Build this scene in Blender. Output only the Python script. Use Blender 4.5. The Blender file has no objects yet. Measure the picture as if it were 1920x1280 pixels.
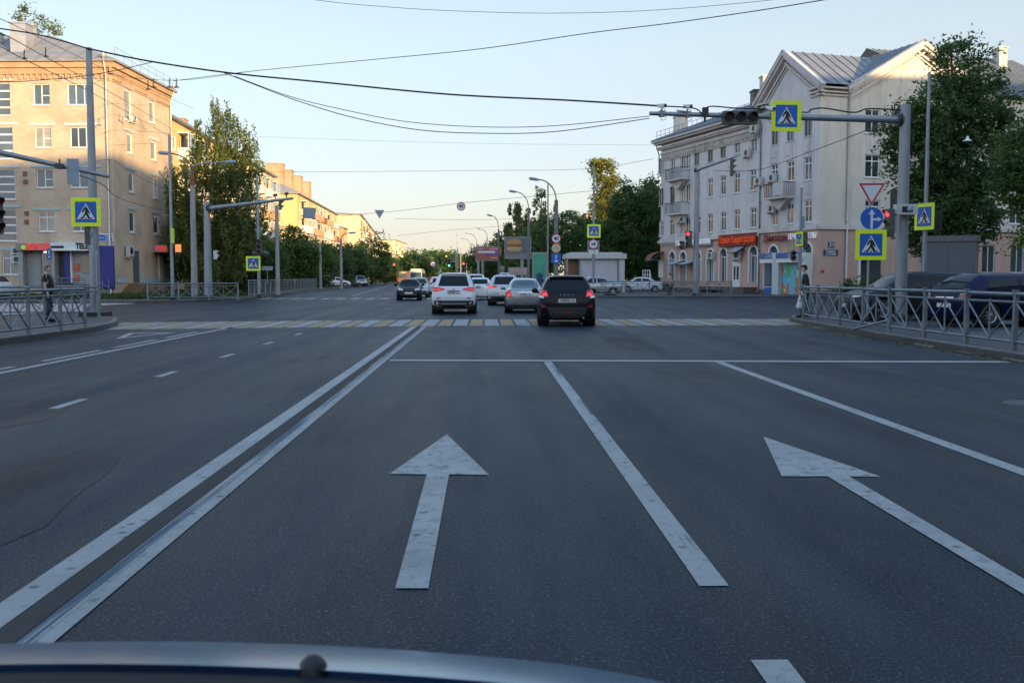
import bpy, bmesh, math, random
import numpy as np
from mathutils import Vector, Matrix
from mathutils.bvhtree import BVHTree
R = math.radians
sc = bpy.context.scene
# ---------------------------------------------------------------- camera
F = 1867.0
PITCH, YAW, EYE = R(3.68), R(1.56), 1.5
cam = bpy.data.cameras.new('camera'); camo = bpy.data.objects.new('camera', cam)
sc.collection.objects.link(camo); sc.camera = camo
camo.location = (0, 0, EYE); camo.rotation_euler = (R(90) - PITCH, 0, -YAW)
cam.sensor_width = 36; cam.lens = F / 1920 * 36; cam.clip_start = .05; cam.clip_end = 6000
cam.dof.use_dof = True; cam.dof.focus_distance = 40; cam.dof.aperture_fstop = 9
# ---------------------------------------------------------------- light
SUN_EL, SUN_AZ = R(6.5), R(141)          # azimuth clockwise from +Y : behind the camera, to the right
w = bpy.data.worlds.new('World'); sc.world = w; w.use_nodes = True
nt = w.node_tree; bg = nt.nodes['Background']
sky = nt.nodes.new('ShaderNodeTexSky'); sky.sky_type = 'NISHITA'; sky.sun_disc = False
sky.sun_elevation = SUN_EL; sky.sun_rotation = SUN_AZ
sky.air_density = 1.0; sky.dust_density = 1.5; sky.ozone_density = 1.6
nt.links.new(sky.outputs[0], bg.inputs[0]); bg.inputs[1].default_value = .05
# the evening sky: Nishita plus the pale veil of thin haze over it, by elevation
tcw = nt.nodes.new('ShaderNodeTexCoord'); spw = nt.nodes.new('ShaderNodeSeparateXYZ'); nt.links.new(tcw.outputs['Generated'], spw.inputs[0])
rw = nt.nodes.new('ShaderNodeValToRGB'); nt.links.new(spw.outputs[2], rw.inputs[0]); el = rw.color_ramp.elements
for i, (p_, c_) in enumerate(((0, (.83, .77, .66)), (.045, (.55, .52, .62)), (.12, (.50, .49, .62)), (.22, (.55, .575, .60)), (.5, (.38, .52, .69)), (1, (.22, .40, .70)))):
    e = el[i] if i < 2 else el.new(p_)
    e.position = p_; e.color = (*c_, 1)
bg2 = nt.nodes.new('ShaderNodeBackground'); nt.links.new(rw.outputs[0], bg2.inputs[0]); mrw = nt.nodes.new('ShaderNodeMapRange'); nt.links.new(spw.outputs[1], mrw.inputs[0])     # brighter towards the sun, behind the camera
for k_, v_ in zip((1, 2, 3, 4), (.8, -1, .235, .50)): mrw.inputs[k_].default_value = v_
nt.links.new(mrw.outputs[0], bg2.inputs[1])
adw = nt.nodes.new('ShaderNodeAddShader'); nt.links.new(bg.outputs[0], adw.inputs[0]); nt.links.new(bg2.outputs[0], adw.inputs[1]); nt.links.new(adw.outputs[0], nt.nodes['World Output'].inputs[0])
sl = bpy.data.lights.new('sun', 'SUN'); sl.energy = 2.5; sl.angle = R(.6); sl.color = (1, .70, .36)
so = bpy.data.objects.new('sun', sl); sc.collection.objects.link(so)
sd = Vector((math.sin(SUN_AZ) * math.cos(SUN_EL), math.cos(SUN_AZ) * math.cos(SUN_EL), math.sin(SUN_EL)))
so.rotation_euler = sd.to_track_quat('Z', 'Y').to_euler(); so.location = (0, 0, 60)
sc.view_settings.view_transform = 'Standard'; sc.view_settings.look = 'None'
sc.view_settings.exposure = 1.8; sc.view_settings.gamma = 1
sc.cycles.max_bounces = 5; sc.cycles.diffuse_bounces = 3; sc.cycles.glossy_bounces = 3
sc.cycles.transparent_max_bounces = 6; sc.cycles.caustics_reflective = False; sc.cycles.caustics_refractive = False
# ---------------------------------------------------------------- pixel -> place in the world
FW = Vector((math.sin(YAW) * math.cos(PITCH), math.cos(YAW) * math.cos(PITCH), -math.sin(PITCH)))
RT = Vector((math.cos(YAW), -math.sin(YAW), 0)); UP = RT.cross(FW)
EYEV = Vector((0, 0, EYE))
def ray(px, py): return FW + RT * ((px - 960) / F) + UP * ((640 - py) / F)
def P(px, py, Y):
    r = ray(px, py); return EYEV + r * (Y / r.y)
def G(px, py, z=0.):
    r = ray(px, py); return EYEV + r * ((z - EYE) / r.z)
def X(px, Y): return P(px, 520, Y).x
def Z(px, py, Y): return P(px, py, Y).z
# ---------------------------------------------------------------- helpers
C = sc.collection
rnd = random.Random(7)
def tag(o, label=None, cat=None, group=None, kind=None):
    if label: o['label'] = label
    if cat: o['category'] = cat
    if group: o['group'] = group
    if kind: o['kind'] = kind
    return o
def thing(name, label, cat, loc=(0, 0, 0), rz=0, group=None):
    o = bpy.data.objects.new(name, None); C.objects.link(o); o.empty_display_size = .2
    o.location = loc; o.rotation_euler = (0, 0, rz)
    return tag(o, label, cat, group)
def dup(root, loc=None, rz=None, label=None, scale=None):
    kids = {}
    for o in C.objects:
        if o.parent: kids.setdefault(o.parent.name, []).append(o)
    def rec(o, par):
        c = o.copy(); C.objects.link(c); c.parent = par
        for k in kids.get(o.name, []): rec(k, c)
        return c
    c = rec(root, None)
    if loc is not None: c.location = loc
    if rz is not None: c.rotation_euler = (0, 0, rz)
    if label: c['label'] = label
    if scale: c.scale = scale
    return c
def origin(o):
    v = Vector((0, 0, 0))
    while o: v += o.location; o = o.parent
    return v
class Fr:                                  # a vertical plane: s along, z up, n outwards
    def __init__(s, x, y, dx, dy, flip=1):
        l = math.hypot(dx, dy); s.x, s.y, s.dx, s.dy = x, y, dx / l, dy / l
        s.nx, s.ny = s.dy * flip, -s.dx * flip
    def p(s, a, z, n=0): return (s.x + s.dx * a + s.nx * n, s.y + s.dy * a + s.ny * n, z)
    def sz(s, px, py, n=0):                # where the ray through a pixel meets the plane
        r = ray(px, py); ox, oy = s.x + s.nx * n, s.y + s.ny * n
        k = (ox * s.nx + oy * s.ny) / (r.x * s.nx + r.y * s.ny)
        q = EYEV + r * k
        return (q.x - ox) * s.dx + (q.y - oy) * s.dy, q.z
    def s_(s, px, py=520): return s.sz(px, py)[0]
class MB:
    def __init__(s): s.v = []; s.f = []; s.sm = []
    def add(s, vs, fs, smooth=False):
        b = len(s.v); s.v += [tuple(v) for v in vs]
        for f in fs: s.f.append(tuple(i + b for i in f)); s.sm.append(smooth)
        return s
    def hexa(s, a):                        # 8 corners: bottom 4 then top 4
        return s.add(a, [(0, 3, 2, 1), (4, 5, 6, 7), (0, 1, 5, 4), (1, 2, 6, 5), (2, 3, 7, 6), (3, 0, 4, 7)])
    def box(s, x0, x1, y0, y1, z0, z1):
        return s.hexa([(x0, y0, z0), (x1, y0, z0), (x1, y1, z0), (x0, y1, z0), (x0, y0, z1), (x1, y0, z1), (x1, y1, z1), (x0, y1, z1)])
    def fbox(s, fr, s0, s1, z0, z1, n0, n1):
        p = fr.p
        return s.hexa([p(s0, z0, n1), p(s1, z0, n1), p(s1, z0, n0), p(s0, z0, n0), p(s0, z1, n1), p(s1, z1, n1), p(s1, z1, n0), p(s0, z1, n0)])
    def tube(s, pts, r, n=8, caps=True, smooth=True):
        pts = [Vector(p) for p in pts]; m = len(pts)
        rr = r if isinstance(r, (list, tuple)) else [r] * m
        vs = []; pu = None
        for i, p in enumerate(pts):
            t = (pts[min(i + 1, m - 1)] - pts[max(i - 1, 0)]).normalized()
            if pu is None: pu = t.orthogonal().normalized()
            u = (pu - t * pu.dot(t)); u = u.normalized() if u.length > 1e-6 else t.orthogonal().normalized()
            pu = u; v = t.cross(u)
            for k in range(n):
                a = 2 * math.pi * k / n + math.pi / n
                vs.append(p + (u * math.cos(a) + v * math.sin(a)) * rr[i])
        fs = [(i * n + k, i * n + (k + 1) % n, (i + 1) * n + (k + 1) % n, (i + 1) * n + k) for i in range(m - 1) for k in range(n)]
        s.add(vs, fs, smooth)
        if caps: s.add(vs[:n], [tuple(range(n))[::-1]]); s.add(vs[-n:], [tuple(range(n))])
        return s
    def bar(s, a, b, w, h=None):           # square bar a->b
        return s.tube([a, b], w * .7071, 4, True, False)
    def lathe(s, prof, c=(0, 0, 0), n=24, axis='z', smooth=True):
        vs = []
        for (r, h) in prof:
            for k in range(n):
                a = 2 * math.pi * k / n; q = (r * math.cos(a), r * math.sin(a))
                v = (q[0], q[1], h) if axis == 'z' else ((h, q[0], q[1]) if axis == 'x' else (q[0], h, q[1]))
                vs.append((v[0] + c[0], v[1] + c[1], v[2] + c[2]))
        m = len(prof)
        s.add(vs, [(i * n + k, i * n + (k + 1) % n, (i + 1) * n + (k + 1) % n, (i + 1) * n + k) for i in range(m - 1) for k in range(n)], smooth)
        return s
    def prism(s, poly, fn0, fn1):          # 2D polygon swept between two placing functions
        n = len(poly); a = [fn0(*q) for q in poly]; b = [fn1(*q) for q in poly]
        return s.add(a + b, [tuple(range(n)), tuple(range(2 * n - 1, n - 1, -1))] + [(i, i + n, (i + 1) % n + n, (i + 1) % n) for i in range(n)])
    def slab(s, poly, z0, z1): return s.prism(poly, lambda x, y: (x, y, z1), lambda x, y: (x, y, z0))
    def build(s, name, m, parent=None, world=False, mats=None):
        me = bpy.data.meshes.new(name); o3 = origin(parent) if (world and parent) else Vector((0, 0, 0))
        me.from_pydata([(v[0] - o3.x, v[1] - o3.y, v[2] - o3.z) for v in s.v], [], s.f)
        me.polygons.foreach_set('use_smooth', s.sm); me.materials.append(m)
        bm = bmesh.new(); bm.from_mesh(me); bmesh.ops.recalc_face_normals(bm, faces=bm.faces); bm.to_mesh(me); bm.free()
        me.update(); o = bpy.data.objects.new(name, me); C.objects.link(o)
        if parent: o.parent = parent
        return o
def sheet(poly, z, name, m, kind='structure', label=None):
    mb = MB(); mb.add([(x, y, z) for x, y in poly], [tuple(range(len(poly)))])
    me = mb.build(name, m)
    if me.data.polygons[0].normal.z < 0: me.data.flip_normals()
    return tag(me, label, None, None, kind)
# ---------------------------------------------------------------- materials
def mat(name, col, rough=.7, metal=0., var=.12, vscale=3., bump=0., bscale=30., emit=None, es=1., coat=0., spec=.5, dirt=None):
    m = bpy.data.materials.new(name); m.use_nodes = True; N = m.node_tree; b = N.nodes['Principled BSDF']
    b.inputs['Roughness'].default_value = rough; b.inputs['Metallic'].default_value = metal
    b.inputs['Specular IOR Level'].default_value = spec; b.inputs['Coat Weight'].default_value = coat
    b.inputs['Coat Roughness'].default_value = .06
    tc = N.nodes.new('ShaderNodeTexCoord'); nz = N.nodes.new('ShaderNodeTexNoise')
    nz.inputs['Scale'].default_value = vscale; nz.inputs['Detail'].default_value = 6; nz.inputs['Roughness'].default_value = .65
    N.links.new(tc.outputs['Object'], nz.inputs['Vector'])
    rp = N.nodes.new('ShaderNodeValToRGB'); rp.color_ramp.elements[0].position = .3; rp.color_ramp.elements[1].position = .7
    lo = [max(0, c * (1 - var)) for c in col]; hi = [min(1, c * (1 + var)) for c in col]
    if dirt: lo = list(dirt)
    rp.color_ramp.elements[0].color = (*lo[:3], 1); rp.color_ramp.elements[1].color = (*hi[:3], 1)
    N.links.new(nz.outputs[0], rp.inputs[0]); N.links.new(rp.outputs[0], b.inputs['Base Color'])
    if bump:
        n2 = N.nodes.new('ShaderNodeTexNoise'); n2.inputs['Scale'].default_value = bscale; n2.inputs['Detail'].default_value = 4
        N.links.new(tc.outputs['Object'], n2.inputs['Vector'])
        bp = N.nodes.new('ShaderNodeBump'); bp.inputs['Strength'].default_value = bump; bp.inputs['Distance'].default_value = .02
        N.links.new(n2.outputs[0], bp.inputs['Height']); N.links.new(bp.outputs[0], b.inputs['Normal'])
    if emit: b.inputs['Emission Color'].default_value = (*emit, 1); b.inputs['Emission Strength'].default_value = es
    return m
def nodes_of(m):
    N = m.node_tree; return N, N.nodes['Principled BSDF'], N.links
def mixc(N, L, fac, a, b):
    mx = N.nodes.new('ShaderNodeMix'); mx.data_type = 'RGBA'
    for sck, v in ((mx.inputs[0], fac), (mx.inputs[6], a), (mx.inputs[7], b)):
        if isinstance(v, (int, float)): sck.default_value = v
        elif isinstance(v, tuple): sck.default_value = (*v, 1)
        else: L.new(v, sck)
    return mx.outputs[2]
def noise(N, L, vec, scale, detail=4, stretch=None, rough=.6):
    if stretch:
        mp = N.nodes.new('ShaderNodeMapping'); mp.inputs['Scale'].default_value = stretch; L.new(vec, mp.inputs[0]); vec = mp.outputs[0]
    n = N.nodes.new('ShaderNodeTexNoise'); n.inputs['Scale'].default_value = scale; n.inputs['Detail'].default_value = detail
    n.inputs['Roughness'].default_value = rough; L.new(vec, n.inputs['Vector']); return n.outputs[0]
def ramp(N, L, src, a, b, ca=(0, 0, 0), cb=(1, 1, 1)):
    r = N.nodes.new('ShaderNodeValToRGB'); r.color_ramp.elements[0].position = a; r.color_ramp.elements[1].position = b
    r.color_ramp.elements[0].color = (*ca, 1); r.color_ramp.elements[1].color = (*cb, 1); L.new(src, r.inputs[0]); return r.outputs[0]
def asphalt(name, base, worn):
    m = mat(name, base, .55, spec=.3); N, b, L = nodes_of(m); g = N.nodes.new('ShaderNodeNewGeometry'); p = g.outputs['Position']
    fine = noise(N, L, p, 55, 3, None, .8); big = noise(N, L, p, .35, 5); trk = noise(N, L, p, 1.0, 4, (1.3, .05, 1))
    c1 = mixc(N, L, ramp(N, L, big, .35, .7), base, tuple(x * 1.25 for x in base))
    c2 = mixc(N, L, ramp(N, L, trk, .42, .62), c1, worn)
    c3 = mixc(N, L, ramp(N, L, fine, .56, .66), c2, tuple(min(1, x * 8) for x in base))
    c4 = mixc(N, L, ramp(N, L, noise(N, L, p, 38, 2), .6, .72), c3, tuple(x * .3 for x in base))
    cr = N.nodes.new('ShaderNodeTexVoronoi'); cr.feature = 'DISTANCE_TO_EDGE'; cr.inputs['Scale'].default_value = .22
    wv = N.nodes.new('ShaderNodeVectorMath'); wv.operation = 'ADD'; nn = N.nodes.new('ShaderNodeTexNoise'); nn.inputs['Scale'].default_value = .9; nn.inputs['Detail'].default_value = 5
    L.new(p, nn.inputs['Vector']); L.new(p, wv.inputs[0]); sca = N.nodes.new('ShaderNodeVectorMath'); sca.operation = 'SCALE'; sca.inputs['Scale'].default_value = 1.6
    L.new(nn.outputs[1], sca.inputs[0]); L.new(sca.outputs[0], wv.inputs[1]); L.new(wv.outputs[0], cr.inputs['Vector'])
    crack = ramp(N, L, cr.outputs['Distance'], .0, .0022, (1, 1, 1), (0, 0, 0))
    ck = N.nodes.new('ShaderNodeMath'); ck.operation = 'MULTIPLY'; L.new(crack, ck.inputs[0]); L.new(ramp(N, L, noise(N, L, p, .12, 2), .55, .65), ck.inputs[1])
    c5 = mixc(N, L, ck.outputs[0], c4, tuple(x * .35 for x in base))
    c5 = mixc(N, L, ramp(N, L, noise(N, L, p, .45, 4, (1, .45, 1)), .60, .70), c5, tuple(x * .55 for x in base))
    L.new(c5, b.inputs['Base Color'])
    b.inputs['Specular Tint'].default_value = (.78, .92, 1, 1)
    L.new(ramp(N, L, trk, .38, .66, (.60,) * 3, (.50,) * 3), b.inputs['Roughness']); L.new(ramp(N, L, noise(N, L, p, .6, 6, (1.2, .25, 1), .7), .35, .7, (.10,) * 3, (.34,) * 3), b.inputs['Specular IOR Level'])
    bp = N.nodes.new('ShaderNodeBump'); bp.inputs['Strength'].default_value = .7; bp.inputs['Distance'].default_value = .008
    L.new(noise(N, L, p, 70, 3, None, .8), bp.inputs['Height']); L.new(bp.outputs[0], b.inputs['Normal'])
    return m
def paint(name, col, under, wear=.5, fine=14, streak=None):
    m = mat(name, col, .75); N, b, L = nodes_of(m); g = N.nodes.new('ShaderNodeNewGeometry'); p = g.outputs['Position']
    n1 = noise(N, L, p, fine, 6, None, .75); n2 = noise(N, L, p, 1.3, 4)
    c = mixc(N, L, ramp(N, L, n1, wear, wear + .16), tuple(x for x in col), tuple(a * .45 + u * .55 for a, u in zip(col, under)))
    c = mixc(N, L, ramp(N, L, n2, .45, .75), c, tuple(x * .72 for x in col))
    c = mixc(N, L, ramp(N, L, noise(N, L, p, 60, 3, None, .8), .62, .75), c, under)
    vo = N.nodes.new('ShaderNodeTexVoronoi'); vo.inputs['Scale'].default_value = 5.5; L.new(p, vo.inputs['Vector'])
    c = mixc(N, L, ramp(N, L, vo.outputs['Distance'], .07, .20, (.75, .75, .75), (0, 0, 0)), c, tuple(u * 1.6 for u in under))
    c = mixc(N, L, ramp(N, L, noise(N, L, p, 22, 5, (1, .3, 1), .8), .63, .68), c, tuple(u * 1.3 for u in under))
    if streak:
        sx = N.nodes.new('ShaderNodeSeparateXYZ'); L.new(p, sx.inputs[0]); mr = N.nodes.new('ShaderNodeMapRange'); L.new(sx.outputs[0], mr.inputs[0]); mr.inputs[1].default_value, mr.inputs[2].default_value = streak[0], streak[1]
        mm = N.nodes.new('ShaderNodeMath'); mm.operation = 'MULTIPLY'; L.new(mr.outputs[0], mm.inputs[0]); L.new(ramp(N, L, noise(N, L, p, 8, 2, (9, .06, 1), .6), streak[2], streak[2] + .04), mm.inputs[1])
        if len(streak) > 3: m3 = N.nodes.new('ShaderNodeMath'); m3.operation = 'MULTIPLY'; L.new(mm.outputs[0], m3.inputs[0]); L.new(ramp(N, L, noise(N, L, p, .5, 2), .5, .56), m3.inputs[1]); mm = m3
        c = mixc(N, L, mm.outputs[0], c, tuple(u * 4 for u in under))
    L.new(c, b.inputs['Base Color']); return m
def brick(name, c1, c2, mortar, sx=.25, sz=.075, rot=0., dirt=.3):
    m = mat(name, c1, .9); N, b, L = nodes_of(m); g = N.nodes.new('ShaderNodeNewGeometry')
    mp = N.nodes.new('ShaderNodeMapping'); mp.vector_type = 'POINT'; mp.inputs['Rotation'].default_value = (0, 0, rot); L.new(g.outputs['Position'], mp.inputs[0])
    sp = N.nodes.new('ShaderNodeSeparateXYZ'); L.new(mp.outputs[0], sp.inputs[0]); ad = N.nodes.new('ShaderNodeMath'); ad.operation = 'ADD'
    L.new(sp.outputs[0], ad.inputs[0]); L.new(sp.outputs[1], ad.inputs[1]); cb = N.nodes.new('ShaderNodeCombineXYZ'); L.new(ad.outputs[0], cb.inputs[0]); L.new(sp.outputs[2], cb.inputs[1])
    t = N.nodes.new('ShaderNodeTexBrick'); t.inputs['Scale'].default_value = 1; t.inputs['Brick Width'].default_value = sx; t.inputs['Row Height'].default_value = sz
    t.inputs['Mortar Size'].default_value = .008; t.inputs['Color1'].default_value = (*c1, 1); t.inputs['Color2'].default_value = (*c2, 1); t.inputs['Mortar'].default_value = (*mortar, 1)
    L.new(cb.outputs[0], t.inputs[0]); v = noise(N, L, g.outputs['Position'], .5, 5)
    o = mixc(N, L, ramp(N, L, v, .4, .75), t.outputs[0], tuple(x * (1 - dirt) for x in c2)); L.new(o, b.inputs['Base Color']); return m
def plaster(name, c, stain, sc_=.4, low=None, lowz=0.):
    m = mat(name, c, .92); N, b, L = nodes_of(m); g = N.nodes.new('ShaderNodeNewGeometry'); p = g.outputs['Position']
    o = mixc(N, L, ramp(N, L, noise(N, L, p, sc_, 7, None, .7), .42, .72), c, stain)
    o = mixc(N, L, ramp(N, L, noise(N, L, p, 1.3, 6, (1, 1, .09), .75), .52, .72), o, tuple(x * .80 for x in stain))
    o = mixc(N, L, ramp(N, L, noise(N, L, p, 9, 5, None, .8), .6, .8), o, tuple(x * .9 for x in c))
    L.new(o, b.inputs['Base Color'])
    bp = N.nodes.new('ShaderNodeBump'); bp.inputs['Strength'].default_value = .25; bp.inputs['Distance'].default_value = .02
    L.new(noise(N, L, p, 14, 4), bp.inputs['Height']); L.new(bp.outputs[0], b.inputs['Normal']); return m
def leafmat(name, c, c2, tr=.35):
    m = bpy.data.materials.new(name); m.use_nodes = True; N = m.node_tree; L = N.links; N.nodes.remove(N.nodes['Principled BSDF'])
    out = N.nodes['Material Output']; g = N.nodes.new('ShaderNodeNewGeometry')
    col = mixc(N, L, ramp(N, L, g.outputs['Random Per Island'], 0, 1), c, c2)
    col = mixc(N, L, ramp(N, L, noise(N, L, g.outputs['Position'], .6, 3), .4, .7), col, tuple(x * .6 for x in c))
    d = N.nodes.new('ShaderNodeBsdfPrincipled'); d.inputs['Roughness'].default_value = .65; d.inputs['Specular IOR Level'].default_value = .25; L.new(col, d.inputs['Base Color'])
    t = N.nodes.new('ShaderNodeBsdfTranslucent'); L.new(mixc(N, L, .5, col, tuple(min(1, x * 1.5) for x in c2)), t.inputs[0])
    mx = N.nodes.new('ShaderNodeMixShader'); mx.inputs[0].default_value = tr; L.new(d.outputs[0], mx.inputs[1]); L.new(t.outputs[0], mx.inputs[2]); L.new(mx.outputs[0], out.inputs[0])
    return m
def glassmat(name, c, rough=.04):
    return mat(name, c, rough, 0, .5, .35, spec=.9)
ASB = (.0105, .0185, .0285)
M = dict(
 asphalt=asphalt('asphalt', ASB, (.006, .010, .0145)), pave=asphalt('pavement_asphalt', (.05, .05, .052), (.042, .042, .044)),
 patch=asphalt('dark_asphalt_patch', (.0075, .012, .017), (.005, .008, .011)), kerb=mat('kerb_concrete', (.17, .16, .15), .9, 0, .35, 2.5, .4, 25), light_pave=mat('pale_paving', (.33, .29, .27), .9, 0, .2, 1.),
 soil=mat('soil', (.07, .075, .045), 1, 0, .4, .3), white_paint=paint('white_road_paint', (.34, .34, .335), ASB, .56),
 worn_paint=paint('worn_road_paint', (.32, .32, .315), ASB, .52, 14, (-1.84, -1.875, .47)), lane_paint=paint('lane_road_paint', (.33, .33, .325), ASB, .55, 14, (1.10, 1.16, .47, 1)), old_paint=mat('erased_line', (.034, .031, .030), .9, 0, .3, 2), yellow_paint=paint('yellow_road_paint', (.34, .24, .12), ASB, .5),
 faint_paint=paint('faint_road_paint', (.32, .325, .33), ASB, .48),
 brick_buff=brick('buff_brick', (.60, .47, .35), (.52, .405, .30), (.42, .35, .29)), brick_orange=brick('orange_brick', (.54, .36, .22), (.46, .29, .17), (.35, .25, .18)),
 brick_yellow=plaster('yellow_plaster', (.60, .44, .20), (.50, .35, .17)), cream=plaster('cream_plaster', (.66, .54, .34), (.55, .45, .30)),
 white_wall=plaster('pale_plaster', (.66, .62, .615), (.55, .515, .51)), side_wall=plaster('cream_side_plaster', (.64, .59, .51), (.55, .50, .43)),
 pink_wall=plaster('salmon_plaster', (.54, .36, .29), (.44, .30, .25)), cornice=plaster('cornice_plaster', (.62, .57, .55), (.48, .45, .43)),
 relief=plaster('frieze_plaster', (.50, .45, .40), (.26, .23, .20), 3.), band=mat('grey_blue_band', (.30, .34, .38), .8), plinth=mat('dark_plinth', (.11, .09, .085), .9),
 roof=mat('grey_roof_sheet', (.22, .23, .25), .55, .3, .2, .8), rust=mat('rust_metal', (.22, .09, .05), .8, .2, .3, 3), slate=mat('ribbed_slate', (.24, .24, .25), .85, 0, .2, 1),
 white=mat('white_frame', (.72, .72, .70), .5, 0, .06, 4), sill=mat('pale_sill', (.50, .56, .60), .6, 0, .1, 4), lblue=mat('pale_blue_lintel', (.34, .46, .52), .7, 0, .12, 4),
 woodf=mat('dark_frame', (.16, .12, .10), .6), glass=glassmat('window_glass', (.035, .045, .055)), glass_b=glassmat('blue_glass', (.07, .10, .13)), curtain=glassmat('curtained_glass', (.24, .23, .21), .12),
 warmglass=mat('blind_behind_glass', (.55, .40, .22), .3, spec=.8), galv=mat('galvanised_steel', (.26, .29, .32), .5, .55, .14, 2.2, .1, 20), pipe=mat('zinc_pipe', (.46, .45, .45), .45, .6, .15, 2),
 rail=mat('grey_railing_paint', (.165, .195, .215), .55, .2, .25, 5), conc=mat('pole_concrete', (.30, .29, .28), .9, 0, .2, 1.5, .3, 15), concd=mat('aged_pole_concrete', (.18, .17, .16), .9, 0, .2, 1.5),
 dark_band=mat('dark_reflection_band', (.006, .008, .014), .6, spec=.15), black=mat('black_plastic', (.018, .019, .02), .5), dark=mat('dark_metal', (.04, .045, .05), .55), sigbody=mat('dusty_signal_housing', (.085, .09, .085), .75, 0, .25, 5), sigdark=mat('dark_signal_lens', (.02, .02, .02), .2),
 red_on=mat('red_lamp_lit', (.5, .02, .02), .4, emit=(1, .05, .06), es=.45), green_on=mat('green_lamp_lit', (.05, .5, .3), .4, emit=(.15, 1, .6), es=.9), amber_on=mat('amber_lamp_lit', (.6, .3, .05), .4, emit=(1, .55, .1), es=.5),
 redman=mat('red_figure_lit', (.5, .05, .02), .4, emit=(1, .18, .05), es=.5), lamp_white=mat('white_lamp_lit', (.8, .8, .8), .4, emit=(1, .93, .75), es=.9),
 fluo=mat('fluorescent_yellow_board', (.72, .86, .02), .5, 0, .04, 2), sblue=mat('sign_blue', (.008, .10, .42), .45, 0, .06, 2), swhite=mat('sign_white', (.60, .64, .68), .45, 0, .05, 2),
 sred=mat('sign_red', (.48, .03, .04), .45, 0, .06, 2), sblack=mat('sign_black', (.012, .012, .015), .5), sgrey=mat('sign_back', (.27, .33, .39), .6, .2, .1, 3), navy=mat('navy_plate', (.02, .045, .13), .5),
 shopred=mat('red_letters_lit', (.6, .03, .02), .5, emit=(1, .05, .03), es=.16), shopdred=mat('dark_red_letters', (.22, .02, .02), .6), shoporange=mat('orange_red_letters_lit', (.6, .08, .02), .5, emit=(1, .12, .03), es=.05), shopwhite=mat('white_letters_brightened', (.75, .77, .80), .5, emit=(.9, .95, 1), es=.05),  # shopwhite: small emission added to brighten the letters
 shopgrey=mat('grey_sign_board', (.22, .22, .24), .6), shopblue=mat('blue_panel', (.012, .02, .20), .45), shopblue2=mat('shop_blue', (.03, .12, .36), .45), shopdoor=mat('shop_grey', (.26, .28, .30), .6), orange_poster=mat('orange_poster', (.50, .10, .03), .5),
 ac=mat('air_conditioner_white', (.50, .50, .49), .6, 0, .12, 5), awn=mat('brown_awning', (.20, .06, .035), .6), clear_awn=mat('grey_awning', (.36, .42, .47), .35), wood=mat('brown_wood', (.20, .12, .065), .8, 0, .25, 4),
 kiosk=mat('white_tarpaulin', (.48, .49, .52), .7, 0, .06, .7, .35, 1.2), cabinet=mat('grey_cabinet', (.11, .12, .135), .6, .2, .12, 1.2), cabside=mat('mauve_cabinet_side', (.135, .12, .13), .7, 0, .1, 1),
 bark=mat('bark', (.10, .08, .06), .95, 0, .35, 6, .6, 20), birchbark=mat('birch_bark', (.52, .50, .46), .9, 0, .1, 1.5, dirt=(.06, .055, .05)),
 leaf=leafmat('leaves', (.06, .12, .034), (.115, .18, .05)), leafd=leafmat('dark_leaves', (.052, .10, .032), (.09, .155, .048)), birch=leafmat('birch_leaves', (.085, .125, .036), (.19, .22, .065)), leafy=leafmat('yellow_green_leaves', (.14, .17, .04), (.26, .25, .06)),
 grass=leafmat('grass_blades', (.04, .075, .02), (.07, .11, .03)), litter=leafmat('fallen_leaves', (.28, .22, .05), (.16, .12, .04), .1), wire=mat('black_cable', (.015, .015, .016), .6), tyre=mat('tyre_rubber', (.016, .016, .017), .85), rim=mat('alloy_rim', (.42, .43, .45), .3, .9, .05),
 carglass=mat('car_glass', (.012, .016, .02), .04, 0, .1, spec=.22), carglass_l=mat('sky_tinted_car_glass', (.06, .10, .13), .05, 0, .2, spec=.8), chrome=mat('chrome', (.6, .6, .6), .15, 1., .02), trim=mat('black_trim', (.02, .02, .022), .6),
 tail=mat('tail_lamp_red', (.40, .015, .02), .15, emit=(1, .03, .05), es=.05, coat=.6), tail_off=mat('tail_lamp_unlit', (.25, .015, .02), .15, coat=.6), brake=mat('brake_lamp_lit', (.6, .03, .03), .3, emit=(1, .05, .05), es=.32),
 lens=mat('clear_lens', (.55, .56, .58), .08, .3, .05, coat=.8), plate=mat('number_plate', (.62, .62, .60), .5), headlit=mat('headlamp_lit', (.8, .8, .8), .3, emit=(1, .98, .9), es=1.6),
 orange_top=mat('peach_top', (.5, .30, .20), .8),
 skin=mat('skin', (.42, .25, .18), .6, 0, .1, 8), skin2=mat('pale_skin', (.50, .33, .26), .6), hair=mat('dark_hair', (.03, .025, .02), .8), greyhair=mat('grey_hair', (.20, .19, .18), .85),
 shirt=mat('black_shirt', (.015, .016, .019), .85), jeans=mat('dark_jeans', (.016, .022, .04), .9, 0, .25, 8), hood=mat('dark_hoodie', (.02, .018, .024), .9), trackp=mat('navy_trousers', (.018, .022, .035), .85), shoe=mat('dark_shoe', (.02, .018, .018), .7), bag=mat('white_plastic_bag', (.62, .66, .74), .5, 0, .15, 14, .5, 30), baggreen=mat('green_bag_print', (.25, .42, .05), .5),
)
def carpaint(name, c, metal=.3, rough=.35): return mat(name, c, rough, metal, .03, .8, coat=.8 if sum(c) > .6 else .06, spec=.5 if sum(c) > .6 else .18)
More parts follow.
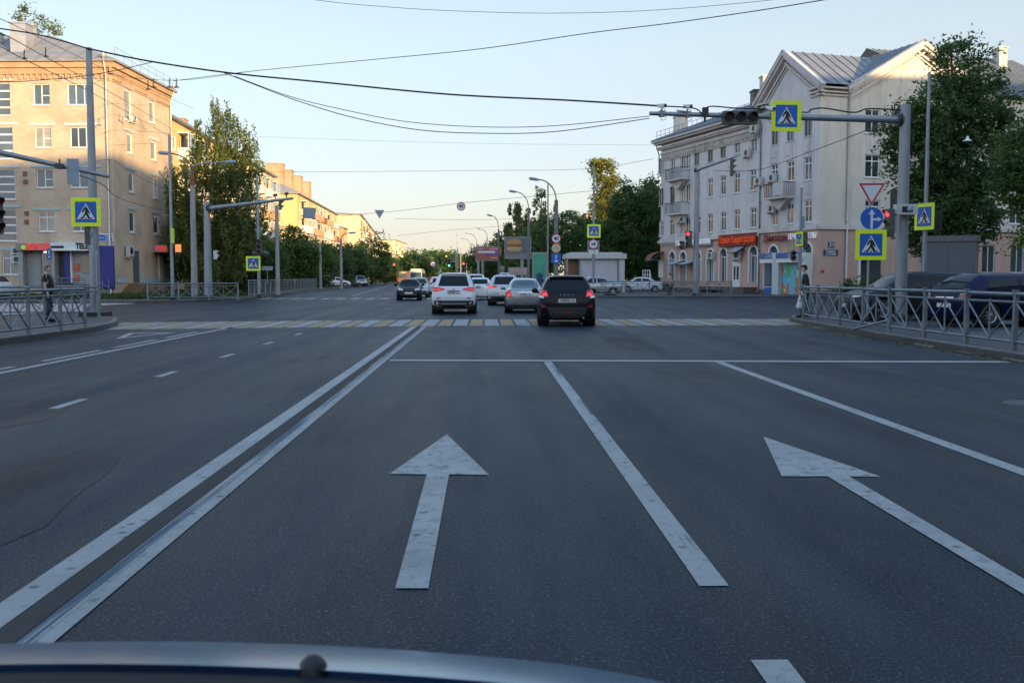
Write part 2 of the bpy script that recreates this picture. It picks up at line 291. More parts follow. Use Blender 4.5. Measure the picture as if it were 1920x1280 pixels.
# ---------------------------------------------------------------- text as mesh
_tc = {}
def text(s, size, m, parent, loc, rz=0, ext=.004, bold=.0, width=None, name='lettering', rx=90, shear=0.):
    cu = bpy.data.curves.new('t', 'FONT'); cu.body = s; cu.size = size; cu.extrude = ext; cu.offset = bold; cu.align_x = 'CENTER'; cu.align_y = 'CENTER'; cu.shear = shear
    to = bpy.data.objects.new('t', cu); C.objects.link(to)
    me = bpy.data.meshes.new_from_object(to); bpy.data.objects.remove(to); bpy.data.curves.remove(cu)
    me.materials.clear(); me.materials.append(m); o = bpy.data.objects.new(name, me); me.name = name; C.objects.link(o)
    xs = [v.co.x for v in me.vertices] or [0, 1]
    k = 1 if not width else width / (max(xs) - min(xs))
    mid = (max(xs) + min(xs)) / 2
    me.transform(Matrix.Translation((-mid, 0, 0))); me.transform(Matrix.Diagonal((k, 1, 1, 1)))
    me.transform(Matrix.Rotation(R(rx), 4, 'X')); me.transform(Matrix.Rotation(rz, 4, 'Z'))
    me.transform(Matrix.Translation(loc))
    if parent: o.parent = parent
    return o
def ftext(s, size, m, parent, fr, a, z, n, **k):           # text on a facade plane, in world coordinates
    q = Vector(fr.p(a, z, n)) - origin(parent); rz = math.atan2(fr.dy, fr.dx)
    # reading direction must run to the viewer's right when seen from outside
    if fr.nx * math.sin(rz) - fr.ny * math.cos(rz) < 0: rz += math.pi
    return text(s, size, m, parent, q, rz, **k)
# ================================================================ ground, roads, markings
sheet([(-900, -300), (900, -300), (900, 1500), (-900, 1500)], -.06, 'ground', M['soil'])
def far(Y, x0, Y0): return x0 - .0565 * (Y - Y0)
road = [(-11.2, -70), (9.8, -70), (9.8, 30), (14, 35), (80, 42), (80, 88), (24, 73.5), (7.3, 72.5), (7.0, 76), (far(600, 7.0, 76), 600), (far(600, -16.2, 70) - 1.5, 600),
        (-16.0, 72), (-16.0, 66), (-19, 59), (-22, 57.8), (-90, 56.4), (-90, 33), (-13, 35), (-11.2, 30)]
sheet(road, 0, 'road', M['asphalt'])
def pavement(poly, name, m=M['pave'], h=.13, kerb=True, label=None):
    mb = MB(); mb.slab(poly, -.05, h); o = tag(mb.build(name, m), label, None, None, 'structure')
    return o
def kerb(pts, name='kerb', w_=.16, h=.15, side=1):
    """kerb stones laid end to end along a polyline"""
    mb = MB()
    for a, b in zip(pts, pts[1:]):
        d = Vector((b[0] - a[0], b[1] - a[1], 0)); l = d.length; d /= l; nn = Vector((-d.y, d.x, 0)) * side
        n = max(1, round(l / 1.0))
        for i in range(n):
            p = Vector((a[0], a[1], 0)) + d * (l * i / n + .008); q = Vector((a[0], a[1], 0)) + d * (l * (i + 1) / n - .008)
            j = rnd.uniform(-.012, .012); hh = h + rnd.uniform(-.008, .006); e = .03
            v = [p + nn * j, q + nn * j, q + nn * (w_ + j), p + nn * (w_ + j)]
            t = [v[0] + nn * e, v[1] + nn * e, v[2], v[3]]
            mb.hexa([(x.x, x.y, -.03) for x in v] + [(x.x, x.y, hh) for x in t])
    return tag(mb.build(name, M['kerb']), None, None, None, 'structure')
def arc(c, r, a0, a1, n=8): return [(c[0] + r * math.cos(R(a0 + (a1 - a0) * i / n)), c[1] + r * math.sin(R(a0 + (a1 - a0) * i / n))) for i in range(n + 1)]
kl = [(-10.7, -70), (-10.7, 27.4)] + arc((-14.2, 28.6), 3.45, -4, 62, 6) + [(-13.4, 35.2), (-15, 35.9), (-90, 34.5)]
kl = [(-10.75, -70), (-10.75, 27), (-11.0, 29.5), (-11.5, 31.5), (-12.3, 33.7), (-13.6, 35.4), (-15.5, 36.0), (-90, 34.6)]
pavement(kl + [(-90, -70)], 'pavement'); kerb(kl)
kr = [(9.55, -70), (9.5, 17), (9.65, 24), (9.95, 30), (10.35, 33.5), (11.0, 35.4), (12.6, 36.6), (16, 37.4), (90, 46)]
pavement(kr + [(90, -70)], 'pavement'); kerb(kr, side=-1)
kfr = [(far(600, 7.05, 78), 600), (far(300, 7.05, 78), 300), (7.05, 78), (7.05, 74), (7.6, 72.4), (9, 71.8), (22.8, 71.8), (28, 72.6), (92, 91)]
pavement(kfr + [(400, 91), (400, 600)], 'pavement'); kerb(kfr[1:], side=1)
kfl = [(-90, 56.8), (-24, 57.6), (-20.3, 58.6), (-17.6, 61.2), (-16.1, 65), (-16.2, 70), (far(300, -16.2, 70) - .5, 300), (far(600, -16.2, 70) - 1, 600)]
pavement(kfl + [(-400, 600), (-400, 56.8)], 'pavement'); kerb(kfl[:-1], side=1)
lp = [G(-80, 570), G(250, 568.3), G(252, 569.2), G(165, 574), G(158, 584), G(0, 590.5), G(-80, 592)]
sheet([(p.x, p.y) for p in lp], .006, 'paving', M['light_pave'])
def strip(x0, x1, y0, y1, m, name='road_marking', z=.005): return sheet([(x0, y0), (x1, y0), (x1, y1), (x0, y1)], z, name, m)
def linem(a, b, wd, m, z=.005, name='road_marking'):
    d = Vector((b[0] - a[0], b[1] - a[1])); d.normalize(); n = Vector((-d.y, d.x)) * wd / 2
    return sheet([(a[0] - n.x, a[1] - n.y), (b[0] - n.x, b[1] - n.y), (b[0] + n.x, b[1] + n.y), (a[0] + n.x, a[1] + n.y)], z, name, m)
W_, WW, YY, FF = M['white_paint'], M['worn_paint'], M['yellow_paint'], M['faint_paint']
strip(-2.235, -2.075, -20, 30.4, W_); strip(-1.93, -1.775, -20, 30.4, WW); strip(-2.07, -1.935, -20, 30.4, M['old_paint'])
strip(1.04, 1.185, 4.73, 17.6, M['lane_paint']); strip(1.04, 1.185, .5, 3.79, M['lane_paint'])
strip(4.07, 4.22, 3.2, 17.6, W_)
sheet([(-1.72, 17.8), (9.25, 17.15), (9.25, 17.5), (-1.72, 18.12)], .009, 'stop_line', W_)
for y in (7.8, 11.45, 15.08, 18.72, 22.37, 26.0): strip(-5.0, -4.88, y, y + .9, W_)
strip(-7.68, -7.54, -20, 30.3, W_)
for y in (3.6, 7.1, 10.6, 14.2, 18.0, 21.45, 24.9): strip(-7.98, -7.86, y, y + 2.7, W_)
def arrowm(pts, name='arrow_marking'):
    return sheet([(G(*p).x, G(*p).y) for p in pts], .006, name, paint('arrow_paint', (.35, .35, .345), ASB, .5, 7))
arrowm([(741, 1104), (803, 1104), (842, 890), (917, 891), (838, 815), (730, 889), (800, 890)])
xa = [G(1431, 819), G(1467, 894), G(1652, 895)]
arrowm([(1431, 819), (1652, 894.5), (1592, 894), (2096, 1190), (2118, 1240), (2060, 1200), (1551, 893.5), (1466, 894)])
tri = [G(216, 635.5), G(242, 624.6), G(332, 623.6)]; ti = [tri[0].lerp((tri[0] + tri[1] + tri[2]) / 3, .0)]
cc = (tri[0] + tri[1] + tri[2]) / 3; ins = [p.lerp(cc, .36) for p in tri]
mb = MB(); z = Vector((0, 0, .006))
mb.add([p + z for p in tri + ins], [(0, 1, 4, 3), (1, 2, 5, 4), (2, 0, 3, 5)]); tag(mb.build('yield_triangle_marking', W_), None, None, None, 'structure')
mw, my = MB(), MB()
i = 0; x = -12.0
while x < 10.6:
    def yc(q): return 33.25 + .2 * min(q + 1, 0) + .02 * max(q - 4, 0)
    for (dx0, wd, mbb) in ((0, .44, mw), (.52, .40, my)):
        a, b = x + dx0, x + dx0 + wd
        mbb.add([(a, yc(a) - 2.4, .005), (b, yc(b) - 2.4, .005), (b, yc(b) + 2.3, .005), (a, yc(a) + 2.3, .005)], [(0, 1, 2, 3)])
    x += 1.0
tag(mw.build('crosswalk_marking', FF), None, None, None, 'structure'); tag(my.build('crosswalk_marking', YY), None, None, None, 'structure')
mw = MB(); x = -15.6
while x < 6.6:
    a, b = x, x + .5; mw.add([(a, 68.2, .005), (b, 68.2, .005), (b, 72.2, .005), (a, 72.2, .005)], [(0, 1, 2, 3)]); x += 1.05
tag(mw.build('crosswalk_marking', W_), None, None, None, 'structure')
linem((-4.55, 73.5), (far(300, -4.55, 73.5), 300), .15, W_); linem((-4.15, 73.5), (far(300, -4.15, 73.5), 300), .15, W_)
linem((-10.6, 80), (-19.8, 215), .16, W_); 
for y in range(78, 180, 9): linem((far(y, -8.0, 74), y), (far(y + 3, -8, 74), y + 3), .14, W_); linem((far(y, -.7, 74), y), (far(y + 3, -.7, 74), y + 3), .14, W_); linem((far(y, 3.0, 74), y), (far(y + 3, 3.0, 74), y + 3), .14, W_)
linem((-16, 74.2), (-4.6, 74.6), .4, W_)
linem((X(1390, 71), 70.9), (X(1500, 70), 70.8), .12, W_)
# ---------------------------------------------------------------- grass and litter
def blades(name, area, n, h, m, label, flat=False, zb=.12):
    v = np.zeros((n, 4, 3)); r = np.random.RandomState(3)
    poly = area; xs = [p[0] for p in poly]; ys = [p[1] for p in poly]; pts = []
    def inside(x, y):
        c = False; j = len(poly) - 1
        for i in range(len(poly)):
            if (poly[i][1] > y) != (poly[j][1] > y) and x < (poly[j][0] - poly[i][0]) * (y - poly[i][1]) / (poly[j][1] - poly[i][1]) + poly[i][0]: c = not c
            j = i
        return c
    while len(pts) < n:
        x, y = r.uniform(min(xs), max(xs)), r.uniform(min(ys), max(ys))
        if inside(x, y): pts.append((x, y))
    mb = MB()
    for (x, y) in pts:
        a = r.uniform(0, 6.28); hh = h * r.uniform(.4, 1.2); w2 = h * .28; dx, dy = math.cos(a) * w2, math.sin(a) * w2
        if flat:
            mb.add([(x - dx, y - dy, zb + .01), (x + dy, y - dx, zb + .012), (x + dx, y + dy, zb + .03), (x - dy, y + dx, zb + .015)], [(0, 1, 2, 3)])
        else:
            lx, ly = r.uniform(-.5, .5, 2) * hh
            mb.add([(x - dx, y - dy, zb), (x + dx, y + dy, zb), (x + lx, y + ly, zb + hh)], [(0, 1, 2)])
    me = bpy.data.meshes.new(name); me.from_pydata(mb.v, [], mb.f); me.materials.append(m)
    o = bpy.data.objects.new(name, me); C.objects.link(o); return tag(o, label, 'ground cover', None, 'stuff')
blades('grass', [(-40, 64.5), (-20.5, 63.5), (-18.5, 66), (-18, 78), (-26, 78), (-26.5, 71), (-40, 71)], 9000, .32, M['grass'], 'short green grass growing between the brick house and the far left pavement')
blades('grass', [(-19.0, 78), (-19.0, 90), (-27, 200), (-30, 200), (-27, 78)], 6000, .4, M['grass'], 'green verge grass running along the left side of the far street')
blades('leaf_litter', [(9.05, 15), (9.5, 15), (9.55, 24), (9.9, 31), (9.5, 31), (9.15, 24)], 420, .07, M['litter'], 'small fallen yellow leaves lying in the gutter along the right kerb', True, 0)

mc = G(1907, 757); mb = MB(); mb.lathe([(0, .012), (.30, .012), (.33, .006), (.34, 0)], (mc.x + .2, mc.y, 0), 24); tag(mb.build('manhole_cover', M['dark']), 'dark round manhole cover in the right lane at the picture edge', 'manhole cover')
for k, (x_, y_, a_, b_) in enumerate(((-6.2, 10.5, 1.5, 2.4), (6.6, 9.0, 1.1, 3.4), (2.6, 22.5, 1.2, 2.0), (-3.4, 6.0, .7, 2.6))):
    pts = [(x_ + a_ * math.cos(t) * rnd.uniform(.86, 1.08), y_ + b_ * math.sin(t) * rnd.uniform(.86, 1.08)) for t in [i_ * math.pi / 9 for i_ in range(18)]] if k != 2 else [(x_ - a_, y_ - b_), (x_ + a_, y_ - b_ + .1), (x_ + a_ + .05, y_ + b_), (x_ - a_ + .04, y_ + b_ - .1)]
    sheet(pts, .0025, 'asphalt_patch', M['patch'])
blades('gutter_grit', [(-10.72, 12), (-10.35, 12), (-10.4, 27), (-10.72, 27)], 500, .05, M['litter'], 'grit and dry leaves along the left kerb', True, 0)
# ================================================================ buildings
def wall(mb, fr, s0, s1, z0, z1, ops, depth=.2, n=0.):
    ss = sorted(set([s0, s1] + [q for o in ops for q in (o[0], o[1]) if s0 < q < s1]))
    zz = sorted(set([z0, z1] + [q for o in ops for q in (o[2], o[3]) if z0 < q < z1]))
    for a, b in zip(ss, ss[1:]):
        for c, d in zip(zz, zz[1:]):
            ms, mz = (a + b) / 2, (c + d) / 2
            if any(o[0] < ms < o[1] and o[2] < mz < o[3] for o in ops): continue
            mb.add([fr.p(a, c, n), fr.p(b, c, n), fr.p(b, d, n), fr.p(a, d, n)], [(0, 1, 2, 3)])
    for (a, b, c, d) in [o[:4] for o in ops]:
        q = [(a, c), (b, c), (b, d), (a, d)]
        for (p1, p2) in zip(q, q[1:] + q[:1]):
            mb.add([fr.p(*p1, n), fr.p(*p2, n), fr.p(*p2, n - depth), fr.p(*p1, n - depth)], [(0, 1, 2, 3)])
def window(par, fr, a, b, c, d, style='2', fm=None, gm=None, n=0., lintel=None, sill=True, fw=.07, dp=.16, name='window'):
    """frame with mullions set in the opening, the pane its sub-part"""
    fm = fm or M['white']; gm = gm or M['glass']; mb = MB(); n0, n1 = n - dp, n - dp + .07
    B = lambda s0, s1, z0, z1: mb.fbox(fr, s0, s1, z0, z1, n0, n1)
    B(a, a + fw, c, d); B(b - fw, b, c, d); B(a + fw, b - fw, c, c + fw); B(a + fw, b - fw, d - fw, d)
    mid = (a + b) / 2; i = fw * .45
    if '2' in style: B(mid - i, mid + i, c + fw, d - fw)
    if '3' in style:
        for k in (1, 2): q = a + (b - a) * k / 3; B(q - i, q + i, c + fw, d - fw)
    if 't' in style:                                # transom
        zt = d - (d - c) * .28
        if '2' in style or '3' in style:
            xs = [a + fw, mid - i, mid + i, b - fw] if '2' in style else [a + fw, b - fw]
            for k in range(0, len(xs), 2): B(xs[k], xs[k + 1], zt - i, zt + i)
        else: B(a + fw, b - fw, zt - i, zt + i)
    if 'h' in style:                                # one leaf split low
        B(a + fw, mid - i, c + (d - c) * .45 - i, c + (d - c) * .45 + i)
    if 's' in style:                                # stair window, stacked lights
        for k in (1, 2, 3): z = c + (d - c) * k / 4; B(a + fw, b - fw, z - i * 1.8, z + i * 1.8)
    w_ = mb.build(name, fm, par, True)
    g = MB(); g.fbox(fr, a + fw * .5, b - fw * .5, c + fw * .5, d - fw * .5, n0 + .01, n0 + .035); g.build('pane', gm, w_, True)
    if sill: g = MB(); g.fbox(fr, a - .06, b + .06, c - .07, c - .005, n - dp, n + .07); g.build('sill', M['sill'], w_, True)
    if lintel: g = MB(); g.fbox(fr, a - .38, b + .38, d + .12, d + .27, n - .02, n + .05); g.build('lintel', lintel, w_, True)
    return w_
def glassrand():
    r = rnd.random(); return M['glass'] if r < .5 else (M['glass_b'] if r < .75 else M['curtain'])
def acunit(par, fr, a, z, n=0., w_=.85, h=.6, name='air_conditioner'):
    mb = MB(); mb.fbox(fr, a, a + w_, z, z + h, n + .12, n + .42); mb.fbox(fr, a + .08, a + .12, z - .12, z, n, n + .4); mb.fbox(fr, a + w_ - .12, a + w_ - .08, z - .12, z, n, n + .4)
    o = mb.build(name, M['ac'], par, True); g = MB(); q = Vector(fr.p(a + w_ * .42, z + h / 2, n + .425)); e1 = Vector((fr.dx, fr.dy, 0)); up = Vector((0, 0, 1))
    ring = [q + (e1 * math.cos(t) + up * math.sin(t)) * h * .38 for t in [k * math.pi / 8 for k in range(16)]]
    g.add(ring, [tuple(range(16))]); g.build('fan_grille', M['dark'], o, True); return o
def roofmesh(par, vs, fs, m, name='roof', th=.12):
    mb = MB(); mb.add(vs, fs); o = mb.build(name, m, par, True); return o
# ---------------------------------------------------------------- left brick house
CX, CY = X(218, 72), 72.
LF = Fr(CX, CY, -1, .049, -1); LS = Fr(CX, CY, .049, 1, 1)
LB = thing('brick_apartment_house', 'five-storey buff brick apartment house with grey roof and shops below, at the left corner', 'building', (CX, CY, 0))
EZ = LF.sz(150, 113)[1]; SL = LS.s_(325); FL = 34.
zr = {5: (157, 197), 4: (238, 277), 3: (317, 352), 2: (397, 434)}
opsF, opsS, wins = [], [], []
def addw(fr, ops, p0, p1, y0, y1, style, lint, gm, **k):
    pm = (p0 + p1) / 2; a, b = sorted((fr.s_(p0, (y0 + y1) / 2), fr.s_(p1, (y0 + y1) / 2))); d = fr.sz(pm, y0)[1]; c = fr.sz(pm, y1)[1]
    ops.append((a, b, c, d)); wins.append((fr, a, b, c, d, style, lint, gm, k))
for r, xs in {5: ((62, 93), (126, 173)), 4: ((65, 96), (131, 176)), 3: ((68, 100), (132, 181)), 2: ((72, 103), (135, 182))}.items():
    y0, y1 = zr[r]; li = M['lblue'] if r < 4 else M['sill']
    addw(LF, opsF, *xs[0], y0, y1, '2h' if r != 2 else '2t', li, [None, None, M['curtain'], M['glass_b'], M['curtain'], M['glass_b']][r])
    addw(LF, opsF, *xs[1], y0, y1, '3', li, M['glass_b'] if r in (5, 3) else M['glass'])
for (y0, y1, x1) in ((155, 217, 19), (237, 298, 24), (317, 374, 28), (392, 452, 31)): addw(LF, opsF, x1 - 62, x1, y0, y1, 's', M['sill'] if y0 < 300 else M['lblue'], M['glass_b'])
addw(LF, opsF, 4, 34, 472, 515, '2t', M['lblue'], M['glass_b'])
zz = [(o[2], o[3]) for o in opsF[:8:2]]
for (c, d) in zz:
    for a in (21.5, 26.5, 31):
        opsF.append((a, a + 1.5, c, d)); wins.append((LF, a, a + 1.5, c, d, '2', M['lblue'], M['glass_b'], {}))
for (xs, rows) in (((233, 247), {5: (168, 226)}), ((280, 291), {5: (190, 231)}), ((238, 249), {4: (250, 288)}), ((283, 294), {4: (265, 301)}),
                   ((241, 252), {3: (322, 361)}), ((286, 297), {3: (333, 372)}), ((243, 254), {2: (396, 436)}), ((288, 299), {2: (403, 439)})):
    for r, (y0, y1) in rows.items(): addw(LS, opsS, *xs, y0, y1, '1', M['lblue'] if r < 4 else M['sill'], M['curtain'] if r > 2 else M['glass_b'], fw=.14)
mb = MB(); wall(mb, LF, 0, FL, 0, EZ - .5, opsF); wall(mb, LS, 0, SL, 0, EZ - .5, opsS)
bk = [LS.p(SL, 0), (LF.p(FL, 0)[0] + LS.dx * SL, LF.p(FL, 0)[1] + LS.dy * SL, 0)]
for (a, b) in ((bk[0], bk[1]), (bk[1], LF.p(FL, 0))): mb.add([a, b, (b[0], b[1], EZ - .5), (a[0], a[1], EZ - .5)], [(0, 1, 2, 3)])
mb.build('wall', M['brick_buff'], LB, True)
for (fr, a, b, c, d, st, li, gm, k) in wins: window(LB, fr, a, b, c, d, st, gm=gm, lintel=li, **k)
mb = MB()                                               # brick cornice with dentils
for (fr, e) in ((LF, FL), (LS, SL)):
    mb.fbox(fr, 0 if fr is LF else -.0, e, EZ - 1.45, EZ - 1.38, 0, .06); mb.fbox(fr, -.35 if fr is LS else 0, e, EZ - .98, EZ - .06, .0, .16 if fr is LF else .15)
    mb.fbox(fr, -.3 if fr is LS else 0, e, EZ - .55, EZ - .05, .16, .32)
    s = .1
    while s < e: mb.fbox(fr, s, s + .2, EZ - 1.32, EZ - .98, 0, .13); s += .42
mb.build('cornice', M['brick_orange'], LB, True)
o1, o2, o3, o4 = [Vector(LF.p(-.5, EZ, .5)), Vector(LS.p(SL + .5, EZ, .5)), Vector(bk[1]) + Vector((-.5, .5, EZ)), Vector(LF.p(FL + .5, EZ, .5))]
rz_ = EZ + 3.1; q1 = Vector(LF.p(SL * .62, rz_, -SL / 2)); q2 = Vector(LF.p(FL - 4, rz_, -SL / 2))
e = Vector((0, 0, -.16))
roofmesh(LB, [o1, o2, o3, o4, q1, q2, o1 + e, o2 + e, o3 + e, o4 + e], [(0, 4, 5, 3), (0, 1, 4), (1, 2, 5, 4), (2, 3, 5), (0, 6, 7, 1), (1, 7, 8, 2), (2, 8, 9, 3), (3, 9, 6, 0), (6, 9, 8, 7)], M['slate'])
mb = MB()
for k in range(26):                                     # ribs of the sheets, snow rail
    t = k / 25.; a = o1.lerp(o4, t); b = q1.lerp(q2, max(0, min(1, (t - .2) / .7))); 
    if t < .2: b = o1.lerp(q1, t / .2)
    mb.bar(a + Vector((0, 0, .03)), b + Vector((0, 0, .03)), .05)
for k in range(9): t = k / 8; a = o1.lerp(o2, t); mb.bar(a, a + Vector((0, 0, .8)), .025)
for h in (.4, .78): mb.bar(o1 + Vector((0, 0, h)), o2 + Vector((0, 0, h)), .02)
mb.build('roof_rib', M['roof'], LB, True)
def chimney(par, px0, px1, py0, py1, Y, dep, m, name='chimney', cap=True):
    x0, x1 = X(px0, Y), X(px1, Y); z1 = Z((px0 + px1) / 2, py0, Y); z0 = Z((px0 + px1) / 2, py1, Y)
    mb = MB(); mb.box(x0, x1, Y, Y + dep, z0, z1)
    if cap: mb.box(x0 - .08, x1 + .08, Y - .08, Y + dep + .08, z1, z1 + .12)
    return mb.build(name, m, par, True)
chimney(LB, 33, 62, 44, 104, 73.6, 1.3, M['pipe']); chimney(LB, -22, 7, 60, 95, 75, 1.2, M['pipe']); chimney(LB, 72, 78, 48, 80, 77, .5, M['pipe'])
def downpipe(par, fr, s, z0, z1, n=.12, r=.07, m=None):
    mb = MB(); mb.tube([fr.p(s, z1 + .3, n + .3), fr.p(s, z1 - .1, n + .28), fr.p(s, z1 - .9, n), fr.p(s, z0 + .3, n), fr.p(s, z0, n + .2)], r, 8)
    mb.lathe([(.07, 0), (.16, .12), (.16, .34)], fr.p(s, z1 + .15, n + .3), 10)
    zq = z0 + 1.5
    while zq < z1 - 1: mb.fbox(fr, s - .1, s + .1, zq, zq + .05, 0, n + .09); zq += 2
    return mb.build('downpipe', m or M['pipe'], par, True)
downpipe(LB, LF, .35, .2, EZ - .1); downpipe(LB, LS, SL - .1, .2, EZ - .1)
# shops of the brick house
def px_box(par, fr, p0, p1, y0, y1, n0, n1, m, name):
    a, b = sorted((fr.s_(p0, y0), fr.s_(p1, y0))); z1 = fr.sz((p0 + p1) / 2, y0)[1]; z0 = fr.sz((p0 + p1) / 2, y1)[1]
    mb = MB(); mb.fbox(fr, a, b, z0, z1, n0, n1); return mb.build(name, m, par, True)
SH = thing('pawnshop_front', 'grey shop front with red lettered sign board in the brick house ground floor', 'shop front', LF.p(LF.s_(75), 0, 0))
px_box(SH, LF, 41, 105, 457, 470, .0, .9, M['shopgrey'], 'sign_board'); px_box(SH, LF, 44, 52, 470, 532, .0, .75, M['shopdoor'], 'post')
px_box(SH, LF, 51, 106, 471, 535, .0, .12, M['shopdoor'], 'shop_wall'); px_box(SH, LF, 76, 79, 471, 533, .12, .2, M['shopgrey'], 'post'); px_box(SH, LF, 80, 104, 474, 522, .12, .16, M['glass_b'], 'shop_window')
a, z = LF.sz(75, 463.5, .9); ftext('ЛОМБАРД', .62, M['shopred'], SH, LF, a, z, .93, width=2.0, bold=.015)
a, z = LF.sz(44, 463.5, .9); mb = MB(); mb.add([Vector(LF.p(a + .16 * math.cos(t), z + .16 * math.sin(t) , .93)) for t in [k * math.pi / 8 for k in range(16)]], [tuple(range(16))]); mb.build('sign_disc', M['fluo'], SH, True)
mb = MB(); p = P(84, 472.5, 71.2); mb.box(p.x - .08, p.x + .1, p.y, p.y + .1, p.z - .03, p.z + .04); mb.build('lamp', M['lamp_white'], SH, True)
TS = thing('phone_shop_front', 'blue and grey phone shop front with white sign board beside the pawnshop', 'shop front', LF.p(LF.s_(145), 0, 0))
px_box(TS, LF, 106, 176, 455.5, 467, 0, .95, M['swhite'], 'sign_board'); px_box(TS, LF, 106, 176, 467, 470.5, 0, 1.0, M['white'], 'sign_trim')
px_box(TS, LF, 106, 111, 471, 534, 0, .75, M['shopdoor'], 'post'); px_box(TS, LF, 123, 135, 471, 531, 0, .25, M['shopblue'], 'blue_column'); px_box(TS, LF, 135, 137, 471, 531, 0, .3, M['white'], 'post')
px_box(TS, LF, 111, 123, 471, 533, 0, .08, M['dark'], 'shop_wall'); px_box(TS, LF, 137, 187, 471, 533, 0, .06, M['shopdoor'], 'shop_wall')
px_box(TS, LF, 141, 150, 494, 508, .07, .13, M['orange_poster'], 'poster'); px_box(TS, LF, 141, 150, 516, 526, .07, .13, M['orange_poster'], 'poster'); px_box(TS, LF, 154, 171, 480, 512, .07, .12, M['glass'], 'shop_window'); px_box(TS, LF, 176, 184, 474, 512, .07, .12, M['glass'], 'shop_window')
px_box(TS, LF, 185, 187, 460, 533, 0, .3, M['white'], 'post'); px_box(TS, LF, 187.5, 214, 461, 541, 0, .22, M['shopblue'], 'blue_panel')
a, z = LF.sz(157, 462, .95); ftext('TELE2', .58, M['sblack'], TS, LF, a, z, 1.0, width=.95 * 1.2, bold=.025)
px_box(TS, LF, 107.5, 131, 461.5, 466, .95, .99, M['sblack'], 'sign_strip')
mb = MB()
for s0, s1, n0 in ((LF.s_(220), LF.s_(186), 1.5), (LF.s_(176), LF.s_(113), 1.5)):
    for h in (.5, .8, 1.1): mb.bar(LF.p(s0, h - (.6 if s0 < 0.6 else 0) + .3, n0), LF.p(s1, h + .35, n0), .045)
    for k in range(4): t = s0 + (s1 - s0) * k / 3; mb.bar(LF.p(t, .1, n0), LF.p(t, 1.4, n0), .05)
mb.build('handrail', M['rail'], TS, True)
px_box(TS, LF, 108, 186, 533, 552, .0, 1.6, M['plinth'], 'porch_step')
ad = thing('street_plate', 'blue and white house plate reading 29 on the brick wall', 'sign', LF.p(LF.s_(195), 0, 0))
px_box(ad, LF, 176, 212, 438, 453, 0, .05, M['swhite'], 'plate_frame'); px_box(ad, LF, 177, 198, 440, 451.5, .05, .07, M['sblue'], 'plate_panel'); px_box(ad, LF, 199, 210, 440, 451.5, .05, .07, M['sblue'], 'plate_panel')
a, z = LF.sz(204.5, 446, .07); ftext('29', .38, M['swhite'], ad, LF, a, z, .08, bold=.01)
a, z = LF.sz(187.5, 446, .07); ftext('УЛИЦА', .17, M['swhite'], ad, LF, a, z, .08)
for (p0, y0, lb) in ((28, 477, 'upper air conditioner box on the brick wall left of the pawnshop sign'), (29, 493, 'lower air conditioner box on the brick wall left of the pawnshop sign')):
    a, z = LF.sz(p0 + 13, y0); t = thing('air_conditioner', lb, 'air conditioner', LF.p(a, z, 0)); acunit(t, LF, a, z, w_=.56, h=.52, name='casing')
a, z = LS.sz(239, 225); t = thing('air_conditioner', 'small air conditioner below the top window of the brick house side wall', 'air conditioner', LS.p(a, z, 0)); acunit(t, LS, a, z, w_=.9, h=.35, name='casing')
a, z = LS.sz(233, 480); t = thing('air_conditioner', 'air conditioner beside the grey door of the brick house side wall', 'air conditioner', LS.p(a, z, 0)); acunit(t, LS, a, z, w_=.8, h=.75, name='casing')
px_box(LB, LS, 248.5, 258, 470, 529, 0, .1, M['cabinet'], 'side_door'); px_box(LB, LS, 219, 236, 522, 530, .0, .06, M['lblue'], 'plinth_band'); px_box(LB, LS, 262, 320, 522, 530, 0, .06, M['lblue'], 'plinth_band')
st = thing('porch_steps', 'brown wooden porch steps in front of the side wall of the brick house', 'steps', (-25.8, 74, .13))
mb = MB(); mb.box(-.6, .9, .3, 2.6, 0, .95)
for k in range(5): mb.box(-.6, .9, -1.6 + .38 * k, .3, .0 + .19 * k, .19 * k + .16)
mb.build('tread', M['wood'], st)
ko = thing('side_shop_entrance', 'small side entrance with red lit sign on a grey canopy at the brick house end', 'shop entrance', LS.p(SL - 1, 0, 0))
px_box(ko, LS, 286, 321, 461, 474, 0, 1.1, M['shopgrey'], 'canopy'); a, z = LS.sz(302, 467, 1.1); ftext('АПТЕКА', .5, M['shopred'], ko, LS, a, z, 1.13, width=2.6, bold=.012)
q = Vector(LS.p(SL + .8, 0, 1.0)); mb = MB(); mb.box(q.x - 1.4, q.x + .3, q.y - .7, q.y + .3, 3.6, 4.3); mb.build('canopy_end', M['shopdred'], ko, True)
mb = MB(); mb.box(q.x - .9, q.x - .8, q.y - .6, q.y - .5, 0, 3.6); mb.box(q.x + .1, q.x + .2, q.y - .6, q.y - .5, 0, 3.6); mb.build('post', M['rail'], ko, True); px_box(ko, LS, 296, 304, 478, 528, 0, .12, M['ac'], 'door')
def box_thing(name, label, cat, parts, group=None):
    t = thing(name, label, cat, parts[0][0], 0, group)
    return t
# red junction boxes on the brick wall
for i, (px_, py_) in enumerate(((47, 326), (48, 341), (50, 400), (50, 416))):
    o = px_box(None, LF, px_ - 3, px_ + 3.5, py_ - 4, py_ + 4, 0, .1, M['rust'], 'wall_box'); tag(o, ['topmost', 'second from top', 'third from top', 'lowest'][i] + ' small rusty red box on the brick wall beside the stair windows', 'wall box', 'small red boxes on the brick wall')
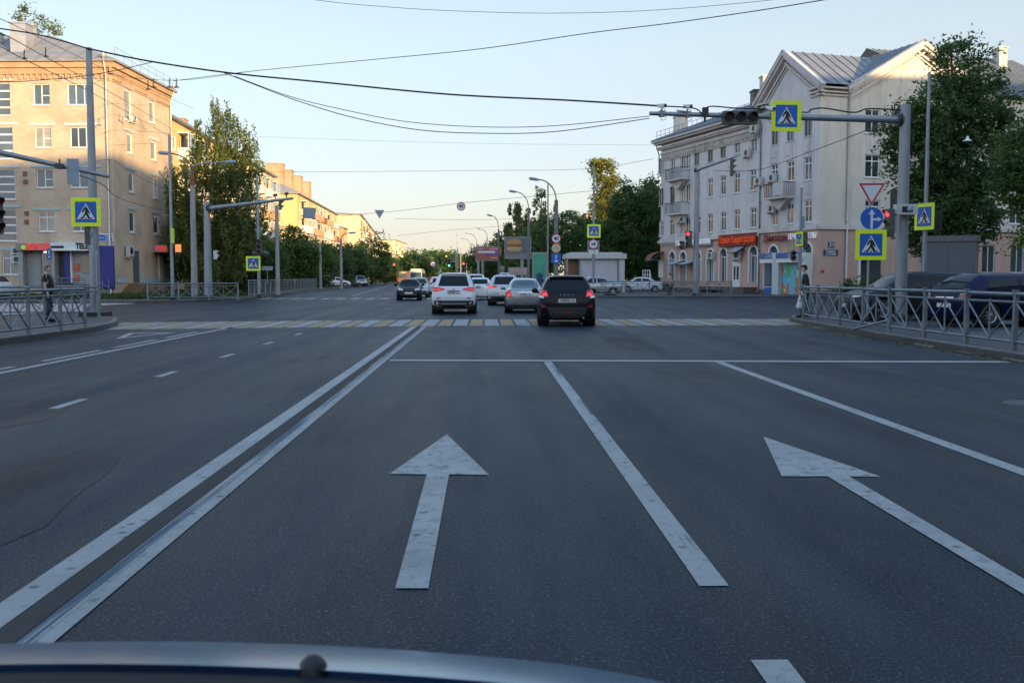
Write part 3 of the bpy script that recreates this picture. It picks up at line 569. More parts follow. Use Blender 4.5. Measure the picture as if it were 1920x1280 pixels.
# ---------------------------------------------------------------- houses further down on the left
def rowhouse(name, label, fr, L, D, ez, wallm, ends, roofm, rows=5, bal=0, z0=.0, chim=None, step=2.9, hip=True, wname='window', rh=2.6):
    """a block seen along its long side fr; ends = which end walls; balconies every bal windows"""
    t = thing(name, label, 'building', (fr.x, fr.y, 0)); ops = []; fh = (ez - 1.6) / rows; n = int((L - 1.5) / step); k0 = (L - n * step) / 2
    for r in range(rows):
        for k in range(n):
            a = k0 + k * step + .7; c = .9 + fh * r + .6; ops.append((a, a + 1.5, c, c + 1.5))
    mb = MB(); wall(mb, fr, 0, L, 0, ez, ops, .16)
    back = Fr(fr.x - fr.nx * D, fr.y - fr.ny * D, fr.dx, fr.dy, 1)
    c0, c1, d0, d1 = fr.p(0, 0), fr.p(L, 0), fr.p(0, 0, -D), fr.p(L, 0, -D)
    for a, b in ((c0, d0), (c1, d1), (d0, d1)): mb.add([a, b, (b[0], b[1], ez), (a[0], a[1], ez)], [(0, 1, 2, 3)])
    mb.build('wall', wallm, t, True)
    allw = MB(); allp = MB(); cnt = 0
    for o in ops:
        cnt += 1
        if cnt <= 96: window(t, fr, *o[:4], '2', gm=glassrand(), sill=False, fw=.12, dp=.12)
    E = .5; h = Vector((0, 0, ez)); p = lambda s, n_: Vector(fr.p(s, ez, n_)); q = lambda s: Vector(fr.p(s, ez + rh, -D / 2)); hp = D * .35 if hip else 0
    V_ = [p(-E, E), p(L + E, E), p(L + E, -D - E), p(-E, -D - E), q(hp), q(L - hp)]; V_ += [v - Vector((0, 0, .25)) for v in V_[:4]]
    roofmesh(t, V_, [(0, 1, 5, 4), (1, 2, 5), (2, 3, 4, 5), (3, 0, 4), (0, 6, 7, 1), (1, 7, 8, 2), (2, 8, 9, 3), (3, 9, 6, 0), (6, 7, 8, 9)], roofm)
    if bal:
        for r in range(1, rows):
            for k in range(n):
                if k % bal == 1:
                    a = k0 + k * step + .1; c = .9 + fh * r + .05; mb = MB(); mb.fbox(fr, a, a + 2.7, c - .15, c, 0, 1.1); mb.fbox(fr, a, a + 2.7, c, c + 1.05, 1.02, 1.1)
                    mb.fbox(fr, a, a + .06, c, c + 1.05, 0, 1.02); mb.fbox(fr, a + 2.64, a + 2.7, c, c + 1.05, 0, 1.02)
                    bo = mb.build('balcony', rnd.choice([M['rust'], M['brick_orange'], M['sill'], M['ac'], M['white']]), t, True)
                    if rnd.random() < .65:
                        mb = MB()
                        for u in (0, .9, 1.8, 2.64): mb.fbox(fr, a + u, a + u + .06, c + 1.05, c + 2.5, 1.03, 1.09)
                        mb.fbox(fr, a, a + 2.7, c + 2.5, c + 2.62, 0, 1.12); mb.build('glazing_frame', M['white'], bo, True)
                        mb = MB(); mb.fbox(fr, a + .03, a + 2.67, c + 1.05, c + 2.5, 1.05, 1.07); mb.build('pane', M['glass_b'], bo, True)
    for cset in (chim or []):
        s, n_, w_, hh, d_ = cset; mb = MB(); mb.fbox(fr, s, s + w_, ez + .2, ez + hh, n_ - d_, n_); mb.fbox(fr, s - .1, s + w_ + .1, ez + hh, ez + hh + .15, n_ - d_ - .1, n_ + .1); mb.build('chimney', M['brick_orange'], t, True)
    return t
rowhouse('yellow_apartment_house', 'yellow five-storey house with enclosed balconies partly behind the tall birch', Fr(X(322, 99) - .2, 99, -.036, 1), 60, 12, 17.4, M['brick_yellow'], 0, M['roof'], bal=2, chim=[(3, -3, 3.4, 3.4, 3), (26, -5, 2, 3.5, 2)])
h3 = rowhouse('yellow_gabled_house', 'bright yellow house with a blank end wall and stepped orange chimneys on its roof', Fr(X(559, 187), 187, -.033, 1), 64, 13, 17.2, M['brick_yellow'], 0, M['slate'], bal=2, chim=[(5, -3.5, 3.4, 5.8, 3.2), (16, -3.5, 3.4, 5.8, 3.2), (28, -3.5, 3.4, 5.8, 3.2), (41, -3.5, 3.4, 5.8, 3.2)], rh=3.4)
rowhouse('brick_corner_house', 'small orange brick house between the yellow house and the long cream block', Fr(X(645, 262), 262, -.04, 1), 9, 9, 14.5, M['brick_orange'], 0, M['slate'], rows=4, bal=0, rh=1.5)
rowhouse('cream_apartment_block', 'long pale cream apartment block far down the left side of the street', Fr(X(676, 278), 278, -.075, 1), 180, 14, 19., M['cream'], 0, M['roof'], bal=3, step=4.2, rh=.6)
rowhouse('distant_cream_block', 'farthest pale yellow block closing the left side of the street', Fr(X(741, 520), 520, .02, 1), 60, 25, 21., M['cream'], 0, M['roof'], bal=3, step=4.5, rh=.6)
# ================================================================ pale stone-age house on the right corner
RC = Vector((25.2, 75, 0)); RA = Fr(25.2, 75, -.281, .96, -1); RBf = Fr(25.2, 75, .96, .281, 1)
RH = thing('pale_corner_house', 'long pale four-storey house with gabled corner and salmon shop floor on the right', 'building', RC)
sA = RA.s_(1423); sEnd = RA.s_(1232); zMain = RA.sz(1236, 290)[1]; zb = RA.sz(1420, 436)[1]; AV = .35        # avant-corps stands 0.35 proud
ZC = RA.sz(1537, 158)[1]
RAp = Fr(RA.p(0, 0, 0)[0], RA.p(0, 0, 0)[1], -.281, .96, -1)
MF = Fr(*RA.p(0, 0, -AV)[:2], -.281, .96, -1)          # recessed plane of the main wing
wl = []
def aw(fr, ops, p0, p1, y0, y1, style, gm=None, fm=None, **k):
    pm = (p0 + p1) / 2; ym = (y0 + y1) / 2; a, b = sorted((fr.s_(p0, ym), fr.s_(p1, ym))); d = fr.sz(pm, y0)[1]; c = fr.sz(pm, y1)[1]
    if b - a < .95: m_ = (a + b) / 2; a, b = m_ - .5, m_ + .5
    ops.append((a, b, c, d)); wl.append((fr, a, b, c, d, style, gm or glassrand(), fm, k))
oM, oA, oB = [], [], []
R4 = [(1237, 1243, 297, 329), (1258.5, 1264, 291, 321), (1278, 1283, 284, 318), (1287.5, 1292, 283, 317), (1303, 1310, 277, 310), (1328, 1336, 268, 304), (1351, 1361, 260, 296), (1377, 1387, 253, 288), (1408, 1419, 244, 284)]
R3 = [(1237, 1243, 354, 386), (1257, 1264, 350, 382), (1278, 1282, 346, 379), (1287, 1292, 345, 379), (1304, 1311, 340, 372), (1327, 1336, 334, 370), (1351, 1360, 329, 366), (1377, 1386, 324, 362), (1407, 1416, 318, 358)]
R2 = [(1237, 1243, 414, 443), (1256, 1264, 411, 442), (1277, 1282, 409, 440), (1287, 1292, 408, 440), (1305, 1312, 405, 438), (1327, 1336, 401, 436), (1352, 1360, 397, 433), (1377, 1386, 393, 430), (1408, 1416, 389, 427)]
for i, row in enumerate((R4, R3, R2)):
    for j, q in enumerate(row):
        br = (i == 0 and j in (4, 5, 6)) or (i == 1 and j in (0, 1))
        gm = M['warmglass'] if (i == 2 and j in (0, 1, 5)) and rnd.random() < .0 else None
        aw(MF, oM, *q, '2t' if j not in (2, 3) else '2', gm, M['woodf'] if br else None, sill=True)
for (q, st, fm) in (((1448, 1458, 236, 272), '2', 'woodf'), ((1477, 1487, 228, 264), '2', 'woodf'), ((1510, 1520, 218, 255), '2', 'woodf'), ((1447, 1456, 307, 347), '2t', None), ((1478, 1486, 302, 340), '2t', None), ((1509, 1520, 294, 338), '2t', None),
                ((1448, 1457, 384, 423), '2t', None), ((1476, 1486, 382, 420), '2t', None), ((1510, 1520, 375, 417), '2t', None)):
    aw(RA, oA, *q, st, None, M[fm] if fm else None)
for q in ((1622, 1650, 290, 333), (1622, 1650, 204, 250), (1622, 1650, 375, 418), (1728, 1754, 290, 332), (1728, 1754, 375, 418), (1728, 1754, 204, 250), (1841, 1869, 375, 420), (1893, 1920, 375, 420), (1841, 1869, 290, 332), (1893, 1920, 290, 332)): aw(RBf, oB, *q, '2t', M['glass'])
# ground floor arches and doors
arches = [(MF, 1256, 1264.5, 472, 524), (MF, 1277, 1284, 472, 524), (MF, 1304, 1312, 470, 525), (MF, 1326.5, 1337.5, 468, 527), (MF, 1350.5, 1361.5, 466, 528), (MF, 1406, 1418.5, 462, 528), (RA, 1443, 1457, 461, 500), (RA, 1505, 1521, 456, 500)]
LBt = Fr(MF.x, MF.y, MF.dx, MF.dy, -1)
def archpts(a, b, z0, z1, n=10):
    r = (b - a) / 2; m_ = (a + b) / 2; zc = z1 - r
    return [(a, z0)] + [(m_ - r * math.cos(math.pi * k / n), zc + r * math.sin(math.pi * k / n)) for k in range(n + 1)] + [(b, z0)]
def archfill(mb, fr, a, b, z1, n=10, depth=.25):       # the two spandrels left of a square opening + curved reveal
    r = (b - a) / 2; m_ = (a + b) / 2; zc = z1 - r; pts = [(m_ - r * math.cos(math.pi * k / n), zc + r * math.sin(math.pi * k / n)) for k in range(n + 1)]
    for k in range(n):
        p, q = pts[k], pts[k + 1]; top = (p[0], z1), (q[0], z1)
        mb.add([fr.p(*p), fr.p(*q), fr.p(*top[1]), fr.p(*top[0])], [(0, 1, 2, 3)]); mb.add([fr.p(*p), fr.p(*q), fr.p(*q, -depth), fr.p(*p, -depth)], [(0, 1, 2, 3)])
mg, ma = MB(), []
gops = {id(MF): [], id(RA): []}
for (fr, p0, p1, y0, y1) in arches:
    a, b = sorted((fr.s_(p0), fr.s_(p1))); m_ = (a + b) / 2; hw = max((b - a) / 2, .62); a, b = m_ - hw, m_ + hw; z1 = fr.sz((p0 + p1) / 2, y0)[1]; z0 = fr.sz((p0 + p1) / 2, y1)[1]
    gops[id(fr)].append((a, b, z0, z1)); ma.append((fr, a, b, z0, z1)); archfill(mg, fr, a, b, z1)
wall(mg, MF, sA, sEnd, 0, zb, gops[id(MF)], .25); wall(mg, RA, 0, sA, 0, zb, gops[id(RA)], .25)
gB = []
for q in ((1841, 1866, 459, 512), (1895, 1920, 459, 512)): aw(RBf, gB, *q, '2', M['glass'], M['sill'])
SB = 27.
wall(mg, RBf, 0, SB, 0, zb, gB, .25)
mg.build('salmon_wall', M['pink_wall'], RH, True)
for (fr, a, b, z0, z1) in ma:
    mb = MB(); o_ = archpts(a - .17, b + .17, z0 - .1, z1 + .17); i_ = archpts(a, b, z0 - .1, z1)
    n = len(o_)
    for k in range(n - 1):
        A, B_, C_, D_ = o_[k], o_[k + 1], i_[k + 1], i_[k]
        mb.add([fr.p(*A, .06), fr.p(*B_, .06), fr.p(*C_, .06), fr.p(*D_, .06), fr.p(*A, 0), fr.p(*B_, 0), fr.p(*C_, 0), fr.p(*D_, 0)], [(0, 1, 2, 3), (0, 4, 5, 1), (3, 2, 6, 7)])
    w_ = mb.build('arched_window', M['white'], RH, True)
    mb = MB(); mb.prism(archpts(a, b, z0, z1), lambda s, z_: fr.p(s, z_, -.2), lambda s, z_: fr.p(s, z_, -.22)); mb.build('pane', M['glass_b'], w_, True)
    mb = MB(); zt = z1 - (b - a) * .62; mb.fbox(fr, a, b, zt - .04, zt + .04, -.2, -.12); mb.fbox(fr, (a + b) / 2 - .03, (a + b) / 2 + .03, z0, zt - .04, -.2, -.13); mb.fbox(fr, a, a + .07, z0, z1 - .5, -.2, -.12); mb.fbox(fr, b - .07, b, z0, z1 - .5, -.2, -.12); mb.build('frame', M['white'], w_, True)
mb = MB(); wall(mb, MF, sA, sEnd, zb, zMain + 1.3, oM); wall(mb, RA, 0, sA, zb, ZC, oA)
pk = RA.s_(1470); zp = RA.sz(1470, 104)[1]
mb.add([RA.p(0, ZC), RA.p(sA, ZC), RA.p(pk, zp)], [(0, 1, 2)]); mb.add([RA.p(sA, 0), RA.p(sA, 0, -AV), RA.p(sA, ZC, -AV), RA.p(sA, ZC)], [(0, 1, 2, 3)])
mb.add([RA.p(sA, zMain), RA.p(sA, zMain, -9), RA.p(sA, ZC, -9), RA.p(sA, ZC)], [(0, 1, 2, 3)])
e0, e1 = MF.p(sEnd, 0), MF.p(sEnd, 0, -13)
mb.add([e0, e1, (e1[0], e1[1], zMain + 1.3), (e0[0], e0[1], zMain + 1.3)], [(0, 1, 2, 3)])
mb.build('pale_wall', M['white_wall'], RH, True)
uv, up_, ur = RBf.s_(1590, 200), RBf.s_(1725, 100), 0
ur = 2 * up_ - uv; zp2 = RBf.sz(1725, 84)[1]
mb = MB(); wall(mb, RBf, 0, SB, zb, ZC - .2, oB); zg = ZC - .2
mb.add([RBf.p(uv, zg), RBf.p(ur, zg), RBf.p(up_, zp2)], [(0, 1, 2)]); mb.add([RBf.p(SB, 0), RBf.p(SB, 0, -20), RBf.p(SB, ZC, -20), RBf.p(SB, ZC)], [(0, 1, 2, 3)])
mb.build('cream_wall', M['side_wall'], RH, True)
for (fr, a, b, c, d, st_, gm, fm, k) in wl: window(RH, fr, a, b, c, d, st_, gm=gm, fm=fm, fw=.09, **k)
# cornices
mb = MB()
for (z0, z1, n1) in ((zMain + .0, zMain + .14, .12), (zMain + .42, zMain + .56, .3), (zMain + .56, zMain + .75, .42), (zMain + .95, zMain + 1.15, .62), (zMain + 1.15, zMain + 1.35, .85)): mb.fbox(MF, sA + .01, sEnd + n1 * .8, z0, z1, 0, n1)
for (fr, s0, s1) in ((RA, -.4, sA + .4), (RBf, -.4, uv)):
    for (dz, n1) in ((.0, .12), (.22, .26), (.5, .42)): mb.fbox(fr, s0 + .001 * n1, min(s1, 1.2) if fr is RA else s1, ZC - .85 + dz, ZC - .73 + dz, -.05, n1 + (.004 if fr is RA else 0))
    if fr is RA: 
        for (dz, n1) in ((.0, .12), (.22, .26), (.5, .42)): mb.fbox(fr, sA - 1.2, sA + .3, ZC - .85 + dz, ZC - .73 + dz, -.05, n1)
def rake(fr, s0, z0, s1, z1, bands):                   # mouldings that climb a gable
    d = math.hypot(s1 - s0, z1 - z0); us, uz = (s1 - s0) / d, (z1 - z0) / d; ns, nz_ = (-uz, us) if us > 0 else (uz, -us)
    for (o0, o1_, n1) in bands:
        q = [(s0 + ns * o0, z0 + nz_ * o0), (s1 + ns * o0, z1 + nz_ * o0), (s1 + ns * o1_, z1 + nz_ * o1_), (s0 + ns * o1_, z0 + nz_ * o1_)]
        mb.prism(q, lambda s, z_: fr.p(s, z_, n1), lambda s, z_: fr.p(s, z_, -.02))
bands = ((-.1, .2, .55), (-.32, -.1, .4), (-.75, -.6, .2), (-.95, -.85, .1))
rake(RA, -.5, ZC - .25, pk, zp, bands); rake(RA, sA + .5, ZC - .25, pk, zp, [(a + .0, b, n + .003) for a, b, n in bands])
rake(RBf, uv - .3, zg - .1, up_, zp2, bands); rake(RBf, ur + .3, zg - .1, up_, zp2, [(a, b, n + .003) for a, b, n in bands])
mb.build('cornice', M['cornice'], RH, True)
mb = MB(); mb.fbox(MF, sA + .02, sEnd - .05, zMain - .72, zMain - .02, .0, .05)
s = sA + .3
while s < sEnd - .3:
    mb.lathe([(0, .16), (.2, .1), (.28, 0)], (0, 0, 0), 8)
    for k in range(len(mb.v) - 24, len(mb.v)): v = mb.v[k]; mb.v[k] = MF.p(s + v[0], zMain - .38 + v[1], .05 + v[2] * .5)
    s += .62
mb.build('frieze', M['relief'], RH, True)
mb = MB(); mb.fbox(MF, sA + .02, sEnd + .25, zb - .3, zb - .05, 0, .22); mb.fbox(MF, sA + .02, sEnd + .1, zb - .05, zb + .12, 0, .12); mb.fbox(RA, -.2, sA + .1, zb - .1, zb + .28, 0, .18); mb.fbox(RBf, -.18, SB, zb - .1, zb + .28, 0, .16)
mb.build('belt_course', M['cornice'], RH, True)
mb = MB(); s = sEnd - .3
while s > RA.s_(1290): mb.fbox(MF, s, s + .14, zb - .48, zb - .3, 0, .16); s -= .34
mb.build('dentil_course', M['sill'], RH, True)
mb = MB(); mb.fbox(MF, sA, sEnd, 0, .5, .0, .08); mb.fbox(RA, -.05, sA, 0, .5, 0, .08); mb.fbox(RBf, .0, SB, 0, .5, 0, .085); mb.build('plinth', M['plinth'], RH, True)
for (px_, y_) in ((1451, 288), (1478, 284), (1514, 276), (1452, 370), (1514, 355), (1637, 272)):
    fr = RA if px_ < 1540 else RBf; a, z_ = fr.sz(px_, y_); mb = MB(); mb.fbox(fr, a - .6, a + .6, z_ - .75, z_ + .7, 0, .03); mb.fbox(fr, a - .35, a + .35, z_ - .35, z_ + .3, .03, .07); mb.build('relief_panel', M['cornice'], RH, True)
# roofs
ro = lambda v: Vector(v)
zE = zMain + 1.37
def rp(fr, s, n, z_): return ro(fr.p(s, z_, n))
A1, A2 = rp(MF, sA - 1, .9, zE), rp(MF, sEnd + .6, .9, zE); B1, B2 = rp(MF, sA - 1, -13.6, zE), rp(MF, sEnd + .6, -13.6, zE); Rg1, Rg2 = rp(MF, sA - 1, -6.5, zE + 3.0), rp(MF, sEnd - 4, -6.5, zE + 3.0)
V_ = [A1, A2, B1, B2, Rg1, Rg2]
roofmesh(RH, V_, [(0, 1, 5, 4), (1, 3, 5), (2, 4, 5, 3), (0, 4, 2)], M['roof'])
g0, g1, gp = rp(RA, -.55, .5, ZC - .05), rp(RA, sA + .55, .5, ZC - .05), rp(RA, pk, .5, zp + .2); dn = 14
g0b, g1b, gpb = rp(RA, -.55, -dn, ZC - .05), rp(RA, sA + .55, -dn, ZC - .05), rp(RA, pk, -dn, zp + .2)
def gs(s, u): return rp(RA, s, -u, (ZC - .05) + (s + .55) / (pk + .55) * (zp + .25 - ZC))
roofmesh(RH, [g0, g1, gp, gs(-.55, uv - .1), gs(.12, uv - .1), gs(.12, dn), g1b, gpb], [(0, 3, 4, 5, 7, 2), (2, 7, 6, 1)], M['roof'])
h0, h1, hp_ = rp(RBf, uv - .35, .5, zg - .02), rp(RBf, ur + .35, .5, zg - .02), rp(RBf, up_, .5, zp2 + .25); dn = 13
h0b, h1b, hpb = rp(RBf, uv - .35, -dn, zg - .02), rp(RBf, ur + .35, -dn, zg - .02), rp(RBf, up_, -dn, zp2 + .25)
roofmesh(RH, [h0, h1, hp_, h0b, h1b, hpb], [(0, 3, 5, 2), (2, 5, 4, 1), (3, 4, 5)], M['roof'])
c0, c1, cr0, cr1, cb0, cb1 = rp(RBf, ur - .3, .4, ZC - .1), rp(RBf, SB + .4, .4, ZC - .1), rp(RBf, up_, -6.5, ZC + 4.6), rp(RBf, SB - 3, -6.5, ZC + 4.6), rp(RBf, up_, -13.5, ZC - .1), rp(RBf, SB + .4, -13.5, ZC - .1)
roofmesh(RH, [c0, c1, cr0, cr1, cb0, cb1], [(0, 1, 3, 2), (1, 5, 3), (5, 4, 2, 3), (4, 0, 2)], M['roof'])
mb = MB()
def seams(a0, a1, b0, b1, n):
    for k in range(n + 1): t = k / n; mb.bar(a0.lerp(a1, t) + Vector((0, 0, .03)), b0.lerp(b1, t) + Vector((0, 0, .03)), .06)
seams(A1, A2, Rg1, Rg2, 26); 
for k in range(17):
    u_ = -.5 + 14.5 * k / 16; a_, b_ = gs(-.55 if u_ < uv - .1 else .15, u_), gs(pk, u_); mb.bar(a_ + Vector((0, 0, .03)), b_ + Vector((0, 0, .03)), .06)
seams(h0, h0b, hp_, hpb, 16); seams(c0, c1, cr0, cr1, 26); seams(h1, h1b, hp_, hpb, 16)
mb.build('roof_seam', M['rail'], RH, True)
mb = MB(); mb.bar(g0 + Vector((0, 0, .05)), gp + Vector((0, 0, .05)), .12); mb.bar(g1 + Vector((0, 0, .05)), gp + Vector((0, 0, .05)), .12); mb.bar(h0 + Vector((0, 0, .05)), hp_ + Vector((0, 0, .05)), .12); mb.bar(h1 + Vector((0, 0, .05)), hp_ + Vector((0, 0, .05)), .12)
mb.build('verge', M['pipe'], RH, True)
mb = MB()                                             # snow guard on the main eave
n = 22
for k in range(n + 1): p = A1.lerp(A2, k / n) + (Rg1 - A1).normalized() * .7; mb.bar(p, p + Vector((0, 0, .75)), .03)
for h in (.3, .72): mb.bar(A1 + (Rg1 - A1).normalized() * .7 + Vector((0, 0, h)), A2 + (Rg1 - A1).normalized() * .7 + Vector((0, 0, h)), .03)
mb.build('snow_guard', M['rail'], RH, True)
for (px0, px1, y0, y1, Y, m_) in ((1264, 1286, 219, 260, 101, 'side_wall'), (1425, 1440, 143, 175, 90, 'side_wall'), (1408, 1416, 170, 200, 88, 'dark'), (1861, 1876, 90, 145, 86, 'side_wall')): chimney(RH, px0, px1, y0, y1, Y, 1.2, M[m_])
for (fr, px_, z0, z1, n) in ((RA, 1424, .2, ZC - 1.0, .1), (RBf, 1584.5, .2, ZC - .2, .1), (MF, 1236, .2, zMain + .9, .1)):
    s = fr.s_(px_); 
    if px_ == 1236: s = sEnd + .3
    downpipe(RH, fr, s, z0 if px_ != 1236 else zMain - 2, z1, n, .09 if px_ > 1500 else .06, M['pipe'] if px_ > 1500 else M['rail'])
# balconies
def balcony(par, fr, p0, p1, y1, hb, solid=False):
    a, b = sorted((fr.s_(p0), fr.s_(p1))); z0 = fr.sz((p0 + p1) / 2, y1, .8)[1]; D = 1.0
    mb = MB(); mb.fbox(fr, a, b, z0 - .14, z0, 0, D)
    m_ = (a + b) / 2; q = [(a + .25, z0 - .14), (b - .25, z0 - .14), (m_ + .35, z0 - .85), (m_, z0 - 1.0), (m_ - .35, z0 - .85)]
    mb.prism(q, lambda s, z_: fr.p(s, z_, .5), lambda s, z_: fr.p(s, z_, 0)); o = mb.build('balcony', M['cornice'], par, True)
    mb = MB()
    for k in range(int((b - a) / .14)): s = a + .04 + k * .14; mb.bar(fr.p(s, z0, D - .04), fr.p(s, z0 + hb, D - .04), .022)
    for k in range(6): n = .05 + k * .16; mb.bar(fr.p(a + .04, z0, n), fr.p(a + .04, z0 + hb, n), .022); mb.bar(fr.p(b - .04, z0, n), fr.p(b - .04, z0 + hb, n), .022)
    mb.bar(fr.p(a, z0 + hb, D - .04), fr.p(b, z0 + hb, D - .04), .05); mb.bar(fr.p(a + .04, z0 + hb, 0), fr.p(a + .04, z0 + hb, D), .05); mb.bar(fr.p(b - .04, z0 + hb, 0), fr.p(b - .04, z0 + hb, D), .05)
    mb.build('railing', M['rust'] if solid else M['rail'], o, True)
    if solid: mb = MB(); mb.fbox(fr, a + .05, (a + b) / 2, z0 + .1, z0 + hb, D, D + .03); mb.build('cladding_panel', M['ac'], o, True)
    return o
balcony(RH, MF, 1260, 1291, 334, 1.05); balcony(RH, MF, 1260, 1291, 399, 1.05); balcony(RH, RA, 1448, 1487, 368, 1.1, True)
acs = ((RA, 1419.5, 247, 'below the cornice beside the drain pipe'), (MF, 1405, 293, 'under the white framed top window left of the drain pipe'), (RA, 1427, 346, 'on the pale wall left of the white balcony'), (RA, 1453, 340, 'just above the balcony of the gabled corner'),
       (RA, 1452, 398, 'under the balcony of the gabled corner'), (MF, 1283, 417, 'under the lower dark balcony'), (MF, 1336, 485, 'beside the arched shop window behind the light pole'), (MF, 1386, 487, 'large one above the white shop door'))
for (fr, px_, py_, lb) in acs:
    a, z_ = fr.sz(px_ + 6, py_); big = 'large' in lb; t = thing('air_conditioner', 'pale air conditioner box ' + lb, 'air conditioner', fr.p(a, z_, 0), 0, 'air conditioners on the pale corner house')
    acunit(t, fr, a, z_, w_=1.0, h=.62 if not big else .95, name='casing')
# signs on the pale house
def letters(name, label, txt, fr, p0, p1, py0, py1, m_, n=.3, group=None, board=None, h=None, shear=0.):
    s0, z0 = fr.sz(p0, py0, n); s1, z1 = fr.sz(p1, py1, n); L = abs(s1 - s0); H = h or .62
    t = thing(name, label, 'shop sign', fr.p((s0 + s1) / 2, 0, 0), 0, group); zc = (z0 + z1) / 2
    if board: mb = MB(); mb.fbox(fr, min(s0, s1) - .1, max(s0, s1) + .1, zc - H * .6, zc + H * .6, 0, n - .05); mb.build('sign_board', board, t, True)
    ftext(txt, H, m_, t, fr, (s0 + s1) / 2, zc, n, width=L, bold=.0, ext=.03, shear=shear); return t
letters('shop_sign', 'white letter sign on dark backing, crossed by the light pole on the salmon wall', 'ТЕХНИКА ДЛЯ ОКНИ ПОЛЫ ХОЛЛЫ', MF, 1266, 1331, 457, 453, M['shopwhite'], .26, board=M['shopgrey'], h=.62)
letters('shop_sign', 'long orange red cursive letter sign above the white shop door', 'Первая Кондитерская', MF, 1347, 1415, 451.5, 447.5, M['shoporange'], .34, board=M['shopdred'], h=.86, shear=.3)
letters('shop_sign', 'dark red cursive letter sign just right of the drain pipe', 'Дымоходы', RA, 1430, 1477, 448, 445, M['shopdred'], .26, h=.8, shear=.3)
letters('shop_sign', 'white letter sign reading stoves and boilers on the gabled corner', 'ПЕЧИ И КОТЛЫ', RA, 1478, 1530, 444.5, 442, M['shopwhite'], .26, h=.62)
for (nm, lb, txt, p0, p1, y0, y1, mm) in (('house_number_plate', 'small square navy plate reading 31 on the salmon corner wall', '31', 1553, 1564, 453, 464, 'navy'), ('street_name_plate', 'wide navy street name plate below the number 31', 'Восстания ул.|ул. Восстания', 1544, 1571, 468, 479, 'navy')):
    t = thing(nm, lb, 'sign', RBf.p(RBf.s_((p0 + p1) / 2), 0, 0)); px_box(t, RBf, p0, p1, y0, y1, 0, .05, M[mm], 'plate_panel')
    ls = txt.split('|')
    for i, s in enumerate(ls):
        a, z_ = RBf.sz((p0 + p1) / 2, (y0 + y1) / 2 + (i - (len(ls) - 1) / 2) * 5, .05); ftext(s, .32 if len(ls) > 1 else .55, M['swhite'], t, RBf, a, z_, .07, width=.9 if len(ls) > 1 else .38, ext=.003, bold=.006)
px_box(RH, RBf, 1539, 1545, 506, 511, 0, .04, M['sred'], 'notice_board')
# blue corner shop on the gabled corner
bs = thing('corner_shop_front', 'blue and white corner shop front with a bright painted panel', 'shop front', RA.p(RA.s_(1480), 0, 0))
px_box(bs, RA, 1433, 1462, 475, 485, 0, .5, M['shopblue2'], 'sign_board'); px_box(bs, RA, 1433, 1462, 485, 493, 0, .45, M['white'], 'sign_trim'); px_box(bs, RA, 1433, 1462, 493.5, 552, 0, .06, M['white'], 'shop_wall')
px_box(bs, RA, 1435, 1447, 495, 537, .06, .1, M['glass_b'], 'shop_window'); px_box(bs, RA, 1451, 1461, 495, 537, .06, .1, M['glass_b'], 'shop_window'); px_box(bs, RA, 1446, 1450.5, 495, 537, .06, .12, M['glass'], 'door'); px_box(bs, RA, 1434, 1461, 539, 552, .06, .12, M['shopblue2'], 'lower_panel')
px_box(bs, RA, 1462, 1474, 474, 554, 0, .7, M['sill'], 'column'); px_box(bs, RA, 1475, 1515, 474, 484, .5, 1.0, M['shopblue2'], 'sign_board'); px_box(bs, RA, 1475, 1515, 484, 492, .45, .95, M['white'], 'sign_trim'); px_box(bs, RA, 1516, 1524, 474, 554, .0, .75, M['white'], 'column')
s0, s1 = sorted((RA.s_(1475, 520), RA.s_(1513, 520))); zt, zb2 = RA.sz(1494, 494, .4)[1], .15
pm_ = mat('mural_panel', (.15, .42, .62), .5, 0, .1, 1); N, b_, L_ = nodes_of(pm_); g_ = N.nodes.new('ShaderNodeNewGeometry'); 
c_ = mixc(N, L_, ramp(N, L_, noise(N, L_, g_.outputs['Position'], .9, 1), .52, .54), (.12, .45, .65), (.10, .42, .12)); c_ = mixc(N, L_, ramp(N, L_, noise(N, L_, g_.outputs['Position'], 1.3, 2, (1, 1, .7)), .58, .60), c_, (.55, .18, .05)); c_ = mixc(N, L_, ramp(N, L_, noise(N, L_, g_.outputs['Position'], 1.7, 1, (1.3, 1, 1)), .64, .66), c_, (.65, .6, .5)); L_.new(c_, b_.inputs['Base Color'])
mb = MB(); mb.fbox(RA, s0, s1, zb2, zt, .0, .4); mb.build('painted_panel', pm_, bs, True)
a, z_ = RA.sz(1447.5, 480, .5); ftext('Столица', .42, M['swhite'], bs, RA, a, z_, .52, width=1.9, ext=.005, shear=.2); a, z_ = RA.sz(1495, 479, 1.0); ftext('столица', .5, M['swhite'], bs, RA, a, z_, 1.02, width=2.5, ext=.005, shear=.25, bold=.01)
a, z_ = RA.sz(1495, 488, .95); ftext('МАГАЗИН', .28, M['sblack'], bs, RA, a, z_, .97, width=1.4, ext=.005)
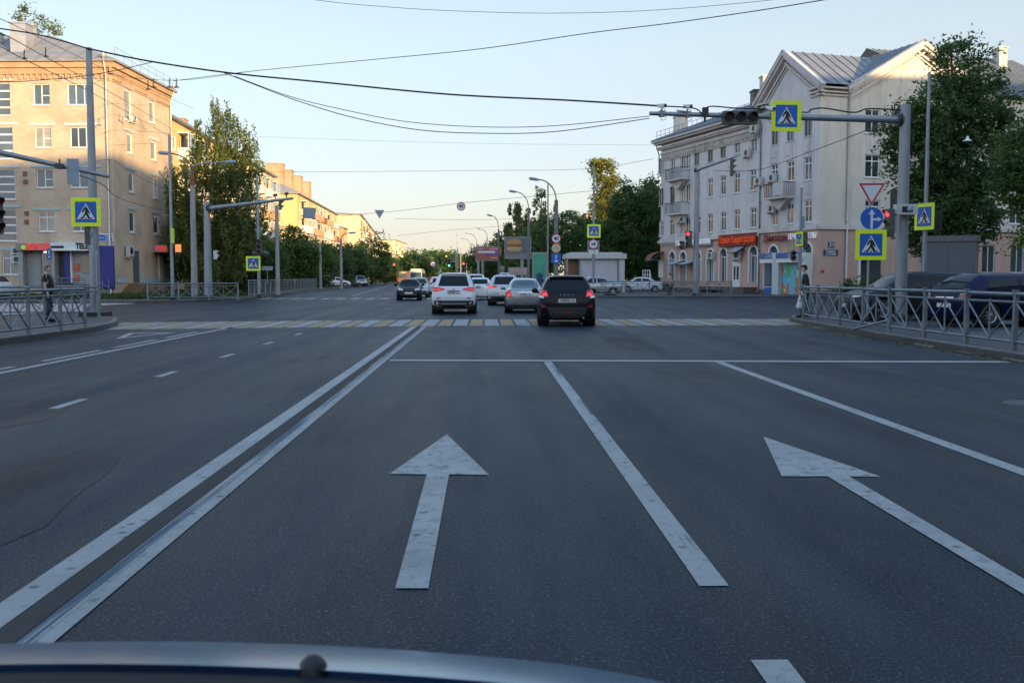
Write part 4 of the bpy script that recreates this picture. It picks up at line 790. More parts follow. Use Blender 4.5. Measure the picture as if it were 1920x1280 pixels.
# awnings, doors, steps
def awning(lb, fr, p0, p1, y0, y1, D, m_, vault=False):
    a, b = sorted((fr.s_(p0), fr.s_(p1))); z1 = fr.sz((p0 + p1) / 2, y0)[1]; z0 = fr.sz((p0 + p1) / 2, y1, D)[1]; t = thing('awning', lb, 'awning', fr.p(a, z0, 0)); mb = MB()
    n = 8; pr = [(D * math.sin(k / n * math.pi / 2), z0 + (z1 - z0) * math.cos(k / n * math.pi / 2)) for k in range(n + 1)] if vault else [(0, z1), (D, z0)]
    for (n0, q0), (n1, q1) in zip(pr, pr[1:]): mb.add([fr.p(a, q0, n0), fr.p(b, q0, n0), fr.p(b, q1, n1), fr.p(a, q1, n1)] + [fr.p(a, q0 - .04, n0), fr.p(b, q0 - .04, n0), fr.p(b, q1 - .04, n1), fr.p(a, q1 - .04, n1)], [(0, 1, 2, 3), (4, 7, 6, 5), (0, 3, 7, 4), (1, 5, 6, 2), (3, 2, 6, 7)])
    mb.build('canopy', m_, t, True); mb = MB()
    for s in (a, b): mb.bar(fr.p(s, z0, 0), fr.p(s, z0, D), .05); mb.bar(fr.p(s, z0 + .9 * (z1 - z0), 0), fr.p(s, z0, D), .04)
    mb.bar(fr.p(a, z0, D), fr.p(b, z0, D), .05); mb.build('bracket', M['rail'], t, True); return t
awning('rounded brown awning over the door at the far left end of the salmon floor', MF, 1234.5, 1245, 472, 487, 1.5, M['awn'], True)
awning('left sloping grey awning beside the arched window behind the light pole', MF, 1268, 1284, 487, 495, 1.2, M['clear_awn']); awning('right sloping grey awning just left of the light pole', MF, 1289, 1306, 488, 495, 1.2, M['clear_awn'])
awning('small grey canopy high above the white shop door', MF, 1381, 1397, 461, 472, 1.0, M['clear_awn'])
px_box(RH, MF, 1236, 1244, 487, 520, -.02, .07, M['white'], 'door'); px_box(RH, MF, 1375, 1389, 491, 540, -.02, .09, M['white'], 'door'); px_box(RH, MF, 1377.5, 1381, 499, 524, .09, .1, M['glass'], 'door_glass'); px_box(RH, MF, 1383, 1387, 499, 524, .09, .1, M['glass'], 'door_glass')
px_box(RH, MF, 1276, 1285, 497, 536, -.02, .06, M['shopdoor'], 'door'); px_box(RH, RBf, 1612, 1650, 487, 556, 0, .1, M['glass'], 'door_glass'); px_box(RH, RBf, 1608, 1612, 484, 556, 0, .14, M['white'], 'door')
st = thing('porch', 'raised dark porch with white handrails at the far left end of the salmon floor', 'porch', MF.p(MF.s_(1238), 0, 0)); px_box(st, MF, 1234.5, 1262, 530, 546, 0, 1.8, M['plinth'], 'platform'); mb = MB()
a, b = MF.s_(1234.5), MF.s_(1262)
for h in (1.3, 1.75, 2.2): mb.bar(MF.p(a, h, 1.75), MF.p((a + b) / 2, h, 1.75), .06); mb.bar(MF.p((a + b) / 2, h, 1.75), MF.p(b, h - 1.1, 2.4), .06)
for k in range(4): s = a + (b - a) * k / 6; mb.bar(MF.p(s, .5, 1.75), MF.p(s, 2.2, 1.75), .06)
mb.build('handrail', M['white'], st, True)
px_box(RH, MF, 1385, 1423, 538, 552, 0, 1.5, M['plinth'], 'shop_porch'); px_box(RH, MF, 1318, 1372, 537, 543, 0, .9, M['plinth'], 'shop_porch')
# other buildings on the right
t = thing('tarpaulin_kiosk', 'low kiosk closed with white tarpaulin behind the silver saloon', 'kiosk', P(1117, 530, 92)); Y = 92.
x0, x1, x2 = X(1063, Y), X(1087, Y), X(1171, Y); zt, zr2 = Z(1117, 485, Y), Z(1117, 475.5, Y); mb = MB()
mb.box(x0 - .1, x2 + .15, Y - .3, Y + 4, zt, zr2); mb.box(x0 + .3, x2 - .2, Y, Y + 3.6, zr2, zr2 + .12); mb.build('roof', M['ac'], t, True)
mb = MB(); mb.box(x2 - .5, x2, Y - .05, Y + .4, 0, zt); mb.build('corner_pillar', M['ac'], t, True)
for b_ in ((x0 - .05, x0 + .1, Y - .1, Y + .1, 0, zt), (x1 - .1, x1, Y - .1, Y + .1, 0, zt), (x2 - .62, x2 - .55, Y - .1, Y, 0, zt)): mb = MB(); mb.box(*b_); mb.build('frame_post', M['shopdoor'], t, True)
tp = MB(); n_ = 26
vs = []; fs = []
for i in range(n_ + 1):
    for j in range(9):
        u, v = i / n_, j / 8; vs.append((x1 + .05 + (x2 - .7 - x1) * u, Y + .05 + .06 * math.sin(9 * u + 3 * v) * math.sin(5 * v + 7 * u), .15 + (zt - .15) * v))
for i in range(n_):
    for j in range(8): a = i * 9 + j; fs.append((a, a + 9, a + 10, a + 1))
tp.add(vs, fs, True); tp.build('tarpaulin', M['kiosk'], t, True); mb = MB(); mb.box(x0, x1 - .1, Y + .5, Y + 3.5, 0, zt); mb.box(x1, x2 - .5, Y + .6, Y + 3.5, 0, zt - .01); mb.build('dark_side', M['wood'], t, True)
def simple_house(name, label, x0, x1, y0, y1, ez, rh, wm, rm, rows=2, ori='x'):
    t = thing(name, label, 'building', ((x0 + x1) / 2, y0, 0)); fr = Fr(x0, y0, 1, 0, 1); ops = []; n = int((x1 - x0) / 3.2); fh = ez / rows
    for r in range(rows):
        for k in range(n): a = .9 + k * 3.2; ops.append((a, a + 1.3, fh * r + 1, fh * r + 2.4))
    mb = MB(); wall(mb, fr, 0, x1 - x0, 0, ez, ops)
    for a, b in (((x0, y0), (x0, y1)), ((x0, y1), (x1, y1)), ((x1, y1), (x1, y0))): mb.add([(*a, 0), (*b, 0), (*b, ez), (*a, ez)], [(0, 1, 2, 3)])
    mb.build('wall', wm, t, True)
    for o in ops[:60]: window(t, fr, *o, '2', gm=M['glass_b'])
    ym = (y0 + y1) / 2; V_ = [(x0 - .5, y0 - .5, ez), (x1 + .5, y0 - .5, ez), (x1 + .5, y1 + .5, ez), (x0 - .5, y1 + .5, ez), (x0 + 2, ym, ez + rh), (x1 - 2, ym, ez + rh)]
    roofmesh(t, V_, [(0, 1, 5, 4), (1, 2, 5), (2, 3, 4, 5), (3, 0, 4), (0, 3, 2, 1)], rm); return t
bluer = mat('blue_roof_sheet', (.13, .19, .28), .5, .2)
simple_house('blue_roofed_house', 'low house with a blue grey roof among the trees right of the kiosk sign', X(1118, 150), X(1182, 150), 150, 165, Z(1150, 428, 150), 3.2, M['cream'], bluer)
simple_house('orange_distant_house', 'orange house top showing above the trees left of the blue roof', X(1098, 240), X(1114, 240), 240, 250, Z(1105, 402, 240), .6, M['brick_orange'], M['slate'], 6)
# unseen houses added to shape the light: shade on the street, darker car reflections
def caster(label, x0, y0, x1, y1, D, h, wm):
    dx, dy = x1 - x0, y1 - y0; return rowhouse('added_unseen_house', label, Fr(x0, y0, dx, dy), math.hypot(dx, dy), D, h, wm, 0, M['slate'], rows=max(3, int(h / 3.2)), bal=0, step=6.)
# ================================================================ vehicles
def pchip(xs, ys, x):
    xs = np.array(xs, float); ys = np.array(ys, float); h = np.diff(xs); d = np.diff(ys) / h; m = np.zeros_like(ys)
    m[1:-1] = np.where(d[:-1] * d[1:] > 0, 2 * d[:-1] * d[1:] / (d[:-1] + d[1:] + 1e-12), 0); m[0] = d[0]; m[-1] = d[-1]
    i = np.clip(np.searchsorted(xs, x) - 1, 0, len(h) - 1); t = (x - xs[i]) / h[i]
    return (1 + 2 * t) * (1 - t) ** 2 * ys[i] + t * (1 - t) ** 2 * h[i] * m[i] + t * t * (3 - 2 * t) * ys[i + 1] + t * t * (t - 1) * h[i] * m[i + 1]
def chaikin(p, n=2):
    for _ in range(n):
        q = [p[0]]
        for a, b in zip(p, p[1:]): q += [a * .75 + b * .25, a * .25 + b * .75]
        q.append(p[-1]); p = q
    return p
# stations: (y from the rear, bottom, sill half width, mid half width, mid z, belt half width, belt z, roof half width, roof edge z, roof centre z) ; widths in fractions of W/2
def stations(kind, L, W, H):
    if kind == 'sedan': return [
        (0, .34, .80, .86, .52, .82, .70, .60, .74, .76), (.05, .26, .88, .95, .56, .90, .88, .74, .95, .97), (.14, .22, .92, .98, .60, .93, .92, .76, 1.02, 1.04), (.62, .20, .96, 1, .62, .94, .93, .78, 1.05, 1.07),
        (.80, .2, .96, 1, .62, .94, .93, .72, 1.10, 1.13), (1.25, .2, .96, 1, .62, .94, .93, .63, H - .10, H - .05), (1.9, .2, .96, 1, .62, .94, .92, .64, H - .05, H), (L * .56, .2, .96, 1, .62, .94, .91, .64, H - .06, H - .01),
        (L * .62, .2, .96, 1, .62, .93, .91, .66, H - .13, H - .07), (L * .78, .2, .96, 1, .6, .92, .88, .76, .96, 1.0), (L * .93, .2, .92, .97, .56, .86, .76, .66, .80, .83), (L * .985, .24, .84, .89, .5, .80, .62, .6, .68, .70), (L, .3, .74, .78, .46, .70, .54, .5, .56, .57)]
    if kind == 'lada': return [
        (0, .36, .80, .86, .52, .84, .72, .62, .74, .75), (.05, .28, .90, .94, .56, .92, .88, .80, .93, .94), (.3, .24, .94, 1, .60, .95, .93, .78, .99, 1.0), (1.0, .20, .96, 1, .62, .94, .93, .66, H - .1, H - .06), (1.9, .2, .96, 1, .62, .94, .92, .66, H - .05, H), (L * .56, .2, .96, 1, .62, .94, .91, .66, H - .06, H - .01),
        (L * .60, .2, .96, 1, .62, .93, .91, .68, H - .11, H - .06), (L * .73, .2, .96, 1, .6, .93, .88, .80, .93, .96), (L * .93, .2, .93, .97, .56, .90, .78, .74, .81, .83), (L * .985, .24, .88, .92, .5, .86, .64, .7, .70, .71), (L, .3, .8, .84, .46, .78, .54, .6, .56, .57)]
    zb = {'suv': 1.06, 'hatch': 1.0, 'wagon': .98}[kind]; r = {'suv': .70, 'hatch': .70, 'wagon': .68}[kind]; sl = {'suv': .38, 'hatch': .34, 'wagon': .55}[kind]; c = .30 if kind == 'suv' else .22
    return [(0, c + .12, .80, .88, .56, .82, .72, .66, .76, .77), (.04, c + .04, .88, .95, .60, .90, .86, .78, .92, .93), (.09, c, .93, .985, .62, .93, zb - .06, .80, zb, zb + .02), (.16, c, .95, 1, .64, .94, zb - .02, .78, zb + .10, zb + .12),
        (.16 + sl, c, .96, 1, .66, .94, zb, r, H - .10, H - .045), (.26 + sl, c, .96, 1, .66, .94, zb, r, H - .07, H - .015), (L * .38, c, .96, 1, .66, .94, zb - .02, r, H - .05, H), (L * .54, c, .96, 1, .66, .94, zb - .03, r, H - .05, H - .01), (L * .61, c, .96, 1, .66, .94, zb - .04, r + .02, H - .14, H - .08),
        (L * .78, c, .96, 1, .64, .93, zb - .07, .78, zb + .02, zb + .06), (L * .93, c, .93, .98, .58, .88, zb - .2, .7, zb - .14, zb - .1), (L * .985, c + .04, .86, .9, .52, .82, .68, .62, .74, .76), (L, c + .1, .76, .8, .48, .72, .56, .5, .6, .61)]
def carbody(kind, L, W, H, wheels, wr, rowy=.045):
    st = stations(kind, L, W, H); ys = [s[0] for s in st]; u = sorted(set([round(y, 4) for y in np.arange(0, L, rowy)] + [0.01, .02, .03, L - .01, L]))
    u = np.array(u); cols = [pchip(ys, [s[k] for s in st], u) for k in range(1, 10)]
    rings = []
    for i, y in enumerate(u):
        zb, ws, wm, zm, wb, zbelt, wr_, zr, zt = [c_[i] for c_ in cols]; h = W / 2
        zs = zb + .10
        p = [np.array(q) for q in ((0, zb), (ws * h * .9, zb), (ws * h, zs), (wm * h, zm), (wb * h, zbelt), (wr_ * h, zr), (wr_ * h * .6, zt - (zt - zr) * .15), (0, zt))]
        full = []
        for a, b in zip(p, p[1:]):
            k = max(1, int(np.linalg.norm(b - a) / .12)); full += [a + (b - a) * j / k for j in range(k)]
        rings.append(p)
    # resample every ring with fixed counts so the grid is regular
    cnt = [4, 2, 6, 6, 7, 3, 4]; G_ = []
    for p in rings:
        q = chaikin(p, 2); q = np.array(q)
        d = np.concatenate([[0], np.cumsum(np.linalg.norm(np.diff(q, axis=0), axis=1))]); marks = [0]
        # parameter by original segments (chaikin of 8 points -> fixed indices)
        n = len(q) - 1; t = np.linspace(0, n, 34); row = np.stack([np.interp(t, range(len(q)), q[:, k]) for k in (0, 1)], 1); G_.append(row)
    G_ = np.array(G_); nu, nv = G_.shape[:2]
    mb = MB(); V_ = []
    for i in range(nu):
        half = [(G_[i, j, 0], u[i], G_[i, j, 1]) for j in range(nv)]
        V_ += half + [(-x, y, z) for (x, y, z) in half[-2:0:-1]]
    n = 2 * nv - 2; Fc = []
    for i in range(nu - 1):
        for j in range(n):
            f = (i * n + j, i * n + (j + 1) % n, (i + 1) * n + (j + 1) % n, (i + 1) * n + j); c = [sum(V_[k][a] for k in f) / 4 for a in range(3)]
            if abs(c[0]) > W * .30 and any((c[1] - wy) ** 2 + (c[2] - wr) ** 2 < (wr * 1.17) ** 2 for wy in wheels) and c[2] < .95: continue
            Fc.append(f)
    Fc.append(tuple(range(n))[::-1]); Fc.append(tuple((nu - 1) * n + k for k in range(n)))
    full = [tuple((i * n + j, i * n + (j + 1) % n, (i + 1) * n + (j + 1) % n, (i + 1) * n + j)) for i in range(nu - 1) for j in range(n)] + Fc[-2:]
    return V_, Fc, BVHTree.FromPolygons([Vector(v) for v in V_], full)
def patch(mb, bvh, side, quad, off=.006, n=7, L=5.):
    """a quad given in the view of one side, laid on the body; side rear/front (x,z), left/right (y,z)"""
    A, B_, C_, D_ = [np.array(q, float) for q in quad]; ids = {}; vs = []; ns = []
    for i in range(n + 1):
        for j in range(n + 1):
            s, t = i / n, j / n; q = (A * (1 - s) + B_ * s) * (1 - t) + (D_ * (1 - s) + C_ * s) * t
            if side == 'rear': o, d = Vector((q[0], -2, q[1])), Vector((0, 1, 0))
            elif side == 'front': o, d = Vector((q[0], L + 2, q[1])), Vector((0, -1, 0))
            elif side == 'left': o, d = Vector((-3, q[0], q[1])), Vector((1, 0, 0))
            elif side == 'right': o, d = Vector((3, q[0], q[1])), Vector((-1, 0, 0))
            else: o, d = Vector((q[0], q[1], 4)), Vector((0, 0, -1))
            h = bvh.ray_cast(o, d)
            if h[0] is None: vs.append(None); continue
            nn = h[1] if h[1].dot(d) < 0 else -h[1]
            vs.append(h[0] + nn * off)
    fs = []
    rem = {}; out = []
    for k, v in enumerate(vs):
        if v is not None: rem[k] = len(out); out.append(v)
    for i in range(n):
        for j in range(n):
            f = [i * (n + 1) + j, (i + 1) * (n + 1) + j, (i + 1) * (n + 1) + j + 1, i * (n + 1) + j + 1]
            if all(k in rem for k in f): fs.append(tuple(rem[k] for k in f))
    mb.add(out, fs, True); return mb
def wheel(par, x, y, r, wd, side, spokes=10, simple=False):
    w_ = MB(); h = wd / 2
    w_.lathe([(r * .62, -h), (r * .9, -h), (r * .98, -h * .8), (r, -h * .4), (r, h * .4), (r * .98, h * .8), (r * .9, h), (r * .62, h), (r * .62, -h)], (0, 0, 0), 32, 'x')
    o = w_.build('wheel', M['tyre'], par); o.location = (x, y, r)
    q = MB(); sx = side; q.lathe([(r * .62, sx * h * .9), (r * .57, sx * h * .85), (r * .56, -sx * h * .2)], (0, 0, 0), 32, 'x')
    for k in range(spokes):
        a = 2 * math.pi * k / spokes; c_, s_ = math.cos(a), math.sin(a); e = .022 if spokes > 6 else .05
        t = (-s_, c_)
        q.hexa([(sx * h * .55, c_ * .05 + t[0] * e * g, s_ * .05 + t[1] * e * g) if b else (sx * h * .85, c_ * .05 + t[0] * e * g, s_ * .05 + t[1] * e * g) for b in (1,) for g in (-1, 1)] +
               [(sx * h * .85, c_ * .05 + t[0] * e * g, s_ * .05 + t[1] * e * g) for g in (1, -1)] +
               [(sx * h * .5, c_ * r * .58 + t[0] * e * g, s_ * r * .58 + t[1] * e * g) for g in (-1, 1)] + [(sx * h * .78, c_ * r * .58 + t[0] * e * g, s_ * r * .58 + t[1] * e * g) for g in (1, -1)])
    q.lathe([(0, sx * h * .92), (.06, sx * h * .88), (.07, sx * h * .4)], (0, 0, 0), 12, 'x')
    q.build('rim', M['rim'], o); d = MB(); d.lathe([(0, -sx * h * .1), (r * .56, -sx * h * .1)], (0, 0, 0), 24, 'x'); d.build('brake_disc', M['dark'], o)
    return o
def car(label, cat, kind, L, W, H, pm, loc, rz, name='car', wr=.33, glass='carglass', tails=(), tail_m='tail', rearwin=None, plate='', plate_z=.8, extras=None, sidewin=True, detail=2, wheels=None, heads=None, head_m='lens', group=None, mirror=True, spokes=10):
    """origin: middle of the rear bumper on the ground, car pointing to +y locally"""
    t = thing(name, label, cat, loc, rz, group); wy = wheels or (L * .185, L * .80)
    V_, Fc, bvh = carbody(kind, L, W, H, wy, wr)
    mb = MB(); mb.add(V_, Fc, True); body = mb.build('body', pm, t)
    un = MB(); un.box(-W * .42, W * .42, .25, L - .25, wr * .55, .62)
    for s in (-1, 1): 
        for y in wy: un.lathe([(wr * 1.14, s * W * .30), (wr * 1.14, s * (W * .497))], (0, y, wr), 20, 'x', False)
    un.build('underbody', M['black'], t)
    for y in wy:
        for s in (-1, 1): wheel(t, s * (W / 2 - .115), y, wr, .20, s, spokes)
    g = M[glass]; zb = {'suv': 1.06, 'hatch': 1.0, 'wagon': .98, 'sedan': 1.05, 'lada': .98}[kind]
    rw = rearwin or ((-.56, zb + .06), (.56, zb + .06), (.47, H - .13), (-.47, H - .13)); rw = [(x * W / 1.8, z) for x, z in rw]
    mb = MB(); patch(mb, bvh, 'rear', rw); mb.build('rear_window', g, t)
    y0, y1, y2, y3 = {'suv': (.6, L * .36, L * .56, L * .70), 'hatch': (.6, L * .35, L * .55, L * .70), 'wagon': (.75, L * .36, L * .56, L * .71), 'sedan': (1.05, L * .38, L * .57, L * .71), 'lada': (.75, L * .38, L * .56, L * .69)}[kind]
    zt, zs = H - .14, {'suv': 1.05, 'hatch': 1.0, 'wagon': .98, 'sedan': .97, 'lada': .96}[kind]
    for s in ('left', 'right'):
        mb = MB(); ym = (y1 + y2) / 2 if kind not in ('suv', 'wagon') else y1 + (y2 - y1) * .35
        patch(mb, bvh, s, ((y0, zs + .05), (ym - .04, zs), (ym - .04, zt), (y0 + (.32 if kind in ('sedan', 'lada') else .12), zt - .05))); patch(mb, bvh, s, ((ym + .04, zs), (y3, zs - .02), (y2 + .05, zt), (ym + .04, zt))); mb.build('side_window', g, t)
    wz = {'suv': 1.1, 'hatch': 1.04, 'wagon': 1.03, 'sedan': 1.0, 'lada': .97}[kind]
    mb = MB(); patch(mb, bvh, 'front', ((-.66 * W / 1.8, wz), (.66 * W / 1.8, wz), (.50 * W / 1.8, H - .12), (-.50 * W / 1.8, H - .12)), L=L); mb.build('windscreen', g, t)
    for q in tails:
        for s in (-1, 1):
            mb = MB(); patch(mb, bvh, 'rear', [(s * x, z) for x, z in q[0]], .02, 6); mb.build('tail_lamp', M[q[1]], t)
    if plate is not None:
        mb = MB(); b0 = bvh.ray_cast(Vector((0, -2, plate_z)), Vector((0, 1, 0)))[0].y; mb.box(-.26, .26, b0 - .03, b0 + .03, plate_z - .056, plate_z + .056); pl = mb.build('number_plate', M['plate'], t)
        if plate: text(plate, .12, M['sblack'], pl, (0, b0 - .033, plate_z), 0, .001, .002, .44)
    zf = {'suv': .82, 'hatch': .78, 'wagon': .74, 'sedan': .70, 'lada': .70}[kind]
    for s in (-1, 1):
        mb = MB(); patch(mb, bvh, 'front', ((s * W * .22, zf - .06), (s * W * .41, zf - .03), (s * W * .42, zf + .08), (s * W * .24, zf + .05)), .015, 5, L=L); mb.build('headlight', M[head_m], t)
        if mirror: mb = MB(); mb.lathe([(0, -.05), (.07, -.04), (.10, 0), (.085, .05), (0, .08)], (0, 0, 0), 12, 'y'); mb.v = [(v[0] * 1.1 + s * (W / 2 + .08), v[1] + y3 - .12, v[2] * .85 + zs + .06) for v in mb.v]; mb.bar((s * (W / 2 - .06), y3 - .1, zs), (s * (W / 2 + .05), y3 - .1, zs + .02), .05); mb.build('mirror', pm, t)
    mb = MB(); patch(mb, bvh, 'front', ((-W * .2, zf - .08), (W * .2, zf - .08), (W * .2, zf + .03), (-W * .2, zf + .03)), .012, 5, L=L); patch(mb, bvh, 'front', ((-W * .33, .32), (W * .33, .32), (W * .33, .5), (-W * .33, .5)), .01, 5, L=L); mb.build('grille', M['black'], t)
    if plate is not None: mb = MB(); b1 = bvh.ray_cast(Vector((0, L + 2, .46)), Vector((0, -1, 0)))[0].y; mb.box(-.26, .26, b1 - .02, b1 + .03, .43, .54); mb.build('front_plate', M['plate'], t)
    # door seams and handles
    mb = MB()
    for s in ('left', 'right'):
        for ys in (y1 + (y2 - y1) * .5 - .03, y0 + .32, y3 - .03): patch(mb, bvh, s, ((ys, .38), (ys + .014, .38), (ys + .014, zs - .03), (ys, zs - .03)), .003, 6)
        patch(mb, bvh, s, ((y0 + .2, zs - .14), (y0 + .38, zs - .14), (y0 + .38, zs - .11), (y0 + .2, zs - .11)), .014, 2)
    mb.build('door_seam', M['trim'], t)
    if extras: extras(t, bvh, pm)
    return t
def rp_(t, bvh, quad, m_, name, off=.01, side='rear', n=5, L=5.): mb = MB(); patch(mb, bvh, side, quad, off, n, L); return mb.build(name, M[m_] if isinstance(m_, str) else m_, t)
def carpos(pxc, pybot, Y=None):
    p = G(pxc, pybot); return (p.x, p.y, 0)
white = carpaint('white_car_paint', (.62, .64, .68), 0, .3); silver = carpaint('silver_car_paint', (.30, .32, .345), .55, .35); blackp = carpaint('black_car_paint', (.010, .011, .013), .1, .25); blue = carpaint('navy_car_paint', (.006, .010, .045), .3, .25); red = carpaint('red_car_paint', (.30, .02, .02), .1); dgrey = carpaint('dark_grey_paint', (.03, .033, .04), .4)
def ex_suv(t, b, pm):
    rp_(t, b, ((-.78, .31), (.78, .31), (.80, .56), (-.80, .56)), 'black', 'rear_bumper_trim', .015); rp_(t, b, ((-.55, .40), (.55, .40), (.5, .45), (-.5, .45)), 'galv', 'skid_plate', .03)
    for s in (-1, 1): rp_(t, b, ((s * .52, .64), (s * .70, .64), (s * .70, .67), (s * .54, .67)), 'tail_off', 'reflector', .02)
    rp_(t, b, ((-.26, .935), (.26, .935), (.26, .96), (-.26, .96)), 'trim', 'tailgate_trim', .02)
    mb = MB(); y = -.0; q = b.ray_cast(Vector((0, -2, 1.01)), Vector((0, 1, 0)))[0].y - .015; mb.tube([(.055 * math.cos(a), q, 1.01 + .04 * math.sin(a)) for a in [k * math.pi / 8 for k in range(17)]], .008, 6); mb.tube([(-.035, q, 1.03), (0, q, 1.0), (.035, q, 1.03)], .006, 6); mb.build('badge', M['chrome'], t)
    for s in (-1, 1): mb = MB(); mb.tube([(s * .60, .8, 1.66), (s * .61, .95, 1.73), (s * .61, 2.4, 1.755), (s * .6, 2.6, 1.68)], .025, 8); mb.build('roof_rail', M['rim'], t)
    mb = MB(); mb.box(-.5, .5, .42, .62, 1.62, 1.655); mb.build('spoiler', pm, t)
SUVT = [(((.36, .99), (.60, .95), (.60, 1.09), (.36, 1.035)), 'tail'), (((.60, .94), (.88, .92), (.86, 1.10), (.60, 1.09)), 'tail'), (((.56, .985), (.8, .975), (.8, 1.02), (.56, 1.02)), 'brake')]
p = G(851, 587)
car('white car with roof rails driving ahead in the left lane of the crossing', 'car', 'suv', 4.6, 1.84, 1.70, white, (X(851, 41), 40.6, 0), 0, wr=.36, tails=SUVT, plate='М752АВ 116', plate_z=.875, rearwin=((-.62, 1.14), (.62, 1.14), (.50, 1.56), (-.50, 1.56)), extras=ex_suv, spokes=10)
def ex_x(t, b, pm):
    rp_(t, b, ((-.80, .26), (.80, .26), (.82, .60), (-.82, .60)), 'trim', 'rear_bumper_trim', .012); rp_(t, b, ((-.12, .42), (.12, .42), (.12, .47), (-.12, .47)), 'tail_off', 'fog_lamp', .02)
    rp_(t, b, ((-.36, .70), (.36, .70), (.25, .86), (-.25, .86)), 'dark', 'plate_recess', .008)
    q = b.ray_cast(Vector((0, -2, .965)), Vector((0, 1, 0)))[0].y
    text('L  A  D  A', .06, M['rim'], t, (0, q - .012, .965), 0, .006, .002, .44)
    for s in (-1, 1): rp_(t, b, ((s * .62, .58), (s * .78, .58), (s * .78, .66), (s * .68, .66)), 'tail_off', 'reflector', .014)
    mb = MB(); mb.tube([(0, .75, 1.5), (0, .66, 1.72)], .006, 6); mb.build('aerial', M['black'], t)
    mb = MB(); mb.box(-.52, .52, .36, .6, 1.485, 1.52); mb.build('spoiler', pm, t)
    mb = MB(); mb.tube([(.5, .0, .27), (.5, .2, .27)], .03, 8); mb.build('exhaust_pipe', M['galv'], t)
car('black hatchback with lit tail lamps crossing the striped crosswalk', 'car', 'hatch', 4.2, 1.78, 1.57, blackp, (X(1062, 30.6), 30.3, 0), R(-2.5), wr=.34, glass='carglass', tails=[(((.57, .90), (.84, .92), (.82, 1.08), (.62, 1.10)), 'tail'), (((.60, .93), (.74, .94), (.74, 1.0), (.62, 1.02)), 'brake'), (((.70, .86), (.84, .88), (.85, .95), (.72, .93)), 'lens')],
    plate='Х256ММ 116', plate_z=.79, rearwin=((-.66, 1.08), (.66, 1.08), (.53, 1.45), (-.53, 1.45)), extras=ex_x)
def ex_sed(t, b, pm): rp_(t, b, ((-.30, .86), (.30, .86), (.30, .885), (-.30, .885)), 'chrome', 'chrome_strip', .014); rp_(t, b, ((-.7, .30), (.7, .30), (.7, .36), (-.7, .36)), 'trim', 'bumper_trim', .012); rp_(t, b, ((-.8, .40), (.8, .40), (.8, .42), (-.8, .42)), 'chrome', 'bumper_strip', .012)
car('silver saloon between the black hatchback and the silver estate in the middle lane', 'car', 'sedan', 4.5, 1.72, 1.47, silver, (X(985, 41.5), 41.5, 0), R(-1), wr=.31, tails=[(((.54, .68), (.80, .70), (.80, .95), (.62, .96)), 'tail'), (((.58, .72), (.74, .73), (.74, .79), (.60, .79)), 'brake')], glass='carglass_l', plate='С618КО 116', plate_z=.79, rearwin=((-.60, 1.07), (.60, 1.07), (.50, 1.37), (-.50, 1.37)), extras=ex_sed)
def ex_est(t, b, pm):
    rp_(t, b, ((-.72, .30), (.76, .30), (.76, .5), (-.72, .5)), 'black', 'rear_bumper_trim', .012); mb = MB(); mb.tube([(-.25, .9, 1.62), (-.2, .9, 1.72), (.2, .9, 1.72), (.25, .9, 1.62)], .03, 8); mb.build('roof_box_handle', M['white'], t)
car('silver white crossover with red tail lamps ahead of the silver saloon', 'car', 'suv', 4.5, 1.8, 1.66, carpaint('pearl_paint', (.45, .47, .50), .3), (X(945, 53), 53, 0), R(-3), wr=.36, tails=SUVT[:1] + [(((.56, .93), (.84, .92), (.84, 1.06), (.62, 1.06)), 'brake')], plate='', plate_z=.62, extras=ex_est)
car('white hatchback just right of the roof railed white car, farther ahead', 'car', 'hatch', 4.2, 1.76, 1.50, white, (X(900, 66), 66, 0), R(1), tails=[(((.56, .90), (.84, .90), (.84, 1.04), (.60, 1.03)), 'tail')], plate='', plate_z=.80)
car('white minivan roof seen above the white hatchback far ahead', 'car', 'suv', 4.5, 1.84, 1.78, white, (X(893, 80), 80, 0), R(2), tails=SUVT[:2], plate=None)
def ex_on(t, b, pm): pass
p = G(763, 552.5)
car('black old hatchback with headlights coming towards the crossing', 'car', 'lada', 4.1, 1.66, 1.40, blackp, (X(763, 65) - .1, 65 + 4.1, 0), R(180 + 3), wr=.29, plate='', plate_z=.7, head_m='lens')
car('light grey car just behind the black oncoming hatchback', 'car', 'hatch', 4.2, 1.7, 1.5, silver, (X(779, 74), 74 + 4.2, 0), R(183), plate=None, head_m='lens')
car('distant oncoming car with two bright headlights lit', 'car', 'hatch', 4.3, 1.75, 1.5, dgrey, (X(795, 150), 155, 0), R(183), plate=None, head_m='headlit')
car('far red car partly hidden by the roof railed white car', 'car', 'hatch', 4.3, 1.75, 1.6, red, (X(816, 105), 105, 0), R(3), tails=SUVT[:2], plate=None)
car('far dark red car nearer than the red one, half behind the white car', 'car', 'hatch', 4.2, 1.75, 1.55, white, (X(822, 88), 88, 0), R(3), tails=SUVT[:2], plate=None)
def yaw_to(a): return R(a)
def side_loc(pxa, Y, z=0): return (X(pxa, Y), Y, z)
car('silver saloon parked side-on in front of the tarpaulin kiosk', 'car', 'sedan', 4.25, 1.74, 1.46, silver, side_loc(1163, 77, .1), R(97), wr=.31, plate='', spokes=5)
car('pale grey saloon parked side-on between the kiosk and the salmon house', 'car', 'sedan', 4.2, 1.76, 1.44, white, side_loc(1240, 94, .1), R(92), wr=.31, plate=None)
car('white saloon parked side-on beyond the left railing of the far street', 'car', 'sedan', 4.3, 1.74, 1.46, white, side_loc(603, 150, .1), R(-80), plate=None)
car('silver off-road car with headlights facing, parked on the left side of the far street', 'car', 'suv', 4.6, 1.84, 1.75, silver, side_loc(670, 166, .1), R(197), plate='')
